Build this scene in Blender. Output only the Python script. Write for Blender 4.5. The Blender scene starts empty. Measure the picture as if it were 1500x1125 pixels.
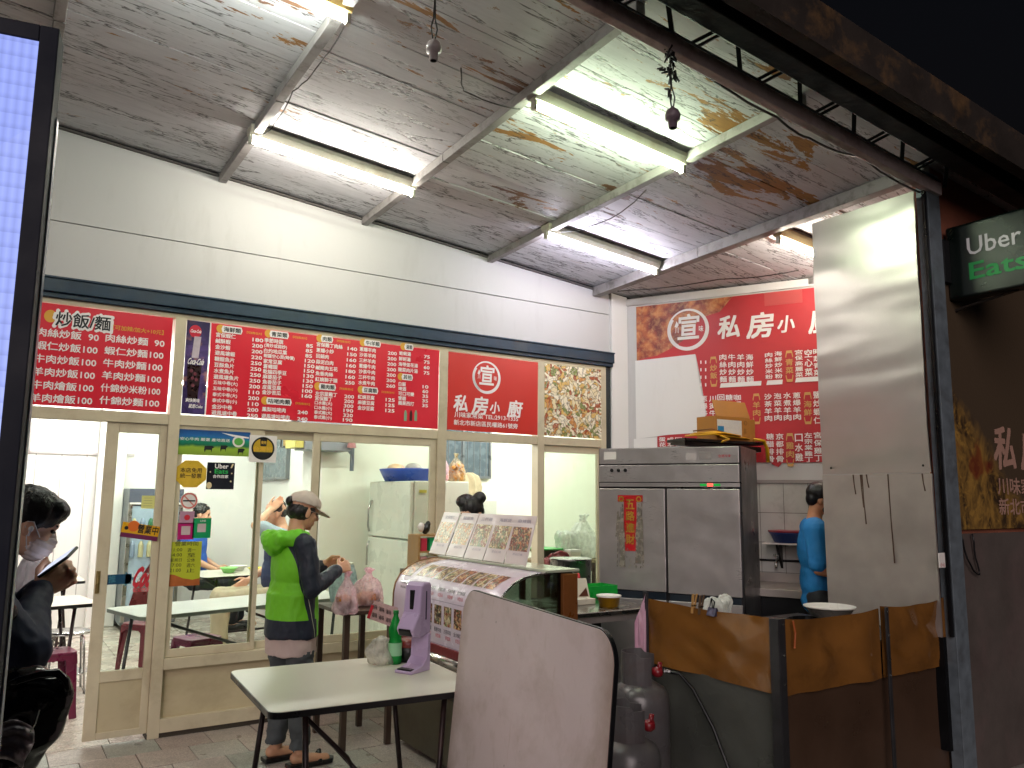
import bpy, math, random
import numpy as np
from mathutils import Vector, Matrix, noise
random.seed(7)
S = bpy.context.scene
COL = S.collection
R = math.radians

# ---------------------------------------------------------------- camera
F_PX, YAW, PITCH, ROLL = 1172.25, 0.579407, 0.139831, 0.00988
CAM = Vector((0.0, -5.759, 1.55))
_right = Vector((math.cos(YAW), -math.sin(YAW), 0))
FW = Vector((math.sin(YAW)*math.cos(PITCH), math.cos(YAW)*math.cos(PITCH), math.sin(PITCH)))
_up = _right.cross(FW)
RT = _right*math.cos(ROLL) + _up*math.sin(ROLL)
UP = -_right*math.sin(ROLL) + _up*math.cos(ROLL)
cam = bpy.data.cameras.new('camera'); camo = bpy.data.objects.new('camera', cam); COL.objects.link(camo)
m = Matrix((RT, UP, -FW)).transposed().to_4x4(); m.translation = CAM
camo.matrix_world = m
cam.sensor_fit = 'HORIZONTAL'; cam.sensor_width = 36; cam.lens = 36*F_PX/1500
cam.clip_start = 0.05; cam.clip_end = 500
S.camera = camo

# ---------------------------------------------------------------- world, street fill lamp, exposure
w = bpy.data.worlds.new('World'); S.world = w; w.use_nodes = True
nt = w.node_tree; nt.nodes.clear()
o = nt.nodes.new('ShaderNodeOutputWorld'); bg = nt.nodes.new('ShaderNodeBackground'); sk = nt.nodes.new('ShaderNodeTexSky')
sk.sky_type = 'NISHITA'; sk.sun_disc = False; sk.sun_elevation = R(-4); sk.sun_rotation = R(200)
bg.inputs['Strength'].default_value = 0.15
nt.links.new(sk.outputs[0], bg.inputs[0]); nt.links.new(bg.outputs[0], o.inputs[0])
sun = bpy.data.lights.new('sun', 'SUN'); sun.energy = 1.0; sun.angle = R(40); sun.color = (1.0, 0.86, 0.84)  # pinkish sun lamp added as fill in place of the night street light
street_fill_ob = bpy.data.objects.new('sun', sun); COL.objects.link(street_fill_ob)
street_fill_ob.rotation_euler = Vector((0.75, 0.9, -0.42)).to_track_quat('-Z', 'Y').to_euler()
S.view_settings.view_transform = 'Standard'; S.view_settings.look = 'None'
S.view_settings.exposure = 0.6; S.view_settings.gamma = 1.0; S.view_settings.use_curve_mapping = False
S.render.engine = 'CYCLES'
S.cycles.use_denoising = True; S.cycles.max_bounces = 7; S.cycles.diffuse_bounces = 4
S.cycles.transparent_max_bounces = 16; S.cycles.caustics_reflective = False; S.cycles.caustics_refractive = False
S.cycles.sample_clamp_indirect = 4.0; S.cycles.use_light_tree = True

# ---------------------------------------------------------------- where a line of sight meets a plane
def ray(x, y): return FW*F_PX + RT*(x-750) - UP*(y-562.5)
def onY(x, y, Y=0.0): d = ray(x, y); return CAM + d*((Y-CAM.y)/d.y)
def onX(x, y, X): d = ray(x, y); return CAM + d*((X-CAM.x)/d.x)
def onZ(x, y, Z=0.0): d = ray(x, y); return CAM + d*((Z-CAM.z)/d.z)
def ceil_z(x, y): return 3.937 - 0.0892*x - 0.03*y

# ---------------------------------------------------------------- materials
def lin(h):
    if isinstance(h, (tuple, list)): return (h[0], h[1], h[2], 1)
    h = h.lstrip('#'); v = [int(h[i:i+2], 16)/255 for i in (0, 2, 4)]
    return tuple((c/12.92 if c <= 0.04045 else ((c+0.055)/1.055)**2.4) for c in v) + (1,)
class NT:
    def __init__(s, name):
        s.m = bpy.data.materials.new(name); s.m.use_nodes = True; s.t = s.m.node_tree; s.t.nodes.clear()
        s.out = s.n('ShaderNodeOutputMaterial')
    def n(s, typ, **kw):
        x = s.t.nodes.new(typ)
        for k, v in kw.items(): setattr(x, k, v)
        return x
    def l(s, a, b): s.t.links.new(a, b)
    def geo(s): return s.n('ShaderNodeNewGeometry').outputs['Position']
    def obj(s): return s.n('ShaderNodeTexCoord').outputs['Object']
    def vmul(s, v, sc):
        x = s.n('ShaderNodeMapping'); s.l(v, x.inputs[0]); x.inputs['Scale'].default_value = sc; return x.outputs[0]
    def noise(s, vec, scale, detail=4, rough=.55, dist=0):
        x = s.n('ShaderNodeTexNoise'); s.l(vec, x.inputs['Vector']); x.inputs['Scale'].default_value = scale
        x.inputs['Detail'].default_value = detail; x.inputs['Roughness'].default_value = rough; x.inputs['Distortion'].default_value = dist
        return x.outputs[0]
    def vor(s, vec, scale, feature='F1', out='Distance'):
        x = s.n('ShaderNodeTexVoronoi'); x.feature = feature; s.l(vec, x.inputs['Vector']); x.inputs['Scale'].default_value = scale
        return x.outputs[out]
    def ramp(s, fac, stops, interp='LINEAR'):
        x = s.n('ShaderNodeValToRGB'); s.l(fac, x.inputs[0]); r = x.color_ramp; r.interpolation = interp
        while len(r.elements) > 1: r.elements.remove(r.elements[-1])
        for i, (p, c) in enumerate(stops):
            e = r.elements[0] if i == 0 else r.elements.new(p)
            e.position = p; e.color = lin(c) if not isinstance(c, (int, float)) else (c, c, c, 1)
        return x.outputs[0]
    def mix(s, fac, a, b, mode='MIX'):
        x = s.n('ShaderNodeMix', data_type='RGBA', blend_type=mode)
        for i, v in ((0, fac), (6, a), (7, b)):
            if isinstance(v, (int, float)): x.inputs[i].default_value = v if i == 0 else (v, v, v, 1)
            elif isinstance(v, (str, tuple)): x.inputs[i].default_value = lin(v)
            else: s.l(v, x.inputs[i])
        return x.outputs[2]
    def math(s, op, a, b=0.0, c=None):
        x = s.n('ShaderNodeMath', operation=op)
        for i, v in enumerate((a, b, c)):
            if v is None: continue
            if isinstance(v, (int, float)): x.inputs[i].default_value = v
            else: s.l(v, x.inputs[i])
        return x.outputs[0]
    def xyz(s, v):
        x = s.n('ShaderNodeSeparateXYZ'); s.l(v, x.inputs[0]); return x.outputs
    def bsdf(s, col, rough=.5, metal=0, bump=None, bstr=.3, bdist=.01, **kw):
        p = s.n('ShaderNodeBsdfPrincipled')
        for k, v in (('Base Color', col), ('Roughness', rough), ('Metallic', metal)):
            if isinstance(v, (int, float)): p.inputs[k].default_value = v if k != 'Base Color' else (v, v, v, 1)
            elif isinstance(v, (str, tuple)): p.inputs[k].default_value = lin(v)
            else: s.l(v, p.inputs[k])
        for k, v in kw.items():
            k = k.replace('_', ' ')
            if hasattr(v, 'default_value') and not isinstance(v, (int, float)): s.l(v, p.inputs[k])
            else: p.inputs[k].default_value = v
        if bump is not None:
            b = s.n('ShaderNodeBump'); s.l(bump, b.inputs['Height']); b.inputs['Strength'].default_value = bstr; b.inputs['Distance'].default_value = bdist
            s.l(b.outputs[0], p.inputs['Normal'])
        s.l(p.outputs[0], s.out.inputs[0]); return p
_m = {}
def M(name, col, rough=.5, metal=0, var=.12, sc=6, bump=.1, bsc=60, dirt=None, dirtamt=.5, dsc=3, rv=.12, **kw):
    if name in _m: return _m[name]
    t = NT(name); P = t.obj()
    n1 = t.noise(P, sc, 5); n2 = t.noise(P, bsc, 3)
    c = t.mix(1, lin(col)[:3], t.ramp(n1, [(.3, 1-var), (.7, 1+0*var)]), 'MULTIPLY')
    if dirt:
        d = t.noise(P, dsc, 8, .65, .3); c = t.mix(t.ramp(d, [(.5, 0.), (.72, float(dirtamt))]), c, dirt)
    r = t.ramp(n1, [(.3, max(0, rough-rv)), (.7, min(1, rough+rv))])
    t.bsdf(c, r, metal, n2, bump, .004, **kw)
    _m[name] = t.m; return t.m
def EM(name, col, strength):
    if name in _m: return _m[name]
    t = NT(name); e = t.n('ShaderNodeEmission'); e.inputs[0].default_value = lin(col); e.inputs[1].default_value = strength
    t.l(e.outputs[0], t.out.inputs[0]); _m[name] = t.m; return t.m
def GLASS(name, tint='#eef4ee', refl=.08, haze=0.0):
    if name in _m: return _m[name]
    t = NT(name); tr = t.n('ShaderNodeBsdfTransparent'); tr.inputs[0].default_value = lin(tint)
    g = t.n('ShaderNodeBsdfGlossy'); g.inputs['Roughness'].default_value = .03
    fr = t.n('ShaderNodeFresnel'); fr.inputs[0].default_value = 1.45
    mx = t.n('ShaderNodeMixShader'); t.l(t.math('MULTIPLY', fr.outputs[0], refl/.08*.7), mx.inputs[0]); t.l(tr.outputs[0], mx.inputs[1]); t.l(g.outputs[0], mx.inputs[2])
    last = mx.outputs[0]
    if haze:
        d = t.n('ShaderNodeBsdfDiffuse'); d.inputs[0].default_value = (.8, .8, .8, 1)
        m2 = t.n('ShaderNodeMixShader'); m2.inputs[0].default_value = haze; t.l(last, m2.inputs[1]); t.l(d.outputs[0], m2.inputs[2]); last = m2.outputs[0]
    t.l(last, t.out.inputs[0]); _m[name] = t.m; return t.m
def PLASTIC(name, col, tr=.5):
    if name in _m: return _m[name]
    t = NT(name); a = t.n('ShaderNodeBsdfTransparent'); a.inputs[0].default_value = lin(col)
    p = t.bsdf(col, .25, 0, t.noise(t.obj(), 30, 4), .8, .01, Transmission_Weight=0.0)
    q = t.n('ShaderNodeBsdfTranslucent'); q.inputs[0].default_value = lin(col)
    m1 = t.n('ShaderNodeMixShader'); m1.inputs[0].default_value = .4; t.l(p.outputs[0], m1.inputs[1]); t.l(q.outputs[0], m1.inputs[2])
    m2 = t.n('ShaderNodeMixShader')
    f = t.ramp(t.noise(t.obj(), 14, 5, .6, .5), [(.35, max(0, tr-.25)), (.65, min(1, tr+.2))])
    t.l(f, m2.inputs[0]); t.l(m1.outputs[0], m2.inputs[1]); t.l(a.outputs[0], m2.inputs[2])
    t.l(m2.outputs[0], t.out.inputs[0]); _m[name] = t.m; return t.m

# ---------------------------------------------------------------- mesh helpers
WM = {}
class MB:
    def __init__(s): s.v = []; s.f = []; s.mi = []
    def add(s, vs, fs, mi=0):
        k = len(s.v); s.v += [Vector(v) for v in vs]; s.f += [tuple(i+k for i in f) for f in fs]; s.mi += [mi]*len(fs); return s
    def box(s, x0, x1, y0, y1, z0, z1, mi=0):
        if x0 > x1: x0, x1 = x1, x0
        if y0 > y1: y0, y1 = y1, y0
        if z0 > z1: z0, z1 = z1, z0
        return s.add([(x0,y0,z0),(x1,y0,z0),(x1,y1,z0),(x0,y1,z0),(x0,y0,z1),(x1,y0,z1),(x1,y1,z1),(x0,y1,z1)],
                     [(0,3,2,1),(4,5,6,7),(0,1,5,4),(1,2,6,5),(2,3,7,6),(3,0,4,7)], mi)
    def obox(s, c, ax, ay, az, mi=0):   # centre and three half vectors
        c, ax, ay, az = Vector(c), Vector(ax), Vector(ay), Vector(az)
        p = [c+ax*i+ay*j+az*k for k in (-1,1) for i, j in ((-1,-1),(1,-1),(1,1),(-1,1))]
        return s.add(p, [(0,3,2,1),(4,5,6,7),(0,1,5,4),(1,2,6,5),(2,3,7,6),(3,0,4,7)], mi)
    def bar(s, p0, p1, wd, ht, up=(0,0,1), mi=0):
        p0, p1 = Vector(p0), Vector(p1); d = p1-p0; L = d.length/2; d.normalize()
        u = Vector(up); sd = d.cross(u)
        if sd.length < 1e-4: sd = d.cross(Vector((1,0,0)))
        sd.normalize(); u = sd.cross(d)
        return s.obox((p0+p1)/2, d*L, sd*wd/2, u*ht/2, mi)
    def tube(s, pts, r, n=10, cap=True, mi=0, flat=1.0):
        pts = [Vector(p) for p in pts]; rs = r if isinstance(r, (list, tuple)) else [r]*len(pts)
        rings = []; u = None
        for i, p in enumerate(pts):
            d = (pts[min(i+1, len(pts)-1)]-pts[max(i-1, 0)]).normalized()
            if u is None:
                u = d.cross(Vector((0,0,1)))
                if u.length < .1: u = d.cross(Vector((1,0,0)))
            else: u = u - d*u.dot(d)
            u.normalize(); v = d.cross(u)
            rings.append([p + (u*math.cos(2*math.pi*k/n)+v*math.sin(2*math.pi*k/n)*flat)*rs[i] for k in range(n)])
        vs = [q for rg in rings for q in rg]; fs = []
        for i in range(len(pts)-1):
            for k in range(n): fs.append((i*n+k, i*n+(k+1)%n, (i+1)*n+(k+1)%n, (i+1)*n+k))
        if cap: fs += [tuple(range(n-1, -1, -1)), tuple((len(pts)-1)*n+k for k in range(n))]
        return s.add(vs, fs, mi)
    def lathe(s, prof, c=(0,0,0), n=20, sx=1, sy=1, mi=0):
        c = Vector(c); vs = []; fs = []
        for r, z in prof:
            for k in range(n): vs.append(c+Vector((r*sx*math.cos(2*math.pi*k/n), r*sy*math.sin(2*math.pi*k/n), z)))
        for i in range(len(prof)-1):
            for k in range(n): fs.append((i*n+k, i*n+(k+1)%n, (i+1)*n+(k+1)%n, (i+1)*n+k))
        if prof[0][0] > 1e-5: fs.append(tuple(range(n-1, -1, -1)))
        if prof[-1][0] > 1e-5: fs.append(tuple((len(prof)-1)*n+k for k in range(n)))
        return s.add(vs, fs, mi)
    def prism(s, poly, d, mi=0):      # 3-D polygon swept along d
        n = len(poly); P = [Vector(p) for p in poly]; d = Vector(d)
        return s.add(P+[p+d for p in P], [tuple(range(n-1, -1, -1)), tuple(range(n, 2*n))]+[(i, (i+1)%n, (i+1)%n+n, i+n) for i in range(n)], mi)
    def ell(s, c, r, rot=None, n=16, mi=0):
        c = Vector(c); r = Vector((r, r, r)) if isinstance(r, (int, float)) else Vector(r); rot = rot or Matrix.Identity(3)
        vs = []; fs = []; h = n//2
        for i in range(h+1):
            a = math.pi*i/h
            for k in range(n):
                b = 2*math.pi*k/n; vs.append(c + rot @ Vector((r.x*math.sin(a)*math.cos(b), r.y*math.sin(a)*math.sin(b), r.z*math.cos(a))))
        for i in range(h):
            for k in range(n): fs.append((i*n+k, (i+1)*n+k, (i+1)*n+(k+1)%n, i*n+(k+1)%n))
        return s.add(vs, fs, mi)
    def cap(s, p0, r0, p1, r1, n=12): # tapered capsule, closed
        s.tube([p0, p1], [r0, r1], n); s.ell(p0, r0, n=n); s.ell(p1, r1, n=n); return s
    def build(s, name, mat, parent=None, world=True, bev=0, smooth=False, seg=2):
        me = bpy.data.meshes.new(name)
        vs = s.v
        if parent is not None and world and parent in WM:
            inv = WM[parent].inverted(); vs = [inv @ v for v in vs]
        me.from_pydata([tuple(v) for v in vs], [], s.f)
        mats = mat if isinstance(mat, (list, tuple)) else [mat]
        for mm in mats: me.materials.append(mm)
        if len(mats) > 1: me.polygons.foreach_set('material_index', s.mi)
        if smooth: me.polygons.foreach_set('use_smooth', [True]*len(me.polygons))
        me.update()
        ob = bpy.data.objects.new(name, me); COL.objects.link(ob)
        if parent is not None: ob.parent = parent; WM[ob] = WM[parent]
        else: WM[ob] = Matrix.Identity(4)
        if bev:
            b = ob.modifiers.new('bevel', 'BEVEL'); b.width = bev; b.segments = seg; b.limit_method = 'ANGLE'; b.angle_limit = R(50); b.use_clamp_overlap = True
            b.harden_normals = False
        return ob
def thing(name, label, cat, loc=(0,0,0), rz=0, group=None):
    o = bpy.data.objects.new(name, None); COL.objects.link(o); o.empty_display_size = .1
    o.location = loc; o.rotation_euler = (0, 0, rz); WM[o] = Matrix.Translation(Vector(loc)) @ Matrix.Rotation(rz, 4, 'Z')
    o['label'] = label; o['category'] = cat
    if group: o['group'] = group
    return o
def tag(o, label, cat, group=None):
    o['label'] = label; o['category'] = cat
    if group: o['group'] = group
    return o
def struct(o): o['kind'] = 'structure'; return o
def stuff(o): o['kind'] = 'stuff'; return o
def dup(root, loc, rz, label):
    r = root.copy(); COL.objects.link(r); r.location = loc; r.rotation_euler = (0, 0, rz); r['label'] = label
    for ch in list(root.children):
        c = ch.copy(); COL.objects.link(c); c.parent = r
        for g in ch.children:
            d = g.copy(); COL.objects.link(d); d.parent = c
    return r
def displace(me, fn):
    n = len(me.vertices); co = np.empty(n*3, 'f'); no = np.empty(n*3, 'f')
    me.vertices.foreach_get('co', co); me.vertices.foreach_get('normal', no); co = co.reshape(-1, 3); no = no.reshape(-1, 3)
    d = np.array([fn(c) for c in co.tolist()], 'f'); co += no*d[:, None]
    me.vertices.foreach_set('co', co.ravel()); me.update()
def remesh(mb, name, mat, parent, voxel=.006, smooth_it=4, disp=0, dsc=8, mats_fn=None, decimate=0, axis_sc=(1,1,1)):
    ob = mb.build(name, mat, None)
    r = ob.modifiers.new('r', 'REMESH'); r.mode = 'VOXEL'; r.voxel_size = voxel; r.use_smooth_shade = True
    s_ = ob.modifiers.new('s', 'SMOOTH'); s_.factor = .5; s_.iterations = smooth_it
    if decimate:
        d = ob.modifiers.new('d', 'DECIMATE'); d.ratio = decimate
    dg = bpy.context.evaluated_depsgraph_get(); dg.update()
    me = bpy.data.meshes.new_from_object(ob.evaluated_get(dg))
    ob.modifiers.clear(); old = ob.data; ob.data = me; bpy.data.meshes.remove(old); me.name = name
    if disp:
        displace(me, lambda c: disp*noise.fractal(Vector((c[0]*axis_sc[0], c[1]*axis_sc[1], c[2]*axis_sc[2]))*dsc, 1, 2, 4))
    me.polygons.foreach_set('use_smooth', [True]*len(me.polygons))
    if parent is not None:
        me.transform(WM[parent].inverted()); ob.parent = parent; WM[ob] = WM[parent]
    return ob

# ---------------------------------------------------------------- lettering
_tc = {}
def glyphs(body, bold=0, res=2):
    k = body
    if k in _tc: return _tc[k]
    c = bpy.data.curves.new('t', 'FONT'); c.body = body; c.size = 1; c.resolution_u = res
    ob = bpy.data.objects.new('t', c); COL.objects.link(ob)
    dg = bpy.context.evaluated_depsgraph_get(); dg.update()
    me = bpy.data.meshes.new_from_object(ob.evaluated_get(dg))
    vs = [tuple(v.co) for v in me.vertices]; fs = [tuple(p.vertices) for p in me.polygons]
    bpy.data.objects.remove(ob); bpy.data.curves.remove(c); bpy.data.meshes.remove(me)
    _tc[k] = (vs, fs); return _tc[k]
class Plane:      # a printed face: o lower-left corner, ux to the right, uz up, slightly proud
    def __init__(s, o, ux, uz, off=.003):
        s.o = Vector(o); s.ux = Vector(ux).normalized(); s.uz = Vector(uz).normalized(); s.n = s.ux.cross(s.uz); s.off = off
    def P(s, u, v, w=0): return s.o + s.ux*u + s.uz*v + s.n*(s.off+w)
    def text(s, mb, body, u0, v0, h, wd=None, bold=.012, w=0, mi=0, shear=0, wave=0, cx=False):
        vs, fs = glyphs(body, bold)
        if not vs: return
        xs = [v[0] for v in vs]; ys = [v[1] for v in vs]; x0, x1, y0, y1 = min(xs), max(xs), min(ys), max(ys)
        sy = h/max(1e-6, y1-y0); sx = sy if wd is None else wd/max(1e-6, x1-x0)
        if cx: u0 = u0-(x1-x0)*sx/2
        k_ = [(0, 0)]
        if bold > .004: k_ = [(bold*math.cos(a_), bold*math.sin(a_)) for a_ in ((.5, 2.6, 4.7) if bold < .02 else (.8, 2.36, 3.93, 5.5) if bold < .05 else [q*.785 for q in range(8)])]
        for i_, (dx, dy) in enumerate(k_):
            mb.add([s.P(u0+(v[0]-x0+dx)*sx+shear*(v[1]-y0)*sy, v0+(v[1]-y0+dy)*sy+wave*math.sin(v[0]*2.1)*h, w+.0001*i_) for v in vs], fs, mi)
    def rect(s, mb, u0, u1, v0, v1, w=0, mi=0): mb.add([s.P(u0,v0,w), s.P(u1,v0,w), s.P(u1,v1,w), s.P(u0,v1,w)], [(0,1,2,3)], mi)
    def poly(s, mb, pts, w=0, mi=0): mb.add([s.P(u, v, w) for u, v in pts], [tuple(range(len(pts)))], mi)
    def disc(s, mb, u, v, ru, rv=None, w=0, mi=0, n=28): rv = rv or ru; s.poly(mb, [(u+ru*math.cos(2*math.pi*k/n), v+rv*math.sin(2*math.pi*k/n)) for k in range(n)], w, mi)
    def ring(s, mb, u, v, r0, r1, w=0, mi=0, n=36, wob=0, arc=(0, 1)):
        vs = []; fs = []
        for k in range(n+1):
            a = 2*math.pi*(arc[0]+(arc[1]-arc[0])*k/n); ww = wob*(1+math.sin(a+2.4))*.5
            for r in (r0-ww*(r1-r0), r1): vs.append(s.P(u+r*math.cos(a), v+r*math.sin(a), w))
        for k in range(n): fs.append((2*k, 2*k+1, 2*k+3, 2*k+2))
        mb.add(vs, fs, mi)

# ================================================================ MATERIALS OF THE PLACE
def mat_peel():
    t = NT('peeling_paint'); P = t.geo(); x, y, z = t.xyz(P)
    st = t.vmul(P, (.35, 1.6, 1)); n = t.noise(st, 3.2, 9, .68, .4); big = t.noise(P, .9, 2)
    band = t.math('MULTIPLY', t.ramp(t.math('MULTIPLY', y, -1.0/3.6), [(.0, 0.), (.38, .25), (.55, 1.), (.85, 1.), (1, .7)]), 1)
    thr = t.math('ADD', n, t.math('ADD', t.math('MULTIPLY', band, .115), t.math('MULTIPLY', big, .12)))
    chip = t.ramp(thr, [(.728, 0.), (.735, 1.)])
    n3 = t.noise(t.vmul(P, (1, 2.5, 1)), 9, 7, .7, .3)
    small = t.ramp(t.math('ADD', n3, t.math('MULTIPLY', band, .035)), [(.675, 0.), (.685, 1.)])
    crk = t.noise(t.vmul(P, (.22, 1.5, 1)), 3.6, 6, .62, .25)
    cr = t.ramp(crk, [(.468, 0.), (.4805, 1.), (.483, 1.), (.4955, 0.)])
    crk2 = t.noise(t.vmul(P, (.18, 1.3, 1)), 5.3, 7, .6, .2)
    cr2 = t.ramp(crk2, [(.530, 0.), (.537, 1.), (.538, 1.), (.545, 0.)])
    base = t.mix(t.noise(P, 1.6, 5), '#cac8ce', '#e0e0e2')
    base = t.mix(t.ramp(t.noise(t.vmul(P, (.5, 3, 1)), 7, 6, .7), [(.4, 0.), (.75, .35)]), base, '#96949a')
    wood = t.mix(t.noise(t.vmul(P, (2, 14, 1)), 6, 4), '#b98640', '#8a5f3a')
    red = t.mix(t.noise(P, 20, 4), '#7c5a52', '#5a4644')
    c = t.mix(t.ramp(t.noise(P, .8, 2), [(.42, 0.), (.55, 1.)]), red, wood)
    col = t.mix(t.math('MAXIMUM', chip, t.math('MULTIPLY', small, .8)), base, c)
    col = t.mix(t.math('MULTIPLY', t.math('MAXIMUM', cr, t.math('MULTIPLY', cr2, .6)), .9), col, '#2c2727')
    hgt = t.math('SUBTRACT', t.math('SUBTRACT', 1, t.math('MULTIPLY', t.math('MAXIMUM', chip, small), .6)), t.math('MULTIPLY', cr, .8))
    hgt = t.math('ADD', hgt, t.math('MULTIPLY', t.noise(st, 12, 6), .35))
    t.bsdf(col, .62, 0, hgt, .55, .006); return t.m
def mat_wall(name, c1, c2, stain='#8b8778', amt=.35):
    t = NT(name); P = t.geo(); n = t.noise(P, 1.1, 5, .6); s_ = t.noise(t.vmul(P, (2.2, 2.2, .5)), 2.2, 8, .65, .3)
    col = t.mix(n, c1, c2); col = t.mix(t.ramp(s_, [(.55, 0.), (.8, amt)]), col, stain)
    t.bsdf(col, .55, 0, t.noise(P, 40, 5), .12, .004); return t.m
def mat_tile(name, cols, rough=.35):
    t = NT(name); P = t.obj(); G = t.geo(); rnd = t.n('ShaderNodeObjectInfo').outputs['Random']
    base = t.ramp(rnd, [(i/len(cols), c) for i, c in enumerate(cols)], 'CONSTANT')
    sp = t.vor(G, 190, 'F1', 'Color'); spk = t.ramp(t.xyz(sp)[0], [(.35, .72), (.7, 1.), (.9, 1.18)])
    col = t.mix(1, base, spk, 'MULTIPLY')
    col = t.mix(t.ramp(t.noise(G, 2.3, 8, .7), [(.42, 0.), (.7, .4)]), col, '#6d6055')
    t.bsdf(col, t.ramp(t.noise(G, 5, 4), [(.3, rough-.1), (.7, rough+.2)]), 0, t.noise(G, 120, 3), .12, .002); return t.m
def mat_steel(name, col='#a9a3a3', rough=.3, wave=.5, dirt=.25, an=(.6, .6, 14)):
    t = NT(name); P = t.obj()
    br = t.noise(t.vmul(P, an), 30, 4); wv = t.noise(t.vmul(P, (.8, .8, 1.0)), 2.3, 2)
    sm = t.noise(P, 3.5, 4, .5)
    c = t.mix(t.ramp(sm, [(.35, 0.), (.85, dirt)]), col, '#5e5753')
    r = t.math('ADD', t.math('MULTIPLY', br, .14), t.math('ADD', rough-.07, t.math('MULTIPLY', t.ramp(sm, [(.3, 0.), (.8, 1.)]), .07)))
    h = t.math('ADD', t.math('MULTIPLY', wv, 1.0), t.math('MULTIPLY', br, .001))
    t.bsdf(c, r, 1.0, h, wave, .05); return t.m
def mat_food(name, cols, scale=55, dist=2.5):
    t = NT(name); P = t.obj(); nz = t.n('ShaderNodeTexNoise'); t.l(P, nz.inputs[0]); nz.inputs['Scale'].default_value = scale*.25; nz.inputs['Detail'].default_value = 5
    v = t.n('ShaderNodeVectorMath', operation='MULTIPLY_ADD'); t.l(nz.outputs[1], v.inputs[0]); v.inputs[1].default_value = (dist/scale*2,)*3; t.l(P, v.inputs[2])
    vo = t.vor(v.outputs[0], scale, 'F1', 'Color'); d = t.vor(v.outputs[0], scale, 'DISTANCE_TO_EDGE')
    k = t.xyz(vo)[0]
    c = t.ramp(k, [((i+.0)/len(cols), q) for i, q in enumerate(cols)], 'CONSTANT')
    c = t.mix(t.ramp(d, [(0, .75), (.12, 0.)]), c, '#3b2a1c'); c = t.mix(t.ramp(t.noise(P, scale*1.5, 3), [(.5, 0.), (.75, .6)]), c, '#efe3c8')
    t.bsdf(c, .35); return t.m
peel = mat_peel()
wall_m = mat_wall('painted_panel', '#c2c0bf', '#cccac8', '#8f8a80', .25)
white_in = mat_wall('white_room_wall', '#e4e4e2', '#eceae6', '#c9c2b8', .2)
white_k = mat_wall('pale_green_wall', '#dfe3d4', '#e6e8dc', '#b9b8a0', .25)
cream = M('cream_frame', '#cdc2a6', .42, 0, .08, 5, .08, 40, '#7d6648', .30, 4)
cream_p = M('cream_panel', '#c4b796', .5, 0, .10, 3, .1, 30, '#8a7350', .4, 2)
blue_b = M('blue_beam_paint', '#0c2c42', .45, 0, .25, 7, .2, 30, '#0c1d2b', .7, 5)
tile_o = mat_tile('granite_tile', ['#b5b1a8', '#bcb0a6', '#a9aca2', '#c0b4ac', '#b2afa8', '#b5a69d'])
tile_i = mat_tile('room_tile', ['#dbd2c4', '#d4c5b9', '#ddd5c8', '#d8ccc0'], .22)
grout = M('grout', '#4c443c', .8)
steel = mat_steel('brushed_steel', '#bab4b2', .30, .10, .12)
steel2 = mat_steel('steel_lower_panel', '#b3aba5', .42, .2, .4)
for n__ in steel2.node_tree.nodes:
    if n__.type == 'BSDF_PRINCIPLED': n__.inputs['Metallic'].default_value = .6
fsteel = mat_steel('fridge_steel', '#cac5c4', .28, .5, .45)
for n__ in fsteel.node_tree.nodes:
    if n__.type == 'BSDF_PRINCIPLED': n__.inputs['Metallic'].default_value = .72
dkmetal = M('dark_metal', '#1b1d20', .4, .6, .2)
blackp = M('black_plastic', '#0e0f12', .35)
rustbeam = M('rust_white_beam', '#d2c0be', .6, 0, .2, 6, .5, 30, '#6b4a3c', .55, 6)
darkbeam = M('dark_teal_beam', '#12181b', .6, .2, .3, 6, .4, 30, '#2d1c14', .6, 8)
rust = M('rusty_gutter', '#2b221c', .75, .0, .5, 3, .7, 25, '#7a5a34', .6, 4)
galv = M('galvanised', '#77828a', .45, .25, .3, 14, .2, 40, '#3b3431', .6, 5)
TILEW = M('white_tile', '#c9c8c4', .18, 0, .06, 4, .03, 20, '#84807a', .35, 5)
paper = M('paper_white', '#e8e4de', .6)
redp = M('red_print', '#d8283a', .34, 0, .08, 2, .02, 10)
redp2 = M('red_print_wall', '#bf2b33', .45, 0, .10, 2, .02, 10, '#8e1d24', .5, 1.5)
redp3 = M('red_print_logo', '#c9362f', .36, 0, .06, 2, .02, 10)
ink_w = M('white_ink', '#f1ecea', .5, 0, .03, 3, 0)
ink_k = M('black_ink', '#15181c', .5, 0, .1, 3, 0)
ink_y = M('yellow_ink', '#e0a63a', .5, 0, .1, 3, 0)
ink_r = M('red_ink', '#c62a3a', .5, 0, .1, 3, 0)
food1 = mat_food('noodle_photo', ['#e6d9b0', '#f0e8cf', '#d9b566', '#c98b4a', '#f3ecd6', '#7d8a4a', '#e9dfc0', '#a5532e'], 26, 3)
food2 = mat_food('dish_photo', ['#6b4a32', '#a9713f', '#c9a878', '#54633a', '#7c2f22', '#d8c9a0', '#3a2c22'], 60, 2.5)
food3 = mat_food('fried_photo', ['#8a4a2a', '#a3552c', '#7a2b22', '#bb7a3f', '#8e3026', '#5b2018'], 11, 2)
food4 = mat_food('faded_dish_photo', ['#c9b49a', '#d8a06a', '#bfae94', '#c98a60', '#e0d4bc', '#a89a80', '#d0b080'], 55, 2)
wtube = {}

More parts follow.
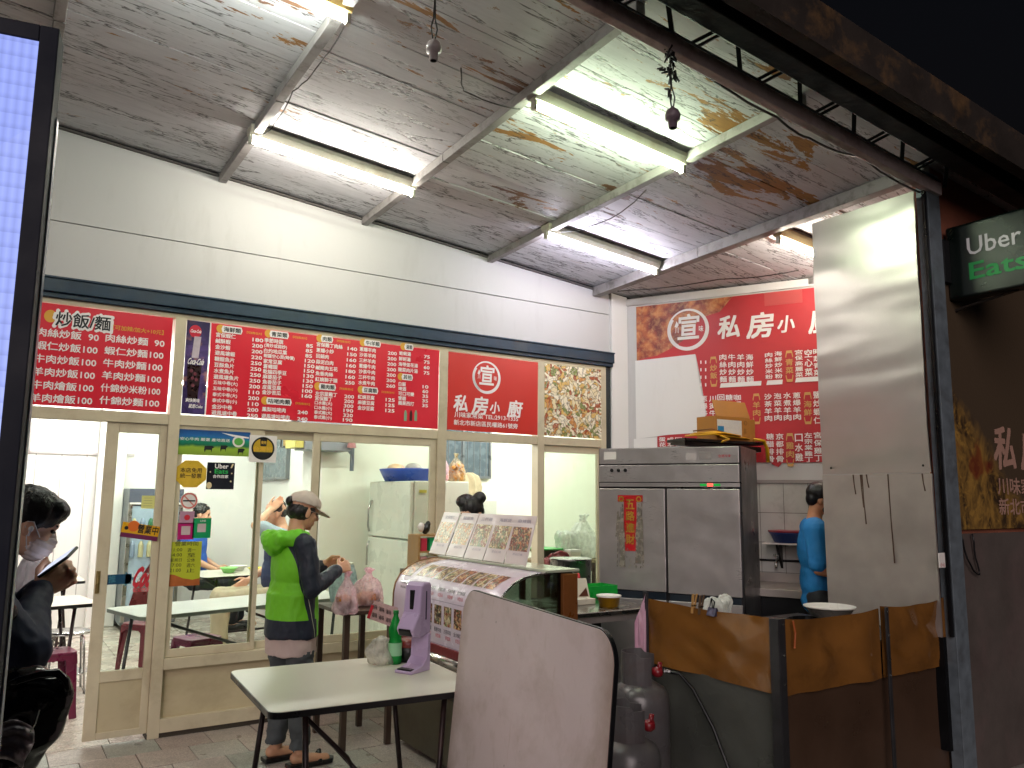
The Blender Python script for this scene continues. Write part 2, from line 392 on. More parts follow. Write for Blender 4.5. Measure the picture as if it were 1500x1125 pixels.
# ================================================================ GROUND AND FLOORS
g = MB(); g.box(-60, 60, -60, 60, -.12, -.06); struct(g.build('ground', M('asphalt', '#35322f', .85, 0, .3, 3, .6, 60)))
fl = struct(MB().box(-2.4, 7.4, -3.6, 5.3, -.055, -.006).build('floor', grout))
def tiles(x0, x1, y0, y1, s, mat, seed, stag=0):
    rr = random.Random(seed); base = []
    for k in range(3):
        b = MB(); b.box(.0025, s-.0025, .0025, s-.0025, -.012, 0); base.append(b)
    proto = base[0].build('floor_tile', mat, fl, world=False, bev=.0015, seg=1); me = proto.data; first = True; j = 0; y = y0
    while y < y1-.02:
        x = x0 - (s*stag if j % 2 else 0)
        while x < x1-.02:
            ob = proto if first else proto.copy()
            if not first: COL.objects.link(ob); ob.parent = fl
            first = False
            ob.location = (x, y, rr.uniform(-.0012, .0012)); ob.rotation_euler = (rr.uniform(-.002, .002), rr.uniform(-.002, .002), 0)
            x += s
        y += s; j += 1
tiles(-.3, 2.7, -2.4, -.0, .3, tile_o, 1, .5)
tiles(-.4, 4.0, 0.0, 5.2, .4, tile_i, 2, 0)
struct(MB().box(-2.4, -.45, -3.6, 5.3, -.006, -.001).box(2.7, 7.4, -3.6, 0, -.006, -.002).box(4.0, 7.4, 0, 5.3, -.006, -.001).box(-.45, 2.7, -3.6, -2.4, -.006, -.003).build('floor_surface', tile_o))

# ================================================================ CANOPY ROOF
roof = thing('canopy_roof', 'lean-to canopy roof of white planks with peeling paint above the shop front', 'roof', (0, 0, 3.9))
BX = [-2.2, -1.02, .12, 1.25, 2.35, 3.52, 4.70, 5.87, 7.05]
rr = random.Random(3)
for i in range(len(BX)-1):
    y = 0.0; j = 0
    while y > -3.42:
        wd = rr.choice([.30, .34, .36, .33]); y1 = max(y-wd, -3.42)
        if y1 - (-3.42) < .1: y1 = -3.42
        xa, xb = BX[i], BX[i+1]; dz = rr.uniform(0, .006)
        vs = []
        for zz in (0, .018):
            for (px, py) in ((xa, y-.003), (xb, y-.003), (xb, y1+.003), (xa, y1+.003)):
                vs.append((px, py, ceil_z(px, py)+dz+zz))
        MB().add(vs, [(0,1,2,3), (7,6,5,4), (0,4,5,1), (1,5,6,2), (2,6,7,3), (3,7,4,0)]).build('plank', peel, roof)
        y = y1; j += 1
b = MB(); b.add([(x, y, ceil_z(x, y)+.03+dz) for dz in (0, .04) for x, y in ((-2.3, .2), (7.1, .2), (7.1, -3.5), (-2.3, -3.5))], [(3,2,1,0),(4,5,6,7),(0,1,5,4),(1,2,6,5),(2,3,7,6),(3,0,4,7)])
b.build('roof_sheet', darkbeam, roof)
for x in BX[1:]:
    big = abs(x-4.70) < .01
    cuts = [0.0, -1.35, -3.22]
    for a, c in zip(cuts[:-1], cuts[1:]):
        hh = .085 if big else .06; off = rr.uniform(0, .008)
        MB().bar((x+off, a-.004, ceil_z(x, a)-hh/2), (x+off, c+.004, ceil_z(x, c)-hh/2), .085 if big else .055, hh).build('batten', M('batten_paint', '#9d9896', .6, 0, .2, 8, .4, 30, '#4d4642', .8, 9), roof, bev=.004)
# truss along the front edge
def zt(x, y, d): return ceil_z(x, y)-d
t = MB(); t.bar((-2.2, -3.27, zt(-2.2, -3.27, .19)), (4.72, -3.27, zt(4.72, -3.27, .19)), .05, .080); t.build('truss_lower_chord', rustbeam, roof, bev=.004)
t = MB(); t.bar((-2.2, -3.265, zt(-2.2, -3.265, .137)), (4.72, -3.265, zt(4.72, -3.265, .137)), .055, .008); t.build('truss_lower_flange', darkbeam, roof)
t = MB(); t.bar((-2.2, -3.44, zt(-2.2, -3.44, .05)), (7.05, -3.44, zt(7.05, -3.44, .05)), .12, .14); t.build('truss_upper_chord', darkbeam, roof, bev=.006)
x = -2.0; k = 0
while x < 4.6:
    for q in (0, .045):
        MB().tube([(x+q, -3.27, zt(x, -3.27, .14)), (x+.17+q, -3.39, zt(x, -3.4, .03))], .009, 6).build('truss_web', dkmetal, roof)
    MB().bar((x+.20, -3.39, zt(x, -3.4, .03)), (x+.36, -3.27, zt(x+.36, -3.27, .14)), .022, .022).build('truss_web', dkmetal, roof)
    x += .46
# soffit boards and rusty gutter outside the truss
t = MB(); t.add([(x, y, ceil_z(x, y)+dz) for dz in (-.02, .02) for x, y in ((-2.3, -3.5), (7.6, -3.5), (7.6, -3.66), (-2.3, -3.66))], [(3,2,1,0),(4,5,6,7),(0,1,5,4),(1,2,6,5),(2,3,7,6),(3,0,4,7)]); t.build('soffit', darkbeam, roof)
t = MB()
n = 60
for i in range(n):
    xa = -2.3+i*(9.9/n); xb = xa+9.9/n
    za, zb = 3.54-.078*(xa-3.67), 3.54-.078*(xb-3.67)
    jx = 0
    t.add([(xa, -3.66+jx, za), (xb, -3.66-jx, zb), (xb, -3.67-jx, zb+.20), (xa, -3.67+jx, za+.20), (xa, -3.70, za), (xb, -3.70, zb), (xb, -3.71, zb+.20), (xa, -3.71, za+.20)],
          [(0,1,2,3), (7,6,5,4), (0,4,5,1), (3,2,6,7), (1,5,6,2), (0,3,7,4)])
t.bar((-2.3, -3.67, 3.54-.078*(-2.3-3.67)), (7.6, -3.67, 3.54-.078*(7.6-3.67)), .07, .03)
t.build('rusty_gutter', rust, roof)
# wires stapled along the battens
wirem = M('old_wire', '#3a3636', .6)
def wire(pts, r=.004, name='wire', parent=roof, mat=None):
    P = [Vector(p) for p in pts]; out = []
    for i in range(len(P)-1):
        for q in range(6): out.append(P[i].lerp(P[i+1], q/6) + Vector((0, 0, -.018*math.sin(math.pi*q/6))) + Vector((rr.uniform(-.004, .004), rr.uniform(-.004, .004), 0)))
    out.append(P[-1]); MB().tube(out, r, 6).build(name, mat or wirem, parent, smooth=True)
wire([(1.29, -2.3, zt(1.29, -2.3, .06)), (1.3, -1.9, zt(1.3, -1.9, .07)), (1.285, -1.5, zt(1.29, -1.5, .05)), (1.3, -1.1, zt(1.3, -1.1, .07)), (1.26, -.92, zt(1.26, -.9, .08))])
wire([(2.36, -2.2, zt(2.36, -2.2, .07)), (2.05, -2.1, zt(2.05, -2.1, .03)), (1.95, -2.25, zt(1.95, -2.2, .01))])
wire([(3.6, -1.9, zt(3.6, -1.9, .05)), (3.62, -1.5, zt(3.6, -1.5, .12)), (3.55, -1.0, zt(3.5, -1, .09))])
wire([(2.6, -3.24, zt(2.6, -3.24, .2)), (3.3, -3.22, zt(3.3, -3.22, .22)), (3.55, -3.22, zt(3.6, -3.2, .24)), (4.0, -3.23, zt(4, -3.2, .2)), (4.6, -3.22, zt(4.6, -3.2, .22))], .007, mat=blackp)
wire([(4.72, -.3, zt(4.7, -.3, .1)), (5.3, -1.0, zt(5.3, -1, .02)), (5.6, -1.6, zt(5.6, -1.6, .02))], .005)

# ---------------------------------------------------------------- fluorescent tubes
TS = {'T': 21.0}
def tube_light(x0, x1, y, label, col='#fff6e6', strength=92, back='#cfcabc', drop=.075):
    z0, z1 = ceil_z(x0, y)-drop, ceil_z(x1, y)-drop
    T = thing('tube_light', label, 'light', ((x0+x1)/2, y, (z0+z1)/2), 0, 'fluorescent tube lights under the canopy')
    A, B = Vector((x0, y, z0)), Vector((x1, y, z1)); ax = (B-A).normalized()
    hs = M('lamp_housing'+back, back, .4, 0, .1, 6, .1, 40, '#8a6a3a', .4, 5)
    prof = [(-.055, .062), (.055, .062), (.055, .035), (.028, .0), (-.028, .0), (-.055, .035)]
    MB().prism([A+Vector((0, p, q)) for p, q in prof], B-A).build('housing', hs, T, bev=.003)
    for e, s_ in ((A, 1), (B, -1)):
        MB().obox(e+ax*s_*.012+Vector((0, 0, -.022)), ax*.011, (0, .017, 0), (0, 0, .030)).build('lamp_socket', M('socket_white', '#c9c5b8', .4), T, bev=.002)
    MB().tube([A+ax*.026+Vector((0, 0, -.030)), B-ax*.026+Vector((0, 0, -.030))], .0135, 14).build('tube', EM('tube_glow'+label[:12], col, strength), T, smooth=True)
tube_light(.14, 1.28, -2.36, 'lit tube light with a rust stained housing, nearest the street at the left', '#f6fff4', 85, '#c9a866')
tube_light(1.21, 2.37, -.86, 'lit warm white tube light over the long red menu sign, close to the white wall', '#fffaec', 85)
tube_light(2.36, 3.52, -2.33, 'greenish lit tube light in the middle of the canopy beside orange peeling planks', '#e9ffd8', 88)
tube_light(3.47, 4.64, -.90, 'lit lavender white tube light above the fried noodle photo near the wall corner', '#f4f0ff', 80)
tube_light(4.80, 5.95, -2.02, 'lit warm tube light over the kitchen, half hidden by the steel partition', '#fff4e2', 80, '#cdb98c')

# ---------------------------------------------------------------- hanging lamp holders
def lamp_holder(p, top, label, mat, clump=False):
    T = thing('lamp_holder', label, 'lamp holder', p, 0, 'empty lamp holders hanging on wires')
    p = Vector(p); top = Vector(top)
    MB().lathe([(.0, -.045), (.016, -.045), (.02, -.04), (.021, -.01), (.034, -.004), (.036, .018), (.028, .04), (.012, .052), (.006, .06)], p, 20).build('socket', mat, T, smooth=True)
    MB().lathe([(0, -.047), (.015, -.047)], p, 14).build('contact', blackp, T)
    c = MB()
    for s_ in (-1, 1): c.tube([p+Vector((s_*.005, 0, .055)), p+Vector((s_*.016, 0, .11)), p.lerp(top, .45)+Vector((s_*.006, .004*s_, 0)), top], .0035, 6)
    c.build('cord', blackp, T, smooth=True)
    if clump:
        r2 = random.Random(5); c = MB()
        for q in range(46):
            a = top+Vector((r2.gauss(0, .018), r2.gauss(0, .015), -abs(r2.gauss(0, .09)))); d = Vector((r2.gauss(0, 1), r2.gauss(0, .6), r2.gauss(-1, .8))).normalized()
            c.tube([a, a+d*r2.uniform(.02, .05)], [.008, .003], 5)
        stuff(c.build('tape_tatters', blackp, T))
lamp_holder((1.53, -2.75, 3.53), (1.53, -2.75, ceil_z(1.53, -2.75)), 'white empty lamp holder hanging on a wire from the peeling planks', M('porcelain', '#b9adae', .35, 0, .2, 10, .2, 30, '#6b5a55', .5, 12))
lamp_holder((2.50, -3.26, 3.27), (2.48, -3.27, ceil_z(2.5, -3.27)-.2), 'grey empty lamp holder hanging from the front truss on a taped black cord', M('porcelain_grey', '#6e5f68', .4, 0, .3, 10, .3, 30, '#2b2226', .6, 10), True)

# ================================================================ SHOP FRONT
sf = thing('glazed_facade', 'cream framed shop front with blue beam and white wall panels above', 'facade', (2.4, 0, 0))
def top_panel(x0, x1, z0, slope_top=True, z1=None, y0=0, y1=.1):
    zA, zB = (ceil_z(x0, 0)-.012, ceil_z(x1, 0)-.012) if slope_top else (z1, z1)
    return MB().prism([(x0, y0, z0), (x1, y0, z0), (x1, y0, zB), (x0, y0, zA)], (0, y1-y0, 0))
for a, c in ((-2.2, 4.95),):
    top_panel(a, c, 3.283).build('wall_panel', wall_m, sf, bev=.002)
    top_panel(a, c, 2.903, False, 3.277).build('wall_panel', wall_m, sf, bev=.002)
MB().box(-2.2, 4.95, .02, .09, 3.270, 3.290).build('wall_joint', grout, sf)
MB().bar((-2.2, -.012, ceil_z(-2.2, 0)-.018), (4.95, -.012, ceil_z(4.95, 0)-.018), .022, .014).build('ceiling_trim', M('trim_dark', '#55504c', .6), sf)
t = MB(); t.box(-2.2, 4.87, -.075, .1, 2.80, 2.90); t.box(-2.2, 4.87, -.055, .1, 2.768, 2.80); t.box(-2.2, 4.87, -.085, -.075, 2.885, 2.90); t.build('blue_beam', blue_b, sf, bev=.004)
top_panel(4.875, 5.075, -.0, y0=-.03, y1=.12).build('corner_pillar', white_in, sf, bev=.003)
MB().box(4.80, 4.872, -.01, .1, 0, 2.77).build('shadow_strip', M('shadow_strip', '#232a2c', .6), sf)  # dark strip painted in place of the shadow between beam end and pillar
def fr(x0, x1, z0, z1, y0=-.035, y1=.045, name='frame', par=sf, mt=cream): return MB().box(x0, x1, y0, y1, z0, z1).build(name, mt, par, bev=.003)
fr(-2.2, 4.80, 2.735, 2.768, -.03, .05, 'top_rail')
fr(-2.2, 4.80, 2.005, 2.075, -.03, .05, 'transom')
for x0, x1 in ((1.005, 1.075), (3.035, 3.115), (4.02, 4.09), (4.735, 4.795)): fr(x0, x1, 0, 2.735, -.038, .055, 'mullion')
fr(1.075, 3.035, .42, .49, -.045, .06, 'sill'); fr(4.09, 4.735, .42, .49, -.045, .06, 'sill')
fr(1.075, 3.035, .03, .115, -.04, .05, 'bottom_rail'); fr(4.09, 4.735, .03, .115, -.04, .05, 'bottom_rail')
MB().box(1.075, 3.035, -.005, .03, .115, .42).build('kick_panel', cream_p, sf); MB().box(4.09, 4.735, -.005, .03, .115, .42).build('kick_panel', cream_p, sf)
MB().box(1.0, 3.2, -.03, .09, 0, .03).build('threshold', M('threshold_dirt', '#3c352c', .8), sf)
glass = GLASS('window_glass', '#f2f7f2', .08)
def sash(x0, x1, z0, z1, y, st=.05, name='window_sash'):
    f = MB()
    f.box(x0, x0+st, y, y+.022, z0, z1).box(x1-st, x1, y, y+.022, z0, z1).box(x0+st, x1-st, y, y+.022, z0, z0+.05).box(x0+st, x1-st, y, y+.022, z1-.06, z1)
    fo = f.build(name, cream, sf, bev=.002)
    MB().box(x0+st, x1-st, y+.009, y+.013, z0+.05, z1-.06).build('glass_pane', glass, fo)
sash(1.077, 1.655, .492, 2.003, -.018, .03); sash(1.615, 2.085, .492, 2.003, .012, .045); sash(2.012, 3.033, .492, 2.003, -.018, .055)
sash(4.092, 4.733, .492, 2.003, -.01, .02)
# sliding door
dr = MB(); dr.box(.640, .712, -.012, .018, .035, 2.003).box(.958, 1.003, -.012, .018, .035, 2.003).box(.712, .958, -.012, .018, 1.94, 2.003).box(.712, .958, -.012, .018, .375, .44).box(.712, .958, -.012, .018, .035, .075)
dro = dr.build('sliding_door', cream, sf, bev=.003)
MB().box(.712, .958, .0, .006, .44, 1.94).build('glass_pane', glass, dro)
MB().box(.712, .958, -.004, .012, .075, .375).build('door_panel', cream_p, dro)
hd = onY(143, 853, -.014); MB().box(hd.x-.012, hd.x+.012, -.018, -.011, hd.z-.07, hd.z+.07).box(hd.x-.005, hd.x+.005, -.024, -.017, hd.z-.055, hd.z+.04).build('handle', M('brass', '#a08a58', .35, .6), dro, bev=.002)

# ================================================================ DINING ROOM BEHIND
room = thing('dining_room', 'brightly lit white dining room behind the glass front', 'room', (2, 2.5, 0))
MB().box(-2.2, 3.05, 5.05, 5.15, 0, 2.8).build('back_wall', white_in, room)
MB().box(3.05, 3.15, 2.9, 5.15, 0, 2.8).build('return_wall', white_in, room)
MB().box(3.15, 7.3, 2.9, 3.0, 0, 2.8).build('kitchen_side_wall', white_k, room)
MB().box(7.2, 7.3, .1, 2.9, 0, 2.8).build('right_wall', white_k, room)
MB().box(5.08, 7.3, .06, .12, 0, 2.8).build('front_wall', white_k, room)
MB().box(-2.3, -2.2, -.1, 5.15, 0, 3.9).build('left_wall', white_in, room)
MB().box(-2.2, 7.3, .11, 5.15, 2.8, 2.9).build('ceiling', white_in, room)
MB().box(1.12, 1.42, 4.88, 5.05, 0, 2.8).build('pilaster', white_in, room, bev=.01)
q = [onY(px, py, 5.04) for px, py in ((45, 612), (45, 662), (197, 667))]
MB().box(q[0].x, q[0].x+.03, 5.02, 5.05, q[1].z, q[0].z+.3).box(q[0].x, q[2].x, 5.02, 5.05, q[1].z-.015, q[1].z+.015).build('wall_trim', M('trim_grey', '#b9b2b2', .5), room, bev=.002)
for px in (88, 125, 50): x = onY(px, 700, 5.04).x; MB().box(x-.004, x+.004, 5.044, 5.05, 0, 2.75).build('panel_seam', M('seam_grey', '#b5b0ae', .6), room)
for i, (x, y, L) in enumerate(((.6, 1.6, 1.2), (2.1, 1.2, 1.2), (.9, 3.8, 1.2), (4.6, 1.2, 1.2), (2.2, 3.3, 1.2), (5.9, 1.7, 1.2))):  # last tube is unseen, added to brighten the pale green wall
    T = thing('ceiling_tube', ['lit room tube just inside the door, above the nearest table', 'lit room tube above the long table by the window', 'lit room tube in front of the drinks cooler', 'lit room tube above the pale household fridge', 'lit room tube above the far table with bowls', 'added unseen room tube brightening the pale green wall'][i], 'light', (x, y, 2.75), 0, 'tube lights on the dining room ceiling')
    MB().box(x-L/2, x+L/2, y-.05, y+.05, 2.745, 2.80).build('housing', M('lamp_housing_in', '#dcdcd8', .4), T, bev=.004)
    MB().tube([(x-L/2+.03, y, 2.725), (x+L/2-.03, y, 2.725)], .014, 12).build('tube', EM('room_tube', '#fdfff6', 190.0), T, smooth=True)

# ================================================================ KITCHEN WALL (angled)
A0 = Vector((5.075, -.02, 0)); dR = Vector((math.cos(R(62)), -math.sin(R(62)), 0)); nR = Vector((-dR.y, dR.x, 0)) * -1   # nR faces the street side
def W(u, z, off=0): return A0 + dR*u + nR*off + Vector((0, 0, z))
kw = thing('kitchen_wall', 'angled kitchen wall, white tiles below and white plaster above', 'wall', tuple(A0))
def wbox(u0, u1, z0, z1, o0, o1): return MB().obox(W((u0+u1)/2, (z0+z1)/2, (o0+o1)/2), dR*(u1-u0)/2, nR*(o1-o0)/2, (0, 0, (z1-z0)/2))
zc0, zc1 = 3.47, ceil_z(*W(3.6, 0)[:2])
MB().prism([W(0, 1.69), W(3.6, 1.69), W(3.6, zc1-.02), W(0, zc0-.01)], -nR*.1).build('plaster', wall_m, kw)
wbox(0, 3.6, 0, 1.69, -.1, -.004).build('tile_backing', grout, kw)
wbox(0, 3.6, 1.685, 1.715, 0, .012).build('tile_ledge', M('ledge', '#9b9290', .4), kw, bev=.002)
u = .0
while u < 2.7:
    z = 1.685-.25
    while z > .4:
        wbox(u+.002, u+.198, z+.002, z+.248, -.004, .002).build('wall_tile', TILEW, kw); z -= .25
    u += .2
wbox(0, 3.6, 3.385, 3.455, 0, .02).build('white_board_strip', white_in, kw, bev=.003)

# ================================================================ STEEL PARTITION, POST, NEIGHBOUR WALL
XS = 4.5
sp = thing('steel_partition', 'tall stainless steel sheet partition with brown drips beside the wok station', 'partition', (XS, -2.9, 0))
def grid_sheet(y0, y1, z0, z1, x, mat, name, amp, ny=16, nz=40, sd=0):
    b = MB(); vs = []
    for i in range(nz+1):
        for j in range(ny+1):
            y = y0+(y1-y0)*j/ny; z = z0+(z1-z0)*i/nz
            e = math.sin(math.pi*j/ny)
            vs.append((x+amp*(noise.noise(Vector((y*.5+sd, z*1.9, sd)))+.45*noise.noise(Vector((y*.8, z*5.2, sd+3)))+.18*noise.noise(Vector((y*3, z*11, sd+5)))), y, z))
    n = len(vs); N = ny+1
    b.add(vs, [(i*N+j, i*N+j+1, (i+1)*N+j+1, (i+1)*N+j) for i in range(nz) for j in range(ny)])
    b.add([(v[0]+.012, v[1], v[2]) for v in vs], [(i*N+j, (i+1)*N+j, (i+1)*N+j+1, i*N+j+1) for i in range(nz) for j in range(ny)])
    return b.build(name, mat, sp, smooth=True)
grid_sheet(-3.235, -2.53, 1.712, 3.385, XS, steel, 'upper_sheet', .014, nz=90)
grid_sheet(-3.235, -2.52, .80, 1.704, XS+.016, steel2, 'lower_sheet', .004, sd=9)
for y in (-3.2, -2.58): MB().lathe([(.0, .003), (.006, .002), (.007, 0)], (0, 0, 0), 10).build('screw', dkmetal, sp, world=False)
for ob in [o for o in sp.children if o.name.startswith('screw')]:
    ob.rotation_euler = (0, -math.pi/2, 0); ob.location = (-.006, .3 if ob.name == 'screw' else -.3, 1.75)
drip = M('brown_drip', '#4a3020', .4)
for (py0, L, yo) in ((0, .30, -2.80), (0, .20, -2.79), (0, .12, -2.74), (0, .52, -2.97), (0, .1, -3.18), (0, .08, -2.83)):
    MB().tube([(XS+.0135, yo, 1.705), (XS+.0135, yo-.004, 1.705-L*.5), (XS+.0135, yo-.012, 1.705-L)], [.004, .003, .004], 6).build('drip_stain', drip, sp)
MB().box(XS+.018, XS+.05, -3.24, -2.52, .2, .80).build('partition_base', dkmetal, sp)
post = thing('steel_post', 'galvanised steel channel post at the right corner of the canopy', 'post', (4.66, -3.27, 0))
MB().box(4.60, 4.73, -3.27, -3.262, 0, 3.52).build('post_web', galv, post, bev=.002)
MB().box(4.60, 4.608, -3.262, -3.20, 0, 3.52).box(4.722, 4.73, -3.262, -3.20, 0, 3.50).build('post_flange', galv, post)
MB().box(4.575, 4.598, -3.262, -3.245, .8, 3.5).build('dark_gap_strip', blackp, post)  # black strip standing for the dark gap left of the post
q = onY(1380, 822, -3.275); MB().box(q.x-.03, q.x+.03, -3.276, -3.271, q.z-.035, q.z+.045).build('stuck_label', paper, post)
L2 = MB(); Plane((q.x-.03, -3.276, q.z-.035), (1, 0, 0), (0, 0, 1), .001).text(L2, '小心', .008, .005, .022); L2.build('lettering', ink_r, post)
nw = thing('neighbour_wall', 'dim stained concrete wall to the right of the post, painted red brown at the top', 'wall', (5.8, -3.2, 0))
MB().box(4.74, 8.5, -3.22, -3.10, 0, 1.36).build('concrete_base', M('dim_concrete', '#574e49', .8, 0, .35, 2.5, .6, 20, '#64504e', .6, 2), nw, bev=.004)
MB().box(4.74, 8.5, -3.20, -3.10, 1.36, 3.62).build('painted_wall', M('red_brown_paint', '#9a5c46', .7, 0, .3, 3, .4, 20, '#4b3a36', .5, 2), nw)
wire([(4.78, -3.235, 1.36), (4.83, -3.25, 1.2), (4.95, -3.24, 1.12), (4.9, -3.24, 1.36)], .005, 'loose_wire', nw, blackp)

# ================================================================ SIGNS AND PRINT
def sign_board(name, label, cat, x0, x1, z0, z1, mat, group=None, y=-.035, th=.008, part='panel'):
    T = thing(name, label, cat, ((x0+x1)/2, y, z0), 0, group)
    MB().box(x0, x1, y-th/2, y+th/2, z0, z1).build(part, mat, T)
    return T, Plane((0, y-th/2, 0), (1, 0, 0), (0, 0, 1), .0015)
YS = -.042
def lt(pl, mb, body, pl_px, pr_px, h, **kw):     # one line of lettering between two points of the facade
    a = onY(*pl_px, YS); wd = None
    if pr_px: b_ = onY(*pr_px, YS); wd = b_.x-a.x
    pl.text(mb, body, a.x, a.z-h/2, h, wd, **kw)
# --- fried rice board
T, pl = sign_board('menu_sign', 'red fried rice and noodle price board, leftmost above the door', 'menu sign', -.25, .985, 2.085, 2.728, redp, 'red menu signs over the shop front')
wmb = MB(); kb = MB(); ymb = MB()
tt = onY(82, 467, YS)
pl.text(wmb, '炒飯/麵', tt.x-.012, tt.z-.052, .112, .335, bold=.075, w=0)
pl.text(kb, '炒飯/麵', tt.x, tt.z-.042, .092, .31, bold=.02, w=.0015)
pl.disc(ymb, onY(74, 463, YS).x, onY(74, 463, YS).z, .035, .04); 
pl.text(ymb, '【可加辣/加大+10元】', onY(165, 480, YS).x, onY(165, 480, YS).z-.012, .032, .31, bold=.02)
rowsL = ['肉絲炒飯  90', '蝦仁炒飯100', '牛肉炒飯100', '羊肉炒飯100', '牛肉燴飯100', '羊肉燴飯100']
rowsR = ['肉絲炒麵  90', '蝦仁炒麵100', '牛肉炒麵100', '羊肉炒麵100', '什錦炒米粉100', '什錦炒麵100']
for i in range(6):
    f = i/5
    a = onY(54-10*f, 485+96*f, YS); b_ = onY(145-10*f, 492+95*f, YS)
    pl.text(wmb, rowsL[i], a.x, a.z-.028, .053, b_.x-a.x, bold=.022)
    a = onY(155-9*f, 494+91*f, YS); b_ = onY(241-8*f, 502+92*f, YS)
    pl.text(wmb, rowsR[i], a.x, a.z-.028, .052, b_.x-a.x, bold=.022)
wmb.build('lettering', ink_w, T); kb.build('heading', ink_k, T); ymb.build('note', ink_y, T)
# --- soft drink poster
t_ = NT('drink_poster'); P_ = t_.obj(); xx, yy, zz = t_.xyz(P_)
c_ = t_.mix(t_.ramp(t_.noise(P_, 5, 4, .6, 1), [(.38, 0.), (.62, 1.)]), '#2c1f4d', '#5f4a86')
c_ = t_.mix(t_.ramp(t_.noise(P_, 9, 3), [(.55, 0.), (.7, .8)]), c_, '#c98a6a')
c_ = t_.mix(t_.ramp(zz, [(.47, 0.), (.6, .85)]), c_, '#221a40')
t_.bsdf(c_, .35)
T, pl = sign_board('drink_poster', 'narrow purple soft drink poster showing a glass of cola with ice', 'poster', 1.078, 1.228, 2.085, 2.728, t_.m)
rb = MB(); pl.disc(rb, 1.135, 2.655, .040, .044); rb.build('red_disc', M('coke_red', '#c4213a', .35), T)
gb = MB(); pl.poly(gb, [(1.095, 2.42), (1.19, 2.42), (1.175, 2.18), (1.11, 2.18)]); gb.build('glass_print', M('cola_brown', '#2a1418', .3, 0, .5, 40, .0), T)
gb = MB(); pl.poly(gb, [(1.12, 2.47), (1.165, 2.47), (1.175, 2.62), (1.13, 2.62)], .0008); gb.build('pouring_bottle', M('bottle_print', '#cdbfc9', .4, 0, .3, 20, 0), T)
gb = MB()
for k_, (u_, v_) in enumerate(((1.125, 2.38), (1.15, 2.36), (1.135, 2.33), (1.16, 2.32), (1.14, 2.28))): pl.disc(gb, u_, v_, .012, .013, .0012, n=6)
gb.build('ice_print', M('ice_print', '#7a4550', .3), T)
lb = MB(); pl.text(lb, 'Coca-Cola', 1.100, 2.645, .022, .07, bold=.03, w=.002, shear=.3); pl.text(lb, 'Coca-Cola', 1.093, 2.425, .042, .105, bold=.03, w=.002, shear=.3)
pl.text(lb, '爽快美味', 1.10, 2.165, .026, .09, bold=.03, w=.002); pl.text(lb, '就是Coke', 1.12, 2.125, .028, .09, bold=.03, w=.002, shear=.2); lb.build('lettering', ink_w, T)
MB().box(1.230, 1.236, -.041, -.031, 2.085, 2.728).build('white_border', paper, T)
# --- long menu
T, pl = sign_board('menu_sign', 'long red menu board with five columns of dish names and prices', 'menu sign', 1.238, 3.03, 2.085, 2.728, redp, 'red menu signs over the shop front')
wmb = MB(); kb = MB(); ymb = MB()
def head(body, pa, pb, h=.04, note=None):
    a = onY(*pa, YS); b_ = onY(*pb, YS)
    pl.disc(ymb, a.x-.022, a.z, .028, .030)
    u0, u1 = a.x-.008, b_.x+.012
    pl.poly(wmb, [(u0, a.z-h*.62), (u1-.008, a.z-h*.62), (u1, a.z), (u1-.008, a.z+h*.62), (u0, a.z+h*.62), (u0-.008, a.z)], .0006)
    pl.text(kb, body, a.x, a.z-h*.42, h*.84, b_.x-a.x, bold=.025, w=.0015)
    if note: pl.text(ymb, '【可加辣/加大】', u1+.03, a.z-.012, .017, .105, bold=.02)
def column(items, p0, p1, x_price0, x_price1, h=.032):
    n_ = len(items)
    for i, (nm, pr) in enumerate(items):
        f = i/max(1, n_-1); px, py = p0[0]+(p1[0]-p0[0])*f, p0[1]+(p1[1]-p0[1])*f
        a = onY(px, py, YS); pl.text(wmb, nm, a.x, a.z-h/2, h, bold=.03)
        vs_, _ = glyphs(nm, .03)
        q_ = x_price0+(x_price1-x_price0)*f; b_ = onY(q_, 500, YS)
        pl.text(wmb, str(pr), b_.x, a.z-h*.45-.004, h*.8, .075 if pr > 99 else .05, bold=.03)
head('海鮮類', (328, 482), (353, 484), note=1)
column([('宮保蝦仁', 180), ('鹹酥蝦', 200), ('金沙蝦', 200), ('避風塘蝦', 220), ('糖醋魚片', 250), ('豆酥魚片', 250), ('水煮魚片', 250), ('避風塘魚片', 250), ('五味中卷(大)', 200), ('五味中卷(小)', 110), ('泰式中卷(大)', 200), ('泰式中卷(小)', 110), ('金沙中卷', 200), ('避風塘中卷', 250)], (316.5, 490), (310, 604), 370, 368)
head('青菜類', (398, 489), (421, 491), note=1)
column([('季節時蔬', 85), ('(清炒或蒜炒)', 85), ('白灼地瓜葉', 85), ('蝦醬空心菜(時價)', 120), ('家常豆腐', 150), ('蒼蠅頭', 150), ('乾煸四季豆', 130), ('麻婆茄子', 130), ('魚香茄子', 150), ('皮蛋豆腐', 100), ('金沙苦瓜', 160)], (387.5, 498), (384, 574), 449, 446)
head('咕咾肉類', (393, 587), (425, 589), note=1)
column([('鳳梨咕咾肉', 240), ('避風塘咕咾肉', 240)], (384, 599), (383, 609), 441, 441)
head('肉類', (473, 496), (486, 497), note=1)
column([('宮保雞丁肉絲', 140), ('蔥爆小炒', 150), ('回鍋肉', 160), ('蒜泥白肉', 160), ('鹹豬肉五花', 180), ('魚香肉絲', 160), ('紅燒獅子頭', 250)], (464, 504), (462, 555), 510, 508)
head('雞肉類', (470, 566), (490, 568), note=1)
column([('左宗棠雞丁', 200), ('宮保雞丁', 200), ('口水雞(大)', 300), ('口水雞(小)', 190), ('泰式雞(大)', 320), ('泰式雞(小)', 190)], (462, 576), (460, 611), 508, 507)
head('牛/羊類', (536, 502), (556, 504))
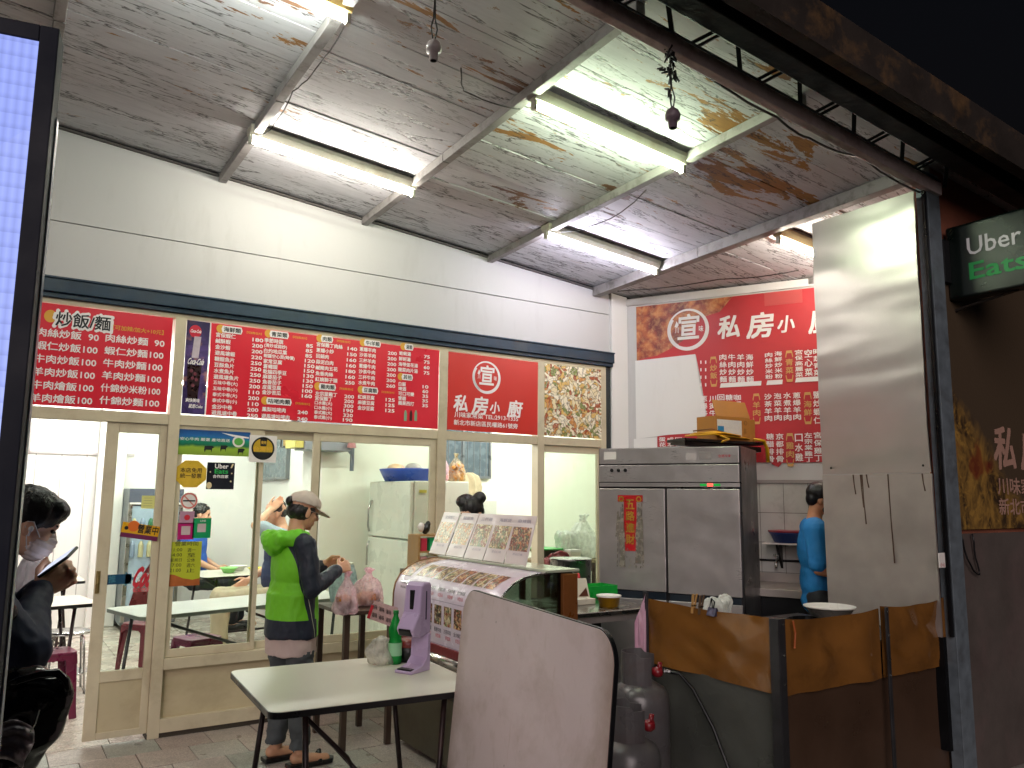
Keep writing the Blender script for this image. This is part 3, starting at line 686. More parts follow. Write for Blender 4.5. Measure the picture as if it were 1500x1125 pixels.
column([('蔥爆羊肉', 200), ('沙茶羊肉', 200), ('三杯羊肉', 200), ('蔥爆牛肉', 200), ('沙茶牛肉', 200), ('三杯牛肉', 200), ('水煮牛肉', 260)], (527, 511), (525, 560), 569, 568)
head('豆腐類', (533, 571), (552, 573), note=1)
column([('紅燒豆腐', 125), ('麻婆豆腐', 125), ('金沙豆腐', 125)], (524.5, 581), (524, 597), 568, 568)
head('湯類', (595, 508), (604, 509))
column([('蛤蜊湯', 75), ('鮮蚵湯', 75), ('海帶蛋花湯', 60), ('酸菜肉片湯', 75)], (585, 517), (583.5, 541), 622, 622)
head('其他', (591, 552), (603, 553))
column([('白飯', 10), ('啤酒', 60), ('可口可樂', 35), ('雪碧', 35), ('蘋果西打', 35)], (584, 562), (583.5, 590), 621, 621)
wmb.build('lettering', ink_w, T); kb.build('heading', ink_k, T); ymb.build('heading_mark', ink_y, T)
bb = MB(); 
for k_, px in enumerate((594, 602, 609)):
    a = onY(px, 611, YS); pl.poly(bb, [(a.x-.012, a.z-.03), (a.x+.012, a.z-.03), (a.x+.012, a.z+.03), (a.x+.005, a.z+.055), (a.x-.005, a.z+.055), (a.x-.012, a.z+.03)], .0005*k_, k_ % 2)
bb.build('bottle_print', [M('bottle_green_print', '#7fa88a', .4), M('bottle_dark_print', '#4a2420', .4)], T)
# --- logo of the shop: ring with a character inside, brush name beside or below
def logo(pl, mb, u, v, r):
    pl.ring(mb, u, v, r*.885, r*.965, wob=1.3, arc=(-.02, .985)); pl.ring(mb, u, v, r*.80, r*.90, arc=(.40, .66))
    pl.text(mb, '宣', u, v-r*.42, r*1.12, r*.95, bold=.028, cx=True, shear=.06)
    pl.text(mb, '川', u-r*.60, v-r*.12, r*.26, r*.17, bold=.01); pl.text(mb, '味', u+r*.50, v-r*.14, r*.27, r*.20, bold=.01)
    pl.poly(mb, [(u-r*.62, v+r*.18), (u-r*.52, v+r*.44), (u-r*.42, v+r*.26), (u-r*.50, v+r*.12)])
def brush(pl, mb, u, v, h, wd):
    for k_, (ch, dy, sc_) in enumerate(zip('私房小廚', (.06, -.04, .1, -.06), (1.0, 1.1, .72, 1.08))):
        pl.text(mb, ch, u+wd*k_*.258, v+dy*h, h*sc_, h*sc_*.98, bold=.034, shear=.14, wave=.012)
T, pl = sign_board('shop_sign', 'orange red shop sign with ring logo, name and telephone number, between menu and food photo', 'sign', 3.118, 4.015, 2.085, 2.728, redp3, y=-.035)
wmb = MB(); c0 = onY(713, 553, YS); logo(pl, wmb, c0.x, c0.z, .145)
a = onY(664, 592, YS); brush(pl, wmb, a.x, a.z-.065, .135, onY(762, 600, YS).x-a.x+.02)
a = onY(666, 607, YS); b_ = onY(759, 616, YS); pl.text(wmb, '川味家常菜 TEL:2913-1335', a.x, a.z-.022, .046, b_.x-a.x, bold=.02)
a = onY(665, 619, YS); pl.text(wmb, '新北市新店區民權路61號旁', a.x, a.z-.018, .044, b_.x-a.x-.004, bold=.02)
wmb.build('lettering', ink_w, T)
T, pl = sign_board('food_photo', 'square photo print of fried noodles above the pale right window', 'photo print', 4.092, 4.735, 2.085, 2.728, food1)

# --- torn menu board on the angled kitchen wall
pw = Plane(W(0, 0, .004), dR, (0, 0, 1), .0015)
def RW(px, py, off=.006):
    d = ray(px, py); n_ = nR; p0 = W(0, 0, off); k_ = (n_.dot(p0-CAM))/n_.dot(d); p = CAM+d*k_
    return (p-A0).dot(dR), p.z
T = thing('wall_menu', 'large torn red wall menu with fried chicken photo, written in upright columns, above the fridge', 'menu sign', tuple(W(1, 1.86, .01)))
MBp = MB()
def strip(u0, u1, z0, z1, mi=0, w=0): MBp.obox(W((u0+u1)/2, (z0+z1)/2, .004+w), dR*(u1-u0)/2, nR*.002, (0, 0, (z1-z0)/2), mi)
def tear(pts, mat, name, off=.004):
    return MB().prism([W(u_, z_, off) for u_, z_ in pts], nR*.002).build(name, mat, T)
tear([(.10, 3.37), (1.95, 3.37), (1.95, 1.865), (1.40, 1.86), (1.37, 1.825), (1.33, 1.84), (1.30, 1.865), (.86, 1.87), (.70, 2.05), (.30, 2.07), (.29, 2.10), (.31, 2.135), (.70, 2.14), (.66, 2.22), (.76, 2.30), (.74, 2.42), (.715, 2.6), (.67, 2.86), (.10, 2.84)], redp2, 'red_sheet')
tear([(.29, 2.02), (.62, 2.03), (.64, 2.10), (.29, 2.12)], redp2, 'torn_scrap', .002)
t_ = NT('chicken_print'); P_ = t_.geo()
f_ = t_.n('ShaderNodeTexVoronoi'); nz = t_.n('ShaderNodeTexNoise'); t_.l(P_, nz.inputs[0]); nz.inputs['Scale'].default_value = 6; nz.inputs['Detail'].default_value = 5
vv = t_.n('ShaderNodeVectorMath', operation='MULTIPLY_ADD'); t_.l(nz.outputs[1], vv.inputs[0]); vv.inputs[1].default_value = (.25,)*3; t_.l(P_, vv.inputs[2])
vx = t_.vor(vv.outputs[0], 9, 'F1', 'Distance'); cc = t_.ramp(vx, [(0, '#d08a52'), (.35, '#b5643a'), (.6, '#8f3a2a'), (.8, '#6b2320')])
cc = t_.mix(t_.ramp(t_.noise(P_, 22, 5, .7), [(.45, 0.), (.7, .6)]), cc, '#dba871')
t_.bsdf(cc, .4)
tear([(.10, 3.369), (.62, 3.369), (1.02, 3.369), (.90, 3.24), (.72, 3.20), (.55, 3.0), (.42, 2.93), (.3, 2.88), (.2, 2.87), (.10, 2.845)], t_.m, 'chicken_photo', .0065)
strip(1.30, 1.62, 3.25, 3.369, w=.003)
MBp.build('faded_print', M('faded_red_print', '#c04a48', .5), T)
wmb = MB(); pw.off = .0085
u0, z0 = RW(1008, 483); logo(pw, wmb, u0, z0, .205)
u0, z0 = RW(1051, 497); brush(pw, wmb, u0, z0-.01, .20, 1.02)
ymb = MB()
def vcol(body, px, py0, py1, px1=None, mb=None, wd=.062, bold=.022):
    n_ = len(body); px1 = px1 or px+1
    for i, ch in enumerate(body):
        if ch == ' ': continue
        f = (i+.5)/n_; u_, z_ = RW(px+(px1-px)*f, py0+(py1-py0)*f); _, za = RW(px, py0); _, zb = RW(px, py1)
        hh = (za-zb)/n_*.80
        if ch == '一': hh *= .2
        pw.text(mb or wmb, ch, u_, z_-hh/2, min(hh, wd*1.05), wd, bold=bold, cx=True)
for px, s_ in ((1059, '肉絲炒麵'), (1072, '牛肉炒麵'), (1085, '羊肉炒麵'), (1098, '海鮮炒麵')): vcol(s_, px, 518, 561)
vcol('肉絲炒米粉', 1126, 516, 556); vcol('海鮮炒米粉', 1140, 514, 555)
vcol('宮保高麗菜', 1170, 512, 553); vcol('空心菜', 1184, 511, 552); vcol('時蔬青菜', 1197, 510, 551)
vcol('︹炒飯︺', 1045, 522, 567, mb=ymb); vcol('︹青菜︺', 1156, 513, 560, mb=ymb)
for (xa, xb, yy_) in ((1053, 1115, 564), (1121, 1146, 560), (1163, 1203, 556)):
    a = RW(xa, yy_+1); b_ = RW(xb, yy_-2); pw.poly(wmb, [(a[0]+.01, a[1]-.02), (b_[0], a[1]-.02), (b_[0]+.005, a[1]+.02), (a[0]+.02, a[1]+.02)])
vcol('蔥爆牛肉', 1031, 579, 621); vcol('川燙牛肉', 1044, 579, 621); vcol('回鍋', 1056, 577, 598); vcol('糖醋', 1068, 577, 598); vcol('咖哩', 1080, 577, 598)
vcol('沙茶羊肉', 1125, 576, 618); vcol('泡菜羊肉', 1139, 575, 617); vcol('水煮羊肉', 1153, 574, 617); vcol('蔥爆羊肉', 1167, 574, 616)
vcol('︹羊肉︺', 1108, 576, 622, mb=ymb); vcol('︹海鮮︺', 1183, 574, 622, mb=ymb); vcol('鹽炒蝦仁', 1197, 572, 622)
vcol('京都排骨', 1142, 634, 678); vcol('糖醋排骨', 1128, 634, 678); vcol('︹雞肉︺', 1157, 634, 684, mb=ymb); vcol('口水雞', 1170, 634, 677); vcol('左宗棠雞丁', 1184, 633, 678); vcol('宮保雞丁', 1198, 632, 677)
for px, s_ in ((970, '蛋花'), (982, '成本'), (994, '回鍋')): vcol(s_, px, 640, 655)
for k_, px in enumerate((1026, 1033)):
    for j_ in range(4): u_, z_ = RW(px, 530+j_*11); pw.rect(wmb, u_, u_+.012, z_-.02, z_+.01)
wmb.build('lettering', ink_w, T); ymb.build('heading', M('gold_ink', '#d3a35c', .5), T)
pw.off = .0015
T = thing('white_patch', 'bare white panel where the left part of the wall menu was torn off', 'wall panel', tuple(W(.4, 2.1, .01)))
MB().prism([W(u_, z_, .008) for u_, z_ in ((.085, 2.845), (.665, 2.865), (.70, 2.6), (.735, 2.40), (.75, 2.30), (.68, 2.22), (.69, 2.14), (.40, 2.13), (.085, 2.10))], nR*.003).build('panel', white_in, T)
MB().prism([W(u_, z_, .004) for u_, z_ in ((.06, 2.10), (.285, 2.11), (.285, 1.72), (.06, 1.72))], nR*.004).build('lower_panel', white_in, T)

# --- stickers on the shop windows
def sticker(name, label, px0, py0, px1, py1, mat, cat='sticker', y=-.021, shape='rect', tilt=0, group=None, sh=0):
    a = onY(px0, py0, y); b_ = onY(px1, py1, y); cx_, cz_ = (a.x+b_.x)/2, (a.z+b_.z)/2; wd, ht = abs(b_.x-a.x), abs(a.z-b_.z)
    T = thing(name, label, cat, (cx_, y, cz_), 0, group)
    ux = Vector((math.cos(tilt), 0, math.sin(tilt))); uz = Vector((-math.sin(tilt), 0, math.cos(tilt)))
    pl = Plane(Vector((cx_, y, cz_))-ux*wd/2-uz*ht/2, ux, uz, .0012)
    if shape == 'rect': pts = [(0, 0), (wd, 0), (wd+sh, ht), (sh, ht)]
    elif shape == 'oct': pts = [(wd/2+wd/2*math.cos(2*math.pi*(k+.5)/8)*1.04, ht/2+ht/2*math.sin(2*math.pi*(k+.5)/8)*1.04) for k in range(8)]
    else: pts = [(wd/2+wd/2*math.cos(2*math.pi*k/32), ht/2+ht/2*math.sin(2*math.pi*k/32)) for k in range(32)]
    pl.off = 0; MB().prism([pl.P(u_, v_) for u_, v_ in pts], pl.n*.001).build('sheet', mat, T); pl.off = .0016
    return T, pl, wd, ht
t_ = NT('pasture_print'); zz = t_.xyz(t_.obj())[2]; P_ = t_.obj()
c_ = t_.ramp(zz, [(.40, '#8aa83a'), (.44, '#6f9a35')])
mr = t_.n('ShaderNodeMapRange'); t_.l(zz, mr.inputs[0]); mr.inputs[1].default_value = -.09; mr.inputs[2].default_value = .09
c_ = t_.ramp(t_.math('ADD', mr.outputs[0], t_.math('MULTIPLY', t_.math('SUBTRACT', t_.noise(P_, 12, 4), .5), .25)), [(0, '#7f9a3c'), (.3, '#93b53c'), (.42, '#1f6a4a'), (.62, '#178a72'), (.72, '#2a6aa8'), (1, '#1b3f7a')])
t_.bsdf(c_, .35)
T, pl, wd, ht = sticker('farm_sticker', 'wide sticker of a green pasture with dark cows under blue sky', 258, 628, 365, 669, t_.m)
b1 = MB(); pl.disc(b1, wd*.84, ht*.60, .042, .04); b1.build('badge_ring', paper, T); b1 = MB(); pl.disc(b1, wd*.84, ht*.60, .030, .026, .001); b1.build('badge', M('badge_green', '#5fae4a'), T)
b1 = MB()
for (u_, v_, s_) in ((.44, .22, .030), (.64, .26, .022), (.88, .16, .022)):
    pl.poly(b1, [(wd*u_-s_, ht*v_), (wd*u_-s_*.8, ht*v_-.02), (wd*u_-s_*.6, ht*v_), (wd*u_+s_*.5, ht*v_), (wd*u_+s_*.6, ht*v_-.02), (wd*u_+s_*.8, ht*v_+.01), (wd*u_+s_*1.3, ht*v_+.02), (wd*u_+s_*.7, ht*v_+.028), (wd*u_-s_*.9, ht*v_+.026)], .0005)
b1.build('cow_print', ink_k, T)
b1 = MB(); pl.poly(b1, [(wd*.60, ht*.93), (wd*.98, ht*.80), (wd*.98, ht*.74), (wd*.75, ht*.80)], .0003); pl.text(b1, '安心牛肉 嚴選 產地直送', wd*.06, ht*.56, .022, wd*.66, bold=.01, w=.0006); b1.build('lettering', ink_w, T)
T, pl, wd, ht = sticker('round_sticker', 'gold eight sided sticker with two lines of black writing', 257, 673, 302, 715, M('gold_sticker', '#d9b43a', .35, 0, .15, 20, 0), shape='oct')
b1 = MB(); pl.text(b1, '本店免用', wd*.17, ht*.55, .032, wd*.66, bold=.01); pl.text(b1, '統一發票', wd*.17, ht*.35, .032, wd*.66, bold=.01); b1.build('lettering', ink_k, T)
T, pl, wd, ht = sticker('delivery_sticker', 'small black square delivery sticker beside the gold one', 304, 677, 342, 717, M('sticker_black', '#161a26', .35))
b1 = MB(); pl.text(b1, 'Uber', wd*.28, ht*.78, .030, wd*.48, bold=.03); pl.text(b1, '合作店家', wd*.22, ht*.42, .022, wd*.56, bold=.03); b1.build('lettering', ink_w, T)
b1 = MB(); pl.text(b1, 'Eats', wd*.28, ht*.59, .030, wd*.48, bold=.03); b1.build('green_lettering', M('green_ink', '#35b45a', .4), T)
b1 = MB(); pl.poly(b1, [(wd*.84, ht*.80), (wd*.90, ht*.80), (wd*.96, ht*.96), (wd*.90, ht*.96)]); pl.disc(b1, wd*.10, ht*.14, .018, .022); pl.disc(b1, wd*.12, ht*.64, .005); pl.disc(b1, wd*.90, ht*.60, .005); pl.disc(b1, wd*.88, ht*.30, .006); b1.build('cutlery_print', M('cutlery', '#d9c79a'), T)
T, pl, wd, ht = sticker('cat_sticker', 'white square sticker with a yellow and black round emblem on the window bar', 366, 637, 404, 678, paper, y=-.042)
b1 = MB(); pl.disc(b1, wd*.5, ht*.52, wd*.40, ht*.40); b1.build('emblem', M('emblem_yellow', '#c8a52e', .4), T)
b1 = MB(); pl.ring(b1, wd*.5, ht*.52, wd*.36, wd*.42, .0008); pl.poly(b1, [(wd*.40, ht*.60), (wd*.62, ht*.60), (wd*.64, ht*.92), (wd*.38, ht*.92)], .0008); pl.poly(b1, [(wd*.12, ht*.38), (wd*.88, ht*.38), (wd*.75, ht*.20), (wd*.5, ht*.14), (wd*.25, ht*.20)], .0008); b1.build('emblem_black', ink_k, T)
b1 = MB(); pl.text(b1, '台灣豬', wd*.16, ht*.40, .036, wd*.68, bold=.03, w=.0014); pl.text(b1, '使用', wd*.42, ht*.68, .022, wd*.18, bold=.03, w=.0014); b1.build('lettering', M('emblem_gold', '#e0b53a'), T)
T, pl, wd, ht = sticker('no_smoking_sticker', 'round white no smoking sticker with red ring', 265, 721, 289, 746, paper, shape='round')
b1 = MB(); pl.ring(b1, wd/2, ht/2, wd*.38, wd*.48); pl.poly(b1, [(wd*.2, ht*.75), (wd*.25, ht*.8), (wd*.8, ht*.25), (wd*.75, ht*.2)]); b1.build('ring', M('pale_red', '#d77a70'), T)
b1 = MB(); pl.rect(b1, wd*.15, wd*.85, ht*.46, ht*.54, .0006); b1.build('cigarette_print', ink_k, T)
T, pl, wd, ht = sticker('pale_sticker', 'faded mauve sticker below the no smoking sign', 264, 749, 284, 767, M('faded_mauve', '#b58aa0', .4)); 
b1 = MB(); pl.disc(b1, wd/2, ht/2, wd*.2); b1.build('emblem', ink_r, T)
T, pl, wd, ht = sticker('payment_sticker', 'magenta payment sticker with a pale square, left of the green one', 261, 766, 283, 790, M('magenta_print', '#b3186a', .35)); b1 = MB(); pl.rect(b1, wd*.22, wd*.78, ht*.28, ht*.80); b1.build('pale_square', M('pale_sq', '#c9b6b6'), T)
T, pl, wd, ht = sticker('payment_sticker', 'green payment sticker with a pale square, right of the magenta one', 283, 759, 308, 788, M('green_print', '#12955a', .35)); b1 = MB(); pl.rect(b1, wd*.26, wd*.72, ht*.30, ht*.72); b1.build('pale_square', M('pale_sq', '#c9b6b6'), T); b1 = MB(); pl.text(b1, 'LINE', wd*.4, ht*.82, .012, wd*.3); b1.build('lettering', ink_w, T)
T, pl, wd, ht = sticker('notice_paper', 'sheet of handwritten yellow green notice with brown hills at its foot', 241, 794, 292, 857, M('notice_green', '#b7bf2c', .5, 0, .12, 4, 0), cat='notice')
b1 = MB(); pl.text(b1, '營業時間', wd*.28, ht*.90, .030, wd*.62, bold=0)
for r_ in range(5):
    pl.text(b1, ['11:00', '14:00', '星期日', '17:00', '21:00'][r_], wd*.18, ht*(.78-.115*r_), .022, wd*.3, bold=0); pl.text(b1, ['週一', '至', '公休', '週六', '止'][r_], wd*.62, ht*(.76-.115*r_), .026, wd*.22, bold=0)
b1.build('lettering', ink_k, T)
b1 = MB(); pl.poly(b1, [(0, 0), (wd, 0), (wd, ht*.16), (wd*.8, ht*.13), (wd*.55, ht*.17), (wd*.3, ht*.26), (wd*.1, ht*.28), (0, ht*.30)]); b1.build('hill_print', M('hill_brown', '#b5622e', .5, 0, .3, 20, 0), T)
T, pl, wd, ht = sticker('open_plate', 'tilted yellow and purple plate hung on the sliding door', 178, 768, 232, 789, M('plate_yellow', '#e0a81e', .35), cat='sign', y=-.026, tilt=R(-9))
b1 = MB(); pl.rect(b1, 0, wd, 0, ht*.30); b1.build('purple_band', M('plate_purple', '#6a1a4a'), T)
b1 = MB(); pl.text(b1, '營業中', wd*.42, ht*.40, .055, wd*.55, bold=.03); pl.disc(b1, wd*.12, ht*.62, .012); b1.build('lettering', ink_k, T)
b1 = MB(); pl.disc(b1, wd*.30, ht*.80, .035); b1.build('orange_flower', M('flower_orange', '#e0702a'), T)
T, pl, wd, ht = sticker('push_sticker', 'narrow dark blue arrow sticker on the sliding door glass', 156, 842, 192, 855, M('arrow_blue', '#1b4a68', .35), y=-.004)
b1 = MB(); pl.text(b1, '推', wd*.1, ht*.2, .045, .04, bold=.02); pl.poly(b1, [(wd*.75, ht*1.25), (wd*1.12, ht*.5), (wd*.75, -ht*.25)], -.0006); b1.build('arrow_print', M('arrow_teal', '#3f7f94'), T)
T, pl, wd, ht = sticker('cola_sticker', 'red cola script sticker low on the sliding door glass', 193, 840, 223, 866, PLASTIC('clear_film', '#ffffff', .95), y=-.004)
b1 = MB(); pl.text(b1, 'Coca', 0, ht*.28, .12, wd, bold=.05, shear=.3); pl.text(b1, '歡迎光臨', wd*.1, 0, .025, wd*.8, bold=.02); b1.build('lettering', ink_r, T)
T, pl, wd, ht = sticker('yellow_note', 'small pale yellow paper note on the sliding door glass', 208, 726, 226, 745, M('note_yellow', '#dfe08a', .6), cat='note', y=-.004)
b1 = MB(); [pl.rect(b1, wd*.15, wd*.8, ht*(.2+.2*k_), ht*(.23+.2*k_)) for k_ in range(4)]; b1.build('writing', M('pencil', '#9a9a6a'), T)

# --- poster on the neighbour wall, delivery light box
t_ = NT('dark_food_poster'); P_ = t_.geo(); x_, y_, z_ = t_.xyz(P_)
nn = t_.noise(t_.vmul(P_, (1.6, 1, 1.0)), 2.6, 6, .6, 1.6); v_ = t_.vor(P_, 6, 'SMOOTH_F1'); 
nod = t_.mix(t_.ramp(nn, [(.38, 0.), (.62, 1.)]), '#3a2c20', '#9a763a'); nod = t_.mix(t_.ramp(t_.noise(P_, 9, 5, .6, 2.5), [(.5, 0.), (.66, .7)]), nod, '#a8823e')
nod = t_.mix(t_.ramp(t_.noise(P_, 3.3, 3), [(.58, 0.), (.66, .7)]), nod, '#6a1f18')
edge = t_.math('ADD', t_.math('MULTIPLY', t_.math('SUBTRACT', x_, 4.8), .9), t_.math('SUBTRACT', z_, 1.4))
c_ = t_.mix(t_.ramp(t_.math('ADD', edge, t_.math('MULTIPLY', t_.noise(P_, 3, 4), .3)), [(.85, 0.), (1.05, 1.)]), nod, '#4d4032')
t_.bsdf(c_, .4, 0, t_.noise(P_, 60, 3), .1)
T = thing('wall_poster', 'dark brown poster of braised noodles with pale shop name on the right wall', 'poster', (5.8, -3.215, 1.38))
MB().box(4.79, 8.4, -3.232, -3.222, 1.385, 3.05).build('sheet', t_.m, T)
pl = Plane((0, -3.232, 0), (1, 0, 0), (0, 0, 1), .0015); b1 = MB()
a = onY(1455, 655, -3.235); pl.text(b1, '私', a.x, a.z-.13, .26, .27, bold=.034, shear=.12); pl.text(b1, '房小廚', a.x+.34, a.z-.13, .26, .9, bold=.034, shear=.12)
a = onY(1462, 712, -3.235); pl.text(b1, '川味家常菜', a.x, a.z-.05, .105, .72, bold=.02)
a = onY(1464, 742, -3.235); pl.text(b1, '新北市新店區', a.x, a.z-.05, .10, .80, bold=.02)
pl.ring(b1, 6.55, 2.42, .58, .63, arc=(.2, 1.1)); b1.build('lettering', M('pink_ink', '#b08a7a', .5), T)
T = thing('delivery_sign', 'dark green projecting light box with white and green delivery lettering', 'sign', (4.88, -3.5, 2.75))
MB().box(4.83, 4.95, -3.90, -3.235, 2.76, 3.215).build('box', M('box_green', '#07120f', .34, 0, .1, 3, .02, 5), T, bev=.015, seg=3)
pl = Plane((4.828, -3.245, 2.76), (0, -1, 0), (0, 0, 1), .0015)
b1 = MB(); pl.text(b1, 'Uber', .12, .25, .105, .30, bold=.012); b1.build('white_lettering', M('box_white', '#e6e8ea', .5), T)
b1 = MB(); pl.text(b1, 'Eats', .125, .10, .10, .32, bold=.022); b1.build('green_lettering', M('box_green_ink', '#27a855', .5), T)
MB().box(4.76, 4.83, -3.26, -3.20, 2.86, 3.13).build('bracket', dkmetal, T, bev=.004); MB().tube([(4.90, -3.6, 2.76), (4.90, -3.3, 2.72), (4.90, -3.20, 2.70)], .008, 6).build('stay_rod', rust, T)

# --- big light panel at the left edge, near the street
LP = thing('led_panel', 'tall glowing pale blue light panel in a navy frame at the left edge', 'light panel', (-.25, -4.16, .3))
dL = Vector((math.cos(R(10.5)), -math.sin(R(10.5)), 0)); nL = Vector((dL.y, -dL.x, 0)); c0 = Vector((.048, -4.2, 0))
def lb_(u0, u1, z0, z1, o0, o1): return MB().obox(c0+dL*(u0+u1)/2+nL*(o0+o1)/2+Vector((0, 0, (z0+z1)/2)), dL*(u1-u0)/2, nL*(o1-o0)/2, (0, 0, (z1-z0)/2))
navy = M('navy_frame', '#050d20', .75, .0, .1, 5, .05)
TOPZ = 2.365
for a_ in ((-.030, 0, .35, TOPZ), (-1.0, -.97, .35, TOPZ)): lb_(*a_, -.05, .012).build('frame_upright', navy, LP, bev=.002)
for a_ in ((-.97, -.03, TOPZ-.03, TOPZ), (-.97, -.03, .35, .40)): lb_(*a_, -.05, .012).build('frame_rail', navy, LP, bev=.002)
lb_(.0005, .003, .35, TOPZ-.15, -.052, -.03).build('edge_strip', M('pale_edge', '#b9c2d8', .3), LP)
lb_(-.97, -.03, .40, TOPZ-.03, -.045, .0).build('back', blackp, LP)
t_ = NT('led_face'); P_ = t_.obj(); x_, y_, z_ = t_.xyz(P_)
ln = t_.ramp(t_.math('FRACT', t_.math('MULTIPLY', x_, 70.0)), [(0, .8), (.5, 1.), (1, .8)])
blk = t_.ramp(t_.vor(t_.vmul(P_, (3, 1, 2)), 2.2, 'F1', 'Color'), [(0, '#8497ee'), (1, '#c0caff')])
rows = t_.ramp(t_.math('FRACT', t_.math('MULTIPLY', z_, 38.0)), [(0, .82), (.4, 1.)])
cc = t_.mix(1, t_.mix(1, t_.mix(.6, blk, '#a5b2fb'), ln, 'MULTIPLY'), rows, 'MULTIPLY')
e_ = t_.n('ShaderNodeEmission'); t_.l(cc, e_.inputs[0]); e_.inputs[1].default_value = .8; t_.l(e_.outputs[0], t_.out.inputs[0])
lb_(-.97, -.03, .40, TOPZ-.03, .0, .008).build('lit_face', t_.m, LP)
for u_ in (-.1, -.9): lb_(u_-.02, u_+.02, -.05, .35, 0, .04).build('stand_leg', navy, LP)

# ================================================================ FURNITURE AND KITCHEN
ptop = M('laminate_top', '#d3cec1', .32, 0, .04, 3, .02, 20, rv=.02)
legm = M('brown_leg_paint', '#2c2022', .35, .3, .2, 8, .1, 30, '#5a4038', .5, 8)
chrome = M('chrome_tube', '#b9b9b9', .2, 1, .1, 8, .03)
def rrect(w_, d_, r, n=6):
    P = []
    for cx_, cy_, a0 in ((w_/2-r, d_/2-r, 0), (-w_/2+r, d_/2-r, 90), (-w_/2+r, -d_/2+r, 180), (w_/2-r, -d_/2+r, 270)):
        for k in range(n+1): a = R(a0+90*k/n); P.append((cx_+r*math.cos(a), cy_+r*math.sin(a)))
    return P
def fold_table(label, loc, rz, w_, d_, h=.74, group=None, top=ptop, edge=blackp, lm=legm, cat='table'):
    T = thing('folding_table', label, cat, (loc[0], loc[1], 0), rz, group)
    MB().prism([(x, y, h-.022) for x, y in rrect(w_-.006, d_-.006, .05)], (0, 0, .022)).build('tabletop', top, T, world=False, bev=.001)
    MB().prism([(x, y, h-.026) for x, y in rrect(w_, d_, .052)], (0, 0, .024)).build('edge_band', edge, T, world=False)
    for s in (-1, 1):
        x = s*(w_/2-.14)
        for q in (-1, 1):
            MB().tube([(x-s*.02, q*(d_/2-.1), h-.03), (x+s*.06*q, q*(d_/2-.12), .012)], .0125, 10).build('leg', lm, T, world=False, smooth=True)
        MB().tube([(x-.03*s, -(d_/2-.11), .14), (x+.03*s, d_/2-.12, .14)], .011, 8).build('foot_bar', lm, T, world=False, smooth=True)
        MB().bar((x-s*.02, -(d_/2-.1), h-.036), (x-s*.02, d_/2-.1, h-.036), .03, .018).build('top_bar', lm, T, world=False)
    for q in (-1, 1):
        MB().tube([(-(w_/2-.16), q*.10, h-.05), (-.05, q*.10, h-.30), (.05, -q*.10, h-.42), (w_/2-.16, -q*.10, .16)], .010, 8).build('brace', lm, T, world=False, smooth=True)
    MB().tube([(-(w_/2-.16), 0, .14), (w_/2-.16, 0, .14)], .011, 8).build('stretcher', lm, T, world=False, smooth=True)
    return T
fold_table('white topped folding table with dark edge outside the shop, holding a mauve dispenser', (1.455, -2.27), R(-4), .92, .84)
gl = M('steel_top', '#c9ccc8', .3, .1, .05, 3, .03, rv=.02)
fold_table('long pale table just behind the window, under the stickers', (1.72, .62), R(14), 1.75, .62, top=gl, edge=M('grey_edge', '#7e8684', .4), lm=M('grey_leg', '#4a4c50', .4, .4), group='tables in the dining room')
fold_table('far round cornered table holding green and yellow bowls', (2.42, 3.0), R(8), 1.2, .75, group='tables in the dining room')
fold_table('table by the open door, just behind the man with the phone', (.30, 1.25), R(10), .95, .62, group='tables in the dining room')
fold_table('small far table against the white wall left of the door', (.50, 3.05), R(0), .75, .6, group='tables in the dining room')
# leaning tabletop
A_t, A_b, B_t, B_b = Vector((1.765, -2.72, 1.165)), Vector((1.66, -2.70, 0.0)), Vector((1.64, -3.85, 1.145)), Vector((1.50, -3.83, 0.0))
ux = (B_t-A_t).normalized(); L_ = (B_t-A_t).length; uz = (A_t-A_b); H_ = uz.length; uz.normalize(); nn_ = ux.cross(uz).normalized()
if nn_.x > 0: nn_ = -nn_
T = thing('leaning_tabletop', 'scuffed pinkish white tabletop with rounded corners, folded and leaning upright in the foreground', 'tabletop', tuple((A_b+B_b)/2))
t_ = NT('scuffed_laminate'); P_ = t_.obj(); c_ = t_.mix(t_.noise(P_, 2.2, 4), '#cdbcbd', '#ddcfce')
c_ = t_.mix(t_.ramp(t_.noise(P_, 2.6, 9, .7, .5), [(.48, 0.), (.72, .55)]), c_, '#a08c7c'); c_ = t_.mix(t_.ramp(t_.vor(t_.vmul(P_, (1, 1, .8)), 7.5), [(.018, .8), (.035, 0.)]), c_, '#4a3c34')
c_ = t_.mix(t_.ramp(t_.noise(t_.vmul(P_, (1, 1, .12)), 45, 3, .7), [(.62, 0.), (.74, .35)]), c_, '#b8a698'); x_, y_, z_ = t_.xyz(P_)
ed_ = t_.math('ADD', t_.math('ABSOLUTE', y_), t_.math('MULTIPLY', t_.noise(P_, 9, 6, .7), .14)); c_ = t_.mix(t_.ramp(ed_, [(.53, 0.), (.66, .65)]), c_, '#8a6f58')
t_.bsdf(c_, t_.ramp(t_.noise(P_, 4, 6), [(.3, .30), (.7, .55)]), 0, t_.noise(P_, 60, 5), .12, .003); board_m = t_.m
def bp(pts, o0, o1, name, mat, bev=0): MB().prism([A_b+ux*(x+L_/2)+uz*(y+H_/2)+nn_*o0 for x, y in pts], nn_*(o1-o0)).build(name, mat, T, bev=bev)
bp(rrect(L_-.008, H_-.008, .10, 10), .0, .006, 'face', board_m, .001)
bp(rrect(L_, H_, .104, 10), -.012, .003, 'edge_band', blackp)
bp([(-.3, -.02), (.3, -.02), (.3, .02), (-.3, .02)], -.06, -.024, 'batten', M('raw_wood', '#8a6a45', .7))
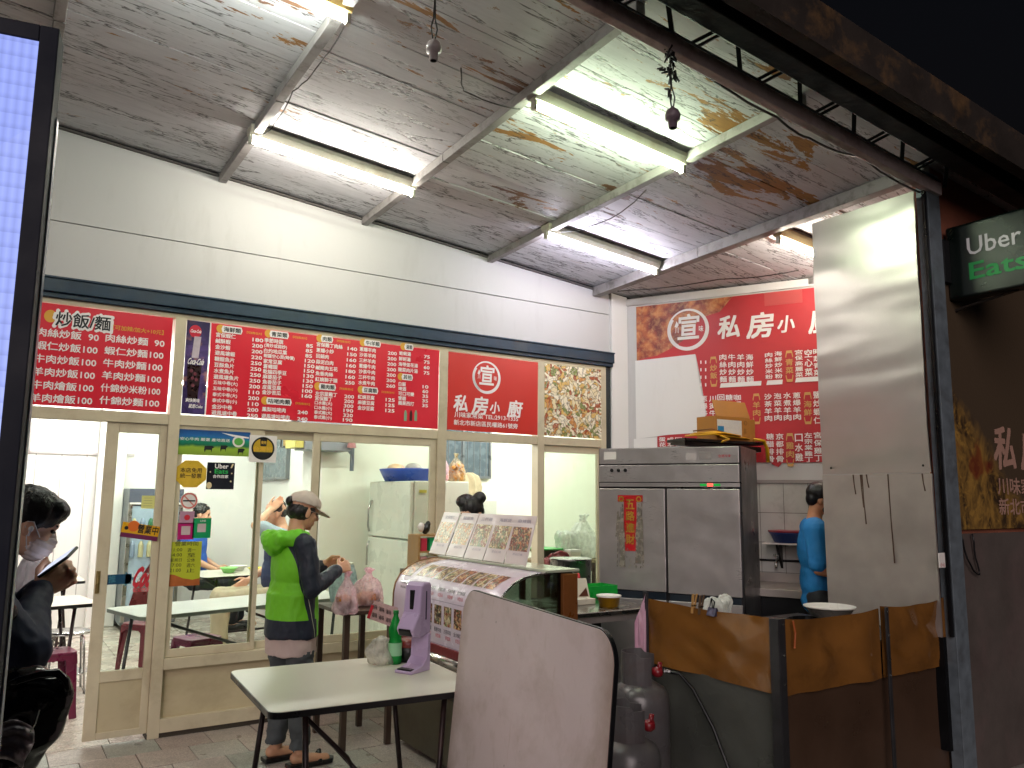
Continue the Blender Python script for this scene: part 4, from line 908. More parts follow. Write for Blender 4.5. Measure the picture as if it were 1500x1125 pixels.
MB().tube([A_b+ux*.15+uz*(H_-.1)-nn_*.05, A_b+ux*.15-nn_*.05+uz*.08, A_b+ux*(L_-.15)-nn_*.05+uz*.08, A_b+ux*(L_-.15)+uz*(H_-.1)-nn_*.05], .0125, 8).build('folded_leg', legm, T, smooth=True)
# mauve dispenser
mv = M('mauve_plastic', '#c3aed2', .28, 0, .05, 4, .02)
T = thing('sanitiser_dispenser', 'mauve automatic hand sanitiser dispenser standing on the white table', 'dispenser', (1.76, -2.26, .74), R(205))
def dd(b, name, mat, bev=0, sm=False): return b.build(name, mat, T, world=False, bev=bev, smooth=sm)
# local: x = front, y = width
dd(MB().prism([(-.055, -.05, 0), (.085, -.05, 0), (.085, -.05, .012), (-.0, -.05, .03), (-.03, -.05, .06), (-.035, -.05, .17), (-.055, -.05, .17)], (0, .10, 0)), 'base', mv, .004)
dd(MB().box(-.015, .080, -.040, .040, .013, .020), 'drip_tray', blackp, .003)
dd(MB().prism([(-.055, -.05, .17), (.02, -.05, .155), (.065, -.05, .165), (.085, -.05, .195), (.06, -.05, .235), (.035, -.05, .27), (.03, -.05, .33), (.022, -.05, .39), (.0, -.05, .405), (-.045, -.05, .405), (-.055, -.05, .39)], (0, .10, 0)), 'body', mv, .010)
for y_ in (-.051, .049): dd(MB().box(-.018, -.010, y_, y_+.002, .235, .365), 'side_slot', M('slot_dark', '#3a3050', .4))
dd(MB().box(.024, .034, -.012, .012, .28, .37), 'level_window', blackp, .002)
dd(MB().prism([(.030, -.035, .158), (.078, -.035, .168), (.086, -.035, .19), (.083, -.035, .20)], (0, .07, 0)), 'sensor_nozzle', blackp, .003)
dd(MB().tube([(-.02, -.052, .165), (-.02, -.058, .165)], .006, 10), 'screw_cap', blackp)
# bottle, bag and cup on the table
bt = PLASTIC('green_bottle', '#1fae4e', .35); g_ = onZ(578, 972, .74)
T = thing('soda_bottle', 'green plastic soda bottle on the white table behind the dispenser', 'bottle', (g_.x, g_.y, .74))
MB().lathe([(0, .002), (.030, 0), (.033, .02), (.033, .10), (.029, .12), (.033, .14), (.033, .165), (.020, .205), (.012, .225), (.0115, .245)], (g_.x, g_.y, .74), 24).build('body', bt, T, smooth=True)
MB().lathe([(0, .235), (.014, .235), (.014, .252), (0, .253)], (g_.x, g_.y, .74), 16).build('cap', M('green_cap', '#0f7a35', .4), T)
MB().lathe([(.0338, .04), (.0338, .10)], (g_.x, g_.y, .74), 24).build('label_band', M('pale_green', '#9ad6a8', .4), T)
def bag(name, label, c, w_, d_, h, mat, cat='plastic bag', knot=.35, seed=1, group=None, vox=.009, crumple=.016, fill=None):
    T = thing(name, label, cat, c, 0, group)
    b = MB(); n_ = 28; prof = [(0, .0), (.8, .0), (1, .08), (1.0, .25), (.88, .45), (.60, .68), (.30, .82), (.16, .87), (.20, .93), (.38, 1.02), (.22, .98), (.06, .9), (0, .88)] if knot else [(0, 0), (.85, 0), (1, .1), (1, .5), (.92, .85), (.7, 1), (.3, .97), (0, .98)]
    b.lathe([(r, z*h) for r, z in prof], c, n_, w_/2, d_/2)
    ob = b.build('bag_film', mat, T, smooth=True)
    s_ = ob.modifiers.new('s', 'SUBSURF'); s_.levels = 2; s_.render_levels = 2
    dg = bpy.context.evaluated_depsgraph_get(); dg.update(); me = bpy.data.meshes.new_from_object(ob.evaluated_get(dg)); ob.modifiers.clear(); ob.data = me
    for v in me.vertices:
        x, y, z = v.co; a = math.atan2(y, x); zz = z/h
        fold = math.sin(a*9+seed+3*zz)*.07*min(1, zz*1.6)+.5*math.sin(a*17+seed*2)*.06*zz
        fl = 1-.45*max(0, zz-.6)/.4 if knot else 1
        v.co = (x*(1+fold)+(.10*w_*math.sin(seed)*zz*zz), y*(1+fold)*fl, z)
    me.update(); displace(me, lambda c: crumple*noise.fractal(Vector((c[0]*14+seed, c[1]*14, c[2]*10)), 1, 2, 3))
    for v in me.vertices:
        if v.co.z < 0: v.co.z = 0.0
    me.polygons.foreach_set('use_smooth', [True]*len(me.polygons))
    if fill:
        for (dx, dy, dz, r_, mt) in fill: MB().ell((c[0]+dx, c[1]+dy, c[2]+dz), r_, n=14).build('contents', mt, T, smooth=True)
    return T
clearb = PLASTIC('clear_bag', '#e8e6e0', .55); pinkb = PLASTIC('pink_bag', '#ffeaf0', .62); whiteb = PLASTIC('white_bag', '#e9ebe6', .22)
g2 = onZ(563, 972, .74); bag('small_clear_bag', 'small crumpled clear plastic bag beside the green bottle', (g2.x-.02, g2.y, .742), .12, .09, .12, clearb, seed=3, knot=0, crumple=.03)
g3 = onZ(606, 972, .74)
T = thing('sauce_cup', 'dark round sauce cup with a red rim behind the dispenser', 'cup', (g3.x, g3.y+.06, .742)); MB().lathe([(0, 0), (.045, 0), (.055, .07), (.052, .072), (.043, .01), (0, .01)], (g3.x, g3.y+.06, .742), 20).build('cup', blackp, T, smooth=True); MB().lathe([(.052, .068), (.058, .075), (.056, .095), (.046, .105), (0, .106)], (g3.x, g3.y+.06, .742), 20).build('lid', M('lid_red', '#7a2420', .3), T, smooth=True)

# ---------------------------------------------------------------- showcase with printed film
YN, YF = -2.12, -.86
prof = [(2.30, .69), (2.30, .80), (2.30, .92), (2.312, .985), (2.345, 1.04), (2.40, 1.085), (2.47, 1.115), (2.56, 1.132), (2.66, 1.138)]
SC = thing('display_case', 'food display case with curved front wrapped in a printed white menu film', 'display case', (2.5, (YN+YF)/2, 0))
acc = [0]
for i in range(len(prof)-1): acc.append(acc[-1]+math.dist(prof[i], prof[i+1]))
def cv(s, off=0):
    s = max(0, min(acc[-1]-1e-6, s))
    for i in range(len(prof)-1):
        if acc[i] <= s <= acc[i+1]:
            f = (s-acc[i])/(acc[i+1]-acc[i]); x = prof[i][0]+(prof[i+1][0]-prof[i][0])*f; z = prof[i][1]+(prof[i+1][1]-prof[i][1])*f
            dx, dz = prof[i+1][0]-prof[i][0], prof[i+1][1]-prof[i][1]; l = math.hypot(dx, dz); return x-dz/l*off, z+dx/l*off
def patch(mb, y0, y1, s0, s1, off, mi=0, n=6, skew=0):
    vs = []
    for k in range(n+1):
        x, z = cv(s0+(s1-s0)*k/n, off); vs += [(x, y0+skew*k/n, z), (x, y1+skew*k/n, z)]
    mb.add(vs, [(2*k, 2*k+1, 2*k+3, 2*k+2) for k in range(n)], mi)
film = M('menu_film', '#d9cddd', .22, 0, .06, 5, .03)
b = MB(); patch(b, YF, YN, 0, acc[-1], .0, n=24); patch(b, YF, YN, 0, acc[-1], -.004, n=24); b.build('curved_front', film, SC, smooth=True)
dish = [mat_food('dish_photo_%s' % n_, c_, sc_, 2.5) for n_, c_, sc_ in (('dark', ['#5a3a2a', '#8a5a36', '#b9986a', '#4a5a30', '#6c2a20', '#c9b890', '#2f241e'], 55), ('light', ['#a98458', '#c9ae80', '#7c4a30', '#d9cba4', '#5c6a38', '#92402c'], 50), ('red', ['#8c3426', '#b9683c', '#5b2a1e', '#c9a070', '#3c4a26', '#7a2a1e'], 60))]
def ctext(mb, body, yc, s, h, wd, mi=0):
    vs, fs = glyphs(body, .03); xs = [v[0] for v in vs]; ys = [v[1] for v in vs]; x0, x1, y0, y1 = min(xs), max(xs), min(ys), max(ys)
    out = []
    for v in vs:
        x, z = cv(s+(v[1]-y0)/(y1-y0)*h, .0022); out.append((x, yc+wd/2-(v[0]-x0)/(x1-x0)*wd, z))
    mb.add(out, fs, mi)
tb = MB(); tr_ = MB(); names = ['宮保雞丁', '糖醋魚片', '麻婆豆腐', '蔥爆牛肉', '沙茶羊肉', '金沙蝦仁', '鹹酥蝦', '水煮牛肉', '魚香肉絲', '三杯雞']; names2 = ['紅燒肉', '炒三鮮', '家常豆腐', '回鍋肉', '五味中卷', '白灼地瓜葉', '乾煸豆', '鐵板魚片', '口水雞', '客家小炒']
yy = YF-.26; k = 0
while yy > YN+.06:
    b = MB(); patch(b, yy+.044, yy-.044, .115, .225, .0015); b.build('dish_photo', dish[k % 3], SC)
    b = MB(); patch(b, yy+.055, yy-.045, .375, .50, .0015, n=8, skew=-.02); b.build('dish_photo', dish[(k+1) % 3], SC, smooth=True)
    b = MB(); patch(b, yy+.062, yy+.057, .36, .53, .002, n=8, skew=-.02); b.build('divider_print', paper, SC)
    ctext(tb, names[k % 10], yy, .072, .026, .085); ctext(tr_, 'NT$%d' % random.choice((150, 180, 200)), yy-.01, .038, .024, .06)
    ctext(tb, names2[k % 10], yy, .305, .022, .085); ctext(tr_, 'NT$%d' % random.choice((150, 180, 200, 160)), yy-.01, .270, .022, .06)
    yy -= .118; k += 1
ctext(tb, '內用外帶皆可', YF-.15, .30, .016, .13); ctext(tb, '歡迎電話訂購', YF-.15, .275, .014, .13)
b = MB(); patch(b, YF-.0, YF-.16, .36, acc[-1], .0015, n=10); b.build('dish_photo', dish[2], SC, smooth=True)
b = MB(); patch(b, YF-.19, YN, .248, .250, .0018); patch(b, YF-.19, YN, .004, .006, .0018); b.build('rule_print', M('rule_grey', '#8a8296'), SC)
stuff(tb.build('black_lettering', ink_k, SC)); stuff(tr_.build('red_lettering', ink_r, SC))
dkglass = GLASS('dim_glass', '#8f9a92', .12)
endp = [(x+.004, z) for x, z in prof]+[(2.80, 1.138), (2.80, .69)]
MB().prism([(x, YN+.004, z) for x, z in endp], (0, .004, 0)).build('end_glass', dkglass, SC)
MB().prism([(x, YF-.008, z) for x, z in endp], (0, .004, 0)).build('end_glass', GLASS('end_glass', '#d9d2c6', .1, .35), SC)
bronze = M('bronze_trim', '#8a6a4a', .35, .7)
for y_ in (YF, YN): MB().tube([(x-.002, y_, z+.002) for x, z in prof], .006, 8).build('edge_trim', bronze if y_ == YF else chrome, SC, smooth=True)
MB().box(2.62, 2.84, YN-.01, YF+.01, 1.138, 1.152).build('top_shelf', M('top_glass_green', '#a9b09c', .15), SC, bev=.002)
wd_m = M('varnished_post', '#7a4a24', .35, 0, .3, 12, .2, 30)
[MB().box(2.72, 2.82, a_, a_+.06, .69, 1.13).build('end_post', wd_m, SC, bev=.003) for a_ in (YN-.02, YF-.04)]
MB().box(2.285, 2.30, YN, YF, .645, .69).build('red_band', M('red_band', '#7d1f2a', .35), SC)
MB().tube([(2.285, YN-.01, .617), (2.285, YF+.01, .617)], .028, 16).build('steel_rail', M('polished_steel', '#c3bfbb', .18, 1, .1, 5, .02), SC, smooth=True)
MB().box(2.29, 2.82, YN, YF, .53, .645).build('steel_tray', steel2, SC, bev=.004)
MB().box(2.32, 2.80, YN+.01, YF-.01, .40, .53).build('dark_plinth', blackp, SC)
MB().box(2.33, 2.79, YN+.02, YF-.02, .03, .40).build('base_cabinet', M('base_olive', '#57503f', .5, 0, .2, 3, .1, 20, '#2d261e', .6, 3), SC, bev=.003)
MB().box(2.36, 2.76, YN+.1, YF-.1, .70, .74).box(2.36, 2.76, YN+.1, YF-.1, .93, .94).build('inner_tray', chrome, SC)
# price cards on the case
yb = [onX(628, 830, 2.66).y, onX(772, 851, 2.66).y]
for k in range(5):
    f0, f1 = k/5, (k+1)/5-.012
    ya, yc = yb[0]+(yb[1]-yb[0])*f0, yb[0]+(yb[1]-yb[0])*f1
    tl, tr2 = onY(650+135*f0, 750+6*f0, ya), onY(650+135*f1, 750+6*f1, yc)
    tl.x = min(tl.x, 3.0); 
    D = Vector((2.66, ya, 1.154)); E_ = Vector((2.66, yc, 1.154)); dx = Vector((.30, 0, .30))
    up_ = ((tl-D)+(tr2-E_))/2
    T = thing('dish_card', ['faded shrimp dish card, farthest left on top of the display case', 'second dish card from the left on top of the display case', 'middle dish card of the five on top of the display case', 'fourth dish card from the left on the case, beside the clearest one', 'clearest dish card with red and orange food, nearest the kitchen on the case'][k], 'menu card', tuple(D), 0, 'dish cards standing on the display case')
    nrm = (E_-D).cross(up_).normalized()
    if nrm.x > 0: nrm = -nrm
    MB().prism([D, E_, E_+up_, D+up_], -nrm*.004).build('card', M('card_pinkish', '#cfc0c2', .35, 0, .05, 4, 0), T)
    pl = Plane(D, (E_-D), up_, .0012); pl.n = nrm; Lw = (E_-D).length; Lh = up_.length
    b = MB(); pl.poly(b, [(Lw*.06, Lh*.27), (Lw*.92, Lh*.27), (Lw*.92, Lh*.76), (Lw*.06, Lh*.76)]); b.build('dish_photo', [food4, food4, dish[1], dish[1], dish[2]][k], T)
    b = MB(); pl.text(b, ['宮保蝦仁', '糖醋魚', '三杯雞', '海鮮煲', '麻辣鍋'][k], Lw*.2, Lh*.84, Lh*.08, Lw*.6); pl.text(b, '歡迎訂購', Lw*.3, Lh*.18, Lh*.05, Lw*.45, bold=0); b.build('lettering', M('faded_ink', '#9a8ea0', .5), T)

# ---------------------------------------------------------------- side table with leaflets and bags
T = thing('side_table', 'small brown side table with bags on it, left of the display case', 'table', (2.13, -.66, 0))
brownm = M('brown_wood', '#4a3a30', .45, 0, .2, 8, .1)
MB().box(1.94, 2.30, -.92, -.40, .805, .830).build('tabletop', brownm, T, bev=.003)
for x, y in ((1.97, -.89), (2.27, -.89), (1.97, -.43), (2.27, -.43)): MB().box(x-.018, x+.018, y-.018, y+.018, 0, .805).build('leg', brownm, T, bev=.002)
MB().bar((1.97, -.89, .25), (1.97, -.43, .25), .02, .03).build('stretcher', brownm, T)
T = thing('leaflet', 'red and white menu leaflet hanging over the edge of the side table', 'leaflet', (2.24, -.93, .7))
c_ = [onY(px, py, -.93) for px, py in ((537, 905), (583, 922), (592, 893), (549, 880))]
MB().prism(c_, (0, .004, 0)).build('sheet', M('leaflet_print', '#c9a8a4', .5, 0, .2, 60, 0), T)
pl = Plane(c_[0]+Vector((0, -.002, 0)), c_[1]-c_[0], (0, 0, 1), .001); b = MB(); 
for k in range(3):
    for j in range(2): pl.text(b, '滷味', .035+.052*k, .02+.05*j-.0*k, .03, .04)
b.build('lettering', ink_k, T); b = MB(); pl.poly(b, [(0, 0), (.02, -.0), (.05, .09), (.03, .09)], .0004); b.build('red_stripe', ink_r, T)
food_o = M('soup_orange', '#b57a1c', .3, 0, .3, 20, .1); food_b = M('meat_brown', '#5a2f1c', .4, 0, .3, 20, .2)
bag('pink_bag', 'pink plastic carrier bag with orange soup, resting on the side table', (2.17, -.72, .832), .23, .17, .235, pinkb, seed=2, fill=[(0, 0, .05, (.085, .065, .045), food_o)])
bag('clear_bag', 'pale blue clear bag with pink edge behind the pink carrier bag', (2.10, -.50, .832), .20, .14, .26, PLASTIC('blue_clear', '#cfe0e0', .45), seed=5, knot=0)
T = thing('foil_parcel', 'crumpled silver foil parcel beside the pink bag', 'parcel', (2.33, -.62, .86)); b = MB(); b.ell((2.27, -.60, .875), (.04, .05, .045), n=20); remesh(b, 'foil', M('foil', '#c9c9c9', .2, 1), T, .006, 1, .02, 22)

# ---------------------------------------------------------------- back counter, rack, people behind
T = thing('back_counter', 'plain back counter between the display case and the fridge room', 'counter', (2.95, -.1, 0))
MB().box(2.72, 3.02, -.45, -.06, .96, 1.0).build('worktop', brownm, T, bev=.003); MB().box(2.74, 3.0, -.43, -.08, .05, .96).build('carcass', cream_p, T)
T = thing('packet_rack', 'small wooden rack of red, green and yellow packets', 'rack', (2.86, -.25, 1.0))
rk = M('rack_wood', '#a9824e', .5, 0, .2, 12, .1)
for x in (2.745, 2.985): MB().box(x-.008, x+.008, -.33, -.15, 1.0, 1.26).build('side', rk, T)
for z in (1.0, 1.13, 1.25): MB().box(2.753, 2.977, -.33, -.15, z, z+.012).build('shelf', rk, T)
for k, (c_, w_) in enumerate((('#c4374a', .05), ('#1f9a5a', .07), ('#d9cf2c', .05))): MB().box(2.765+.072*k, 2.765+.072*k+w_, -.32, -.20, 1.142, 1.235).build('packet', M('packet'+c_, c_, .4, 0, .2, 40, 0), T, bev=.003)
for k, (c_, w_) in enumerate((('#d9a0a0', .05), ('#d0d6c8', .07), ('#d9cf2c', .05))): MB().box(2.765+.072*k, 2.765+.072*k+w_, -.32, -.20, 1.012, 1.10).build('packet', M('packet'+c_, c_, .4, 0, .2, 40, 0), T, bev=.003)
T = thing('tied_bag', 'black and white knotted cloth on top of the packet rack', 'cloth', (2.84, -.24, 1.262))
b = MB(); b.ell((2.84, -.24, 1.30), (.03, .03, .04), n=14); b.ell((2.86, -.24, 1.33), (.022, .022, .035), n=12); remesh(b, 'black_cloth', blackp, T, .005, 2, .006, 30)
b = MB(); b.ell((2.80, -.24, 1.315), (.028, .025, .035), n=14); remesh(b, 'white_cloth', paper, T, .005, 2, .006, 30)

# ---------------------------------------------------------------- kitchen side
T = thing('kitchen_table', 'stainless kitchen table in front of the tall fridge', 'table', (3.38, -1.42, 0))
MB().box(2.95, 3.74, -1.80, -1.10, .82, .85).build('tabletop', M('kitchen_steel', '#a9a8a2', .25, 1, .15, 5, .05, 20, '#5a5650', .4, 4), T, bev=.004)
MB().box(2.97, 3.72, -1.78, -1.12, .78, .82).build('apron', steel2, T)
for x, y in ((2.99, -1.76), (3.70, -1.76), (2.99, -1.14), (3.70, -1.14)): MB().tube([(x, y, 0), (x, y, .78)], .018, 10).build('leg', steel2, T, smooth=True)
MB().box(3.0, 3.69, -1.75, -1.15, .25, .27).build('lower_shelf', steel2, T)
def tub(name, label, c, r0, r1, h, mat, cat, sq=False, lid=None, rimr=.004):
    T = thing(name, label, cat, c)
    MB().lathe([(0, 0), (r0, 0), (r1, h), (r1+rimr, h), (r1+rimr, h-.008), (r1-.003, h-.008), (r0-.004, .006), (0, .006)], c, 4 if sq else 26).build('body', mat, T, smooth=not sq)
    if lid: MB().lathe([(0, h+.006), (r1+.006, h+.004), (r1+.006, h-.006)], c, 4 if sq else 26).build('lid', lid, T)
    return T
def zk(px, py): return onZ(px, py, .851)
p = zk(892, 888); tub('yellow_bowl', 'yellow paper soup bowl with white lid on the kitchen table', (p.x, p.y, .851), .062, .075, .068, M('bowl_yellow', '#cf9a1e', .4, 0, .2, 60, 0), 'bowl', lid=paper)
p = zk(895, 878)
T = thing('green_basket', 'bright green plastic tray behind the yellow bowl', 'tray', (p.x, p.y+.12, .851)); grn = M('green_plastic', '#19a33c', .35); c = Vector((p.x-.02, p.y+.16, .851))
b = MB(); b.box(c.x-.14, c.x+.14, c.y-.09, c.y+.09, c.z, c.z+.004)
for a_ in ((-.14, -.136, -.09, .09), (.136, .14, -.09, .09), (-.136, .136, -.09, -.086), (-.136, .136, .086, .09)): b.box(c.x+a_[0], c.x+a_[1], c.y+a_[2], c.y+a_[3], c.z, c.z+.085)
b.build('tray', grn, T)
p = zk(852, 884)
T = thing('open_carton', 'open white food carton with its flap up beside the yellow bowl', 'carton', (p.x, p.y, .851)); cm_ = M('carton_white', '#ddd6c4', .6); c = Vector((p.x, p.y, .851))
MB().box(c.x-.07, c.x+.07, c.y-.06, c.y+.06, c.z, c.z+.035).build('box', cm_, T, bev=.002)
MB().prism([c+Vector((-.07, .05, .035)), c+Vector((.07, .0, .035)), c+Vector((.055, .02, .16)), c+Vector((-.075, .06, .16))], (0, .004, 0)).build('flap', cm_, T); MB().prism([c+Vector((-.01, .018, .045)), c+Vector((.055, .0, .045)), c+Vector((.045, .01, .10))], (0, -.003, 0)).build('food', food_b, T)
T = thing('clear_bottle', 'small clear bottle with a red cap behind the white carton', 'bottle', (p.x+.10, p.y+.16, .851)); c = (p.x+.14, p.y+.22, .851)
MB().lathe([(0, 0), (.03, 0), (.032, .11), (.02, .135), (.0, .136)], c, 18).build('body', M('clear_plastic', '#c9c9c6', .2), T, smooth=True); MB().lathe([(.0, .175), (.012, .172), (.02, .135), (.02, .132)], c, 14).build('cap', M('cap_red', '#c4242c', .35), T, smooth=True)
alu = M('aluminium', '#a9aba8', .3, 1, .2, 9, .15)
tub('aluminium_pot', 'large dented aluminium stock pot behind the kitchen table', (3.68, -.95, .80), .15, .15, .30, alu, 'pot', lid=alu); MB().box(3.50, 3.86, -1.08, -.70, .0, .80).build('pot_stand', dkmetal)
tag(bpy.data.objects['pot_stand'], 'dark low stand carrying the aluminium stock pot', 'stand')
# wooden shelf with bags
T = thing('wooden_shelf', 'old wooden shelf table against the pale green wall, piled with white bags', 'shelf', (4.75, .55, 0))
z_ = .96; MB().box(4.40, 5.25, .35, .85, z_-.03, z_).build('board', M('worn_board', '#8a7a58', .6, 0, .3, 10, .2), T, bev=.003)
for x, y in ((4.44, .39), (5.0, .39), (4.44, .81), (5.2, .81)): MB().box(x-.025, x+.025, y-.025, y+.025, 0, z_-.03).build('leg', brownm, T, bev=.003)
MB().box(4.44, 5.2, .38, .41, z_-.11, z_-.03).build('rail', brownm, T)
tub('metal_bowl', 'shallow steel mixing bowl with a green cloth on the wooden shelf', (4.58, .62, z_), .10, .17, .10, alu, 'bowl', lid=grn)
bag('white_bag', 'tall bunch of white plastic bags on the wooden shelf next to the fridge', (4.98, .58, z_), .34, .28, .42, whiteb, seed=8, vox=.01, crumple=.03)
bag('white_bag', 'squat white bag of foam boxes in the middle of the wooden shelf', (4.80, .55, z_), .26, .22, .26, whiteb, seed=11, knot=0, crumple=.03)
T = thing('red_cloth', 'dark red cloth draped over the left corner of the wooden shelf', 'cloth', (4.5, .42, z_)); b = MB(); b.obox((4.52, .40, z_+.02), (.10, 0, .02), (0, .06, 0), (0, 0, .018)); b.obox((4.41, .36, z_-.06), (.018, 0, .0), (0, .04, 0), (.01, 0, .09)); b.tube([(4.45, .38, z_+.05), (4.6, .40, z_+.07), (4.7, .38, z_+.03)], .02, 8); remesh(b, 'cloth', M('cloth_red', '#7c1f2e', .6), T, .008, 3, .02, 18)
T = thing('paper_box', 'cream lidded box on the wooden shelf between cloth and bags', 'box', (4.76, .40, z_)); MB().box(4.68, 4.80, .355, .44, z_, z_+.09).build('box', cm_, T, bev=.004); MB().box(4.675, 4.805, .35, .445, z_+.075, z_+.10).build('lid', paper, T, bev=.004)

# tall kitchen fridge
FL, FR = Vector((4.05, -.83, 0)), Vector((4.60, -1.78, 0)); fx = (FR-FL).normalized(); fn = Vector((fx.y, -fx.x, 0))
if fn.x > 0: fn = -fn
FH = 1.935; FW_ = (FR-FL).length
T = thing('kitchen_fridge', 'tall four door stainless kitchen fridge with a red couplet on its left door', 'fridge', tuple((FL+FR)/2))
def F(u, z, o=0): return FL+fx*u+fn*o+Vector((0, 0, z))
def fb(u0, u1, z0, z1, o0, o1, name, mat, bev=0): return MB().obox(F((u0+u1)/2, (z0+z1)/2, (o0+o1)/2), fx*(u1-u0)/2, fn*(o1-o0)/2, (0, 0, (z1-z0)/2)).build(name, mat, T, bev=bev)
fb(0, FW_, .10, FH, -.65, -.03, 'cabinet', M('fridge_side', '#5b5c5e', .35, .6, .15, 4, .05), .004)
fb(0, FW_, .10, FH-.005, -.03, -.004, 'gasket_frame', blackp)
fb(.01, FW_-.01, FH-.125, FH-.005, -.004, .014, 'top_panel', fsteel, .003)
fb(.01, FW_-.01, FH-.265, FH-.135, -.004, .022, 'control_panel', fsteel, .003)
fb(.01, FW_-.01, FH-.30, FH-.27, -.004, .012, 'trim_strip', fsteel, .002)
c1 = FW_*.492
fb(.01, c1-.006, .86, FH-.315, -.004, .026, 'door', fsteel, .004); fb(c1+.012, FW_-.012, .855, FH-.315, -.004, .026, 'door', fsteel, .004)
fb(.01, c1-.006, .12, .80, -.004, .026, 'door', fsteel, .004); fb(c1+.012, FW_-.012, .12, .80, -.004, .026, 'door', fsteel, .004)
fb(.02, c1-.01, .80, .855, -.004, .012, 'handle_recess', M('recess_blue', '#0f1c28', .4), .003); fb(c1+.02, FW_-.02, .80, .85, -.004, .012, 'handle_recess', M('recess_blue', '#0f1c28', .4), .003)
for k in range(3): MB().tube([F(.12+.055*k, FH-.175, .02), F(.12+.055*k, FH-.175, .034)], .014, 16).build('knob', blackp, T, smooth=False)
pl = Plane(F(0, 0, .0), fx, (0, 0, 1), 0); pl.n = fn
def fprint(u0, u1, z0, z1, w_, mat, name): b = MB(); pl.rect(b, u0, u1, z0, z1, w_); b.build(name, mat, T)
fprint(.05, .15, FH-.09, FH-.03, .0155, paper, 'stuck_label'); fprint(.70, .78, FH-.10, FH-.05, .0155, M('label_grey', '#b9b2b0'), 'stuck_label'); fprint(.80, .89, FH-.10, FH-.045, .0155, M('label_dark', '#8c8886'), 'stuck_label')
b = MB(); pl.text(b, '急速冷凍', .94, FH-.085, .022, .09, w=.0155, bold=0); b.build('lettering', ink_r, T)
for u_ in (.80, .90): fprint(u_, u_+.05, FH-.293, FH-.277, .0135, EM('display_green', '#1f9a3c', .8), 'display')
fprint(.855, .895, FH-.295, FH-.275, .0138, EM('display_red', '#ff4030', 3.0), 'display')
for k in range(4): fb(FW_-.28+.07*k, FW_-.24+.07*k, FH-.312, FH-.302, .0, .02, 'hinge_clip', chrome)
# couplet
CP = thing('couplet', 'red paper couplet with gold characters and silver tassels on the fridge door', 'decoration', tuple(F(.27, 1.1, .03)))
def cp(mb, name, mat): mb.build(name, mat, CP)
b = MB(); pl.rect(b, .215, .315, 1.15, 1.56, .029); pl.poly(b, [(.165, 1.52), (.365, 1.52), (.365, 1.57), (.165, 1.57)], .0288); cp(b, 'red_strip', M('couplet_red', '#b3121c', .35))
b = MB()
for k, ch in enumerate('五路進財'): pl.text(b, ch, .265, 1.465-.088*k, .072, .068, bold=.03, w=.0315, cx=True)
cp(b, 'lettering', M('gold_leaf', '#d9b04a', .3, .6))
b = MB(); r2 = random.Random(9)
for k in range(26):
    s_ = r2.choice((-1, 1)); u_ = .265+s_*r2.uniform(.055, .10); zt_ = r2.uniform(1.40, 1.53); ln_ = r2.uniform(.15, .45); w_ = r2.uniform(.002, .006)
    pl.poly(b, [(u_-w_, zt_), (u_+w_, zt_), (u_+w_+r2.uniform(-.02, .02), max(1.03, zt_-ln_)), (u_-w_+r2.uniform(-.02, .02), max(1.03, zt_-ln_))], .031+r2.uniform(0, .004))
for k in range(30): u_, z__ = .265+r2.uniform(-.10, .10), r2.uniform(1.02, 1.16); pl.poly(b, [(u_, z__), (u_+.012, z__+.004), (u_+.004, z__+.016)], .032)
cp(b, 'silver_tassel', M('silver_foil', '#c3bcae', .25, .7, .3, 30, .1))
b = MB()
for s_ in (-1, 1): pl.ring(b, .265+s_*.07, 1.54, .012, .022, .0325)
cp(b, 'gold_cloud', M('gold_leaf', '#d9b04a', .3, .6))
# shelf above fridge with cartons
SH = thing('wall_shelf', 'black wall shelf board above the right half of the fridge', 'shelf', (4.8, -1.2, 2.0))
pa, pb_, pc_, pd_ = onZ(1003, 645, 2.0), onZ(1119, 652, 2.0), onZ(1119, 652, 2.0)+Vector((.10, .28, 0)), onZ(1003, 645, 2.0)+Vector((.10, .30, 0))
MB().prism([pa, pb_, pc_, pd_], (0, 0, .022)).build('board', blackp, SH, bev=.002)
MB().prism([pa+Vector((.02, .02, -.04)), pb_+Vector((-.01, .02, -.06)), pb_+Vector((.08, .24, -.06)), pa+Vector((.1, .26, -.02))], (0, 0, .04)).build('bracket', blackp, SH)
cardb = M('cardboard', '#a8742f', .6, 0, .12, 6, .1, 40, '#7a5220', .3, 5)
CB = thing('cardboard_box', 'brown cardboard box with blue and white label, flap up, on the wall shelf', 'box', tuple(pa.lerp(pb_, .7)+Vector((.04, .12, .022))))
bx_ = (pb_-pa).normalized(); by_ = Vector((-bx_.y, bx_.x, 0))
def BXP(u, v, z): return pa+bx_*u+by_*v+Vector((0, 0, .0225+z))
WS = (pb_-pa).length; u0, u1 = WS*.42, WS*.86
MB().obox(BXP((u0+u1)/2, .14, .10), bx_*(u1-u0)/2, by_*.11, (0, 0, .10)).build('box', cardb, CB, bev=.003)
MB().obox(BXP(u1+.035, .14, .095), bx_*.036, by_*.10, (0, 0, .095)).build('side_box', cardb, CB, bev=.003)
MB().prism([BXP(u0, .03, .20), BXP(u1, .03, .20), BXP(u1-.0, .08, .335), BXP(u0+.01, .08, .335)], by_*.005).build('flap', cardb, CB)
b = MB(); P2 = Plane(BXP(u0, .03, 0), bx_, (0, 0, 1), 0); P2.n = -by_; P2.rect(b, .01, (u1-u0)*.74, .04, .17, .002); b.build('label', M('label_pale', '#cfd2cf', .5, 0, .1, 60, 0), CB); b = MB(); P2.rect(b, .015, .085, .05, .115, .003); b.build('blue_mark', M('label_blue', '#1f78b0', .5), CB)
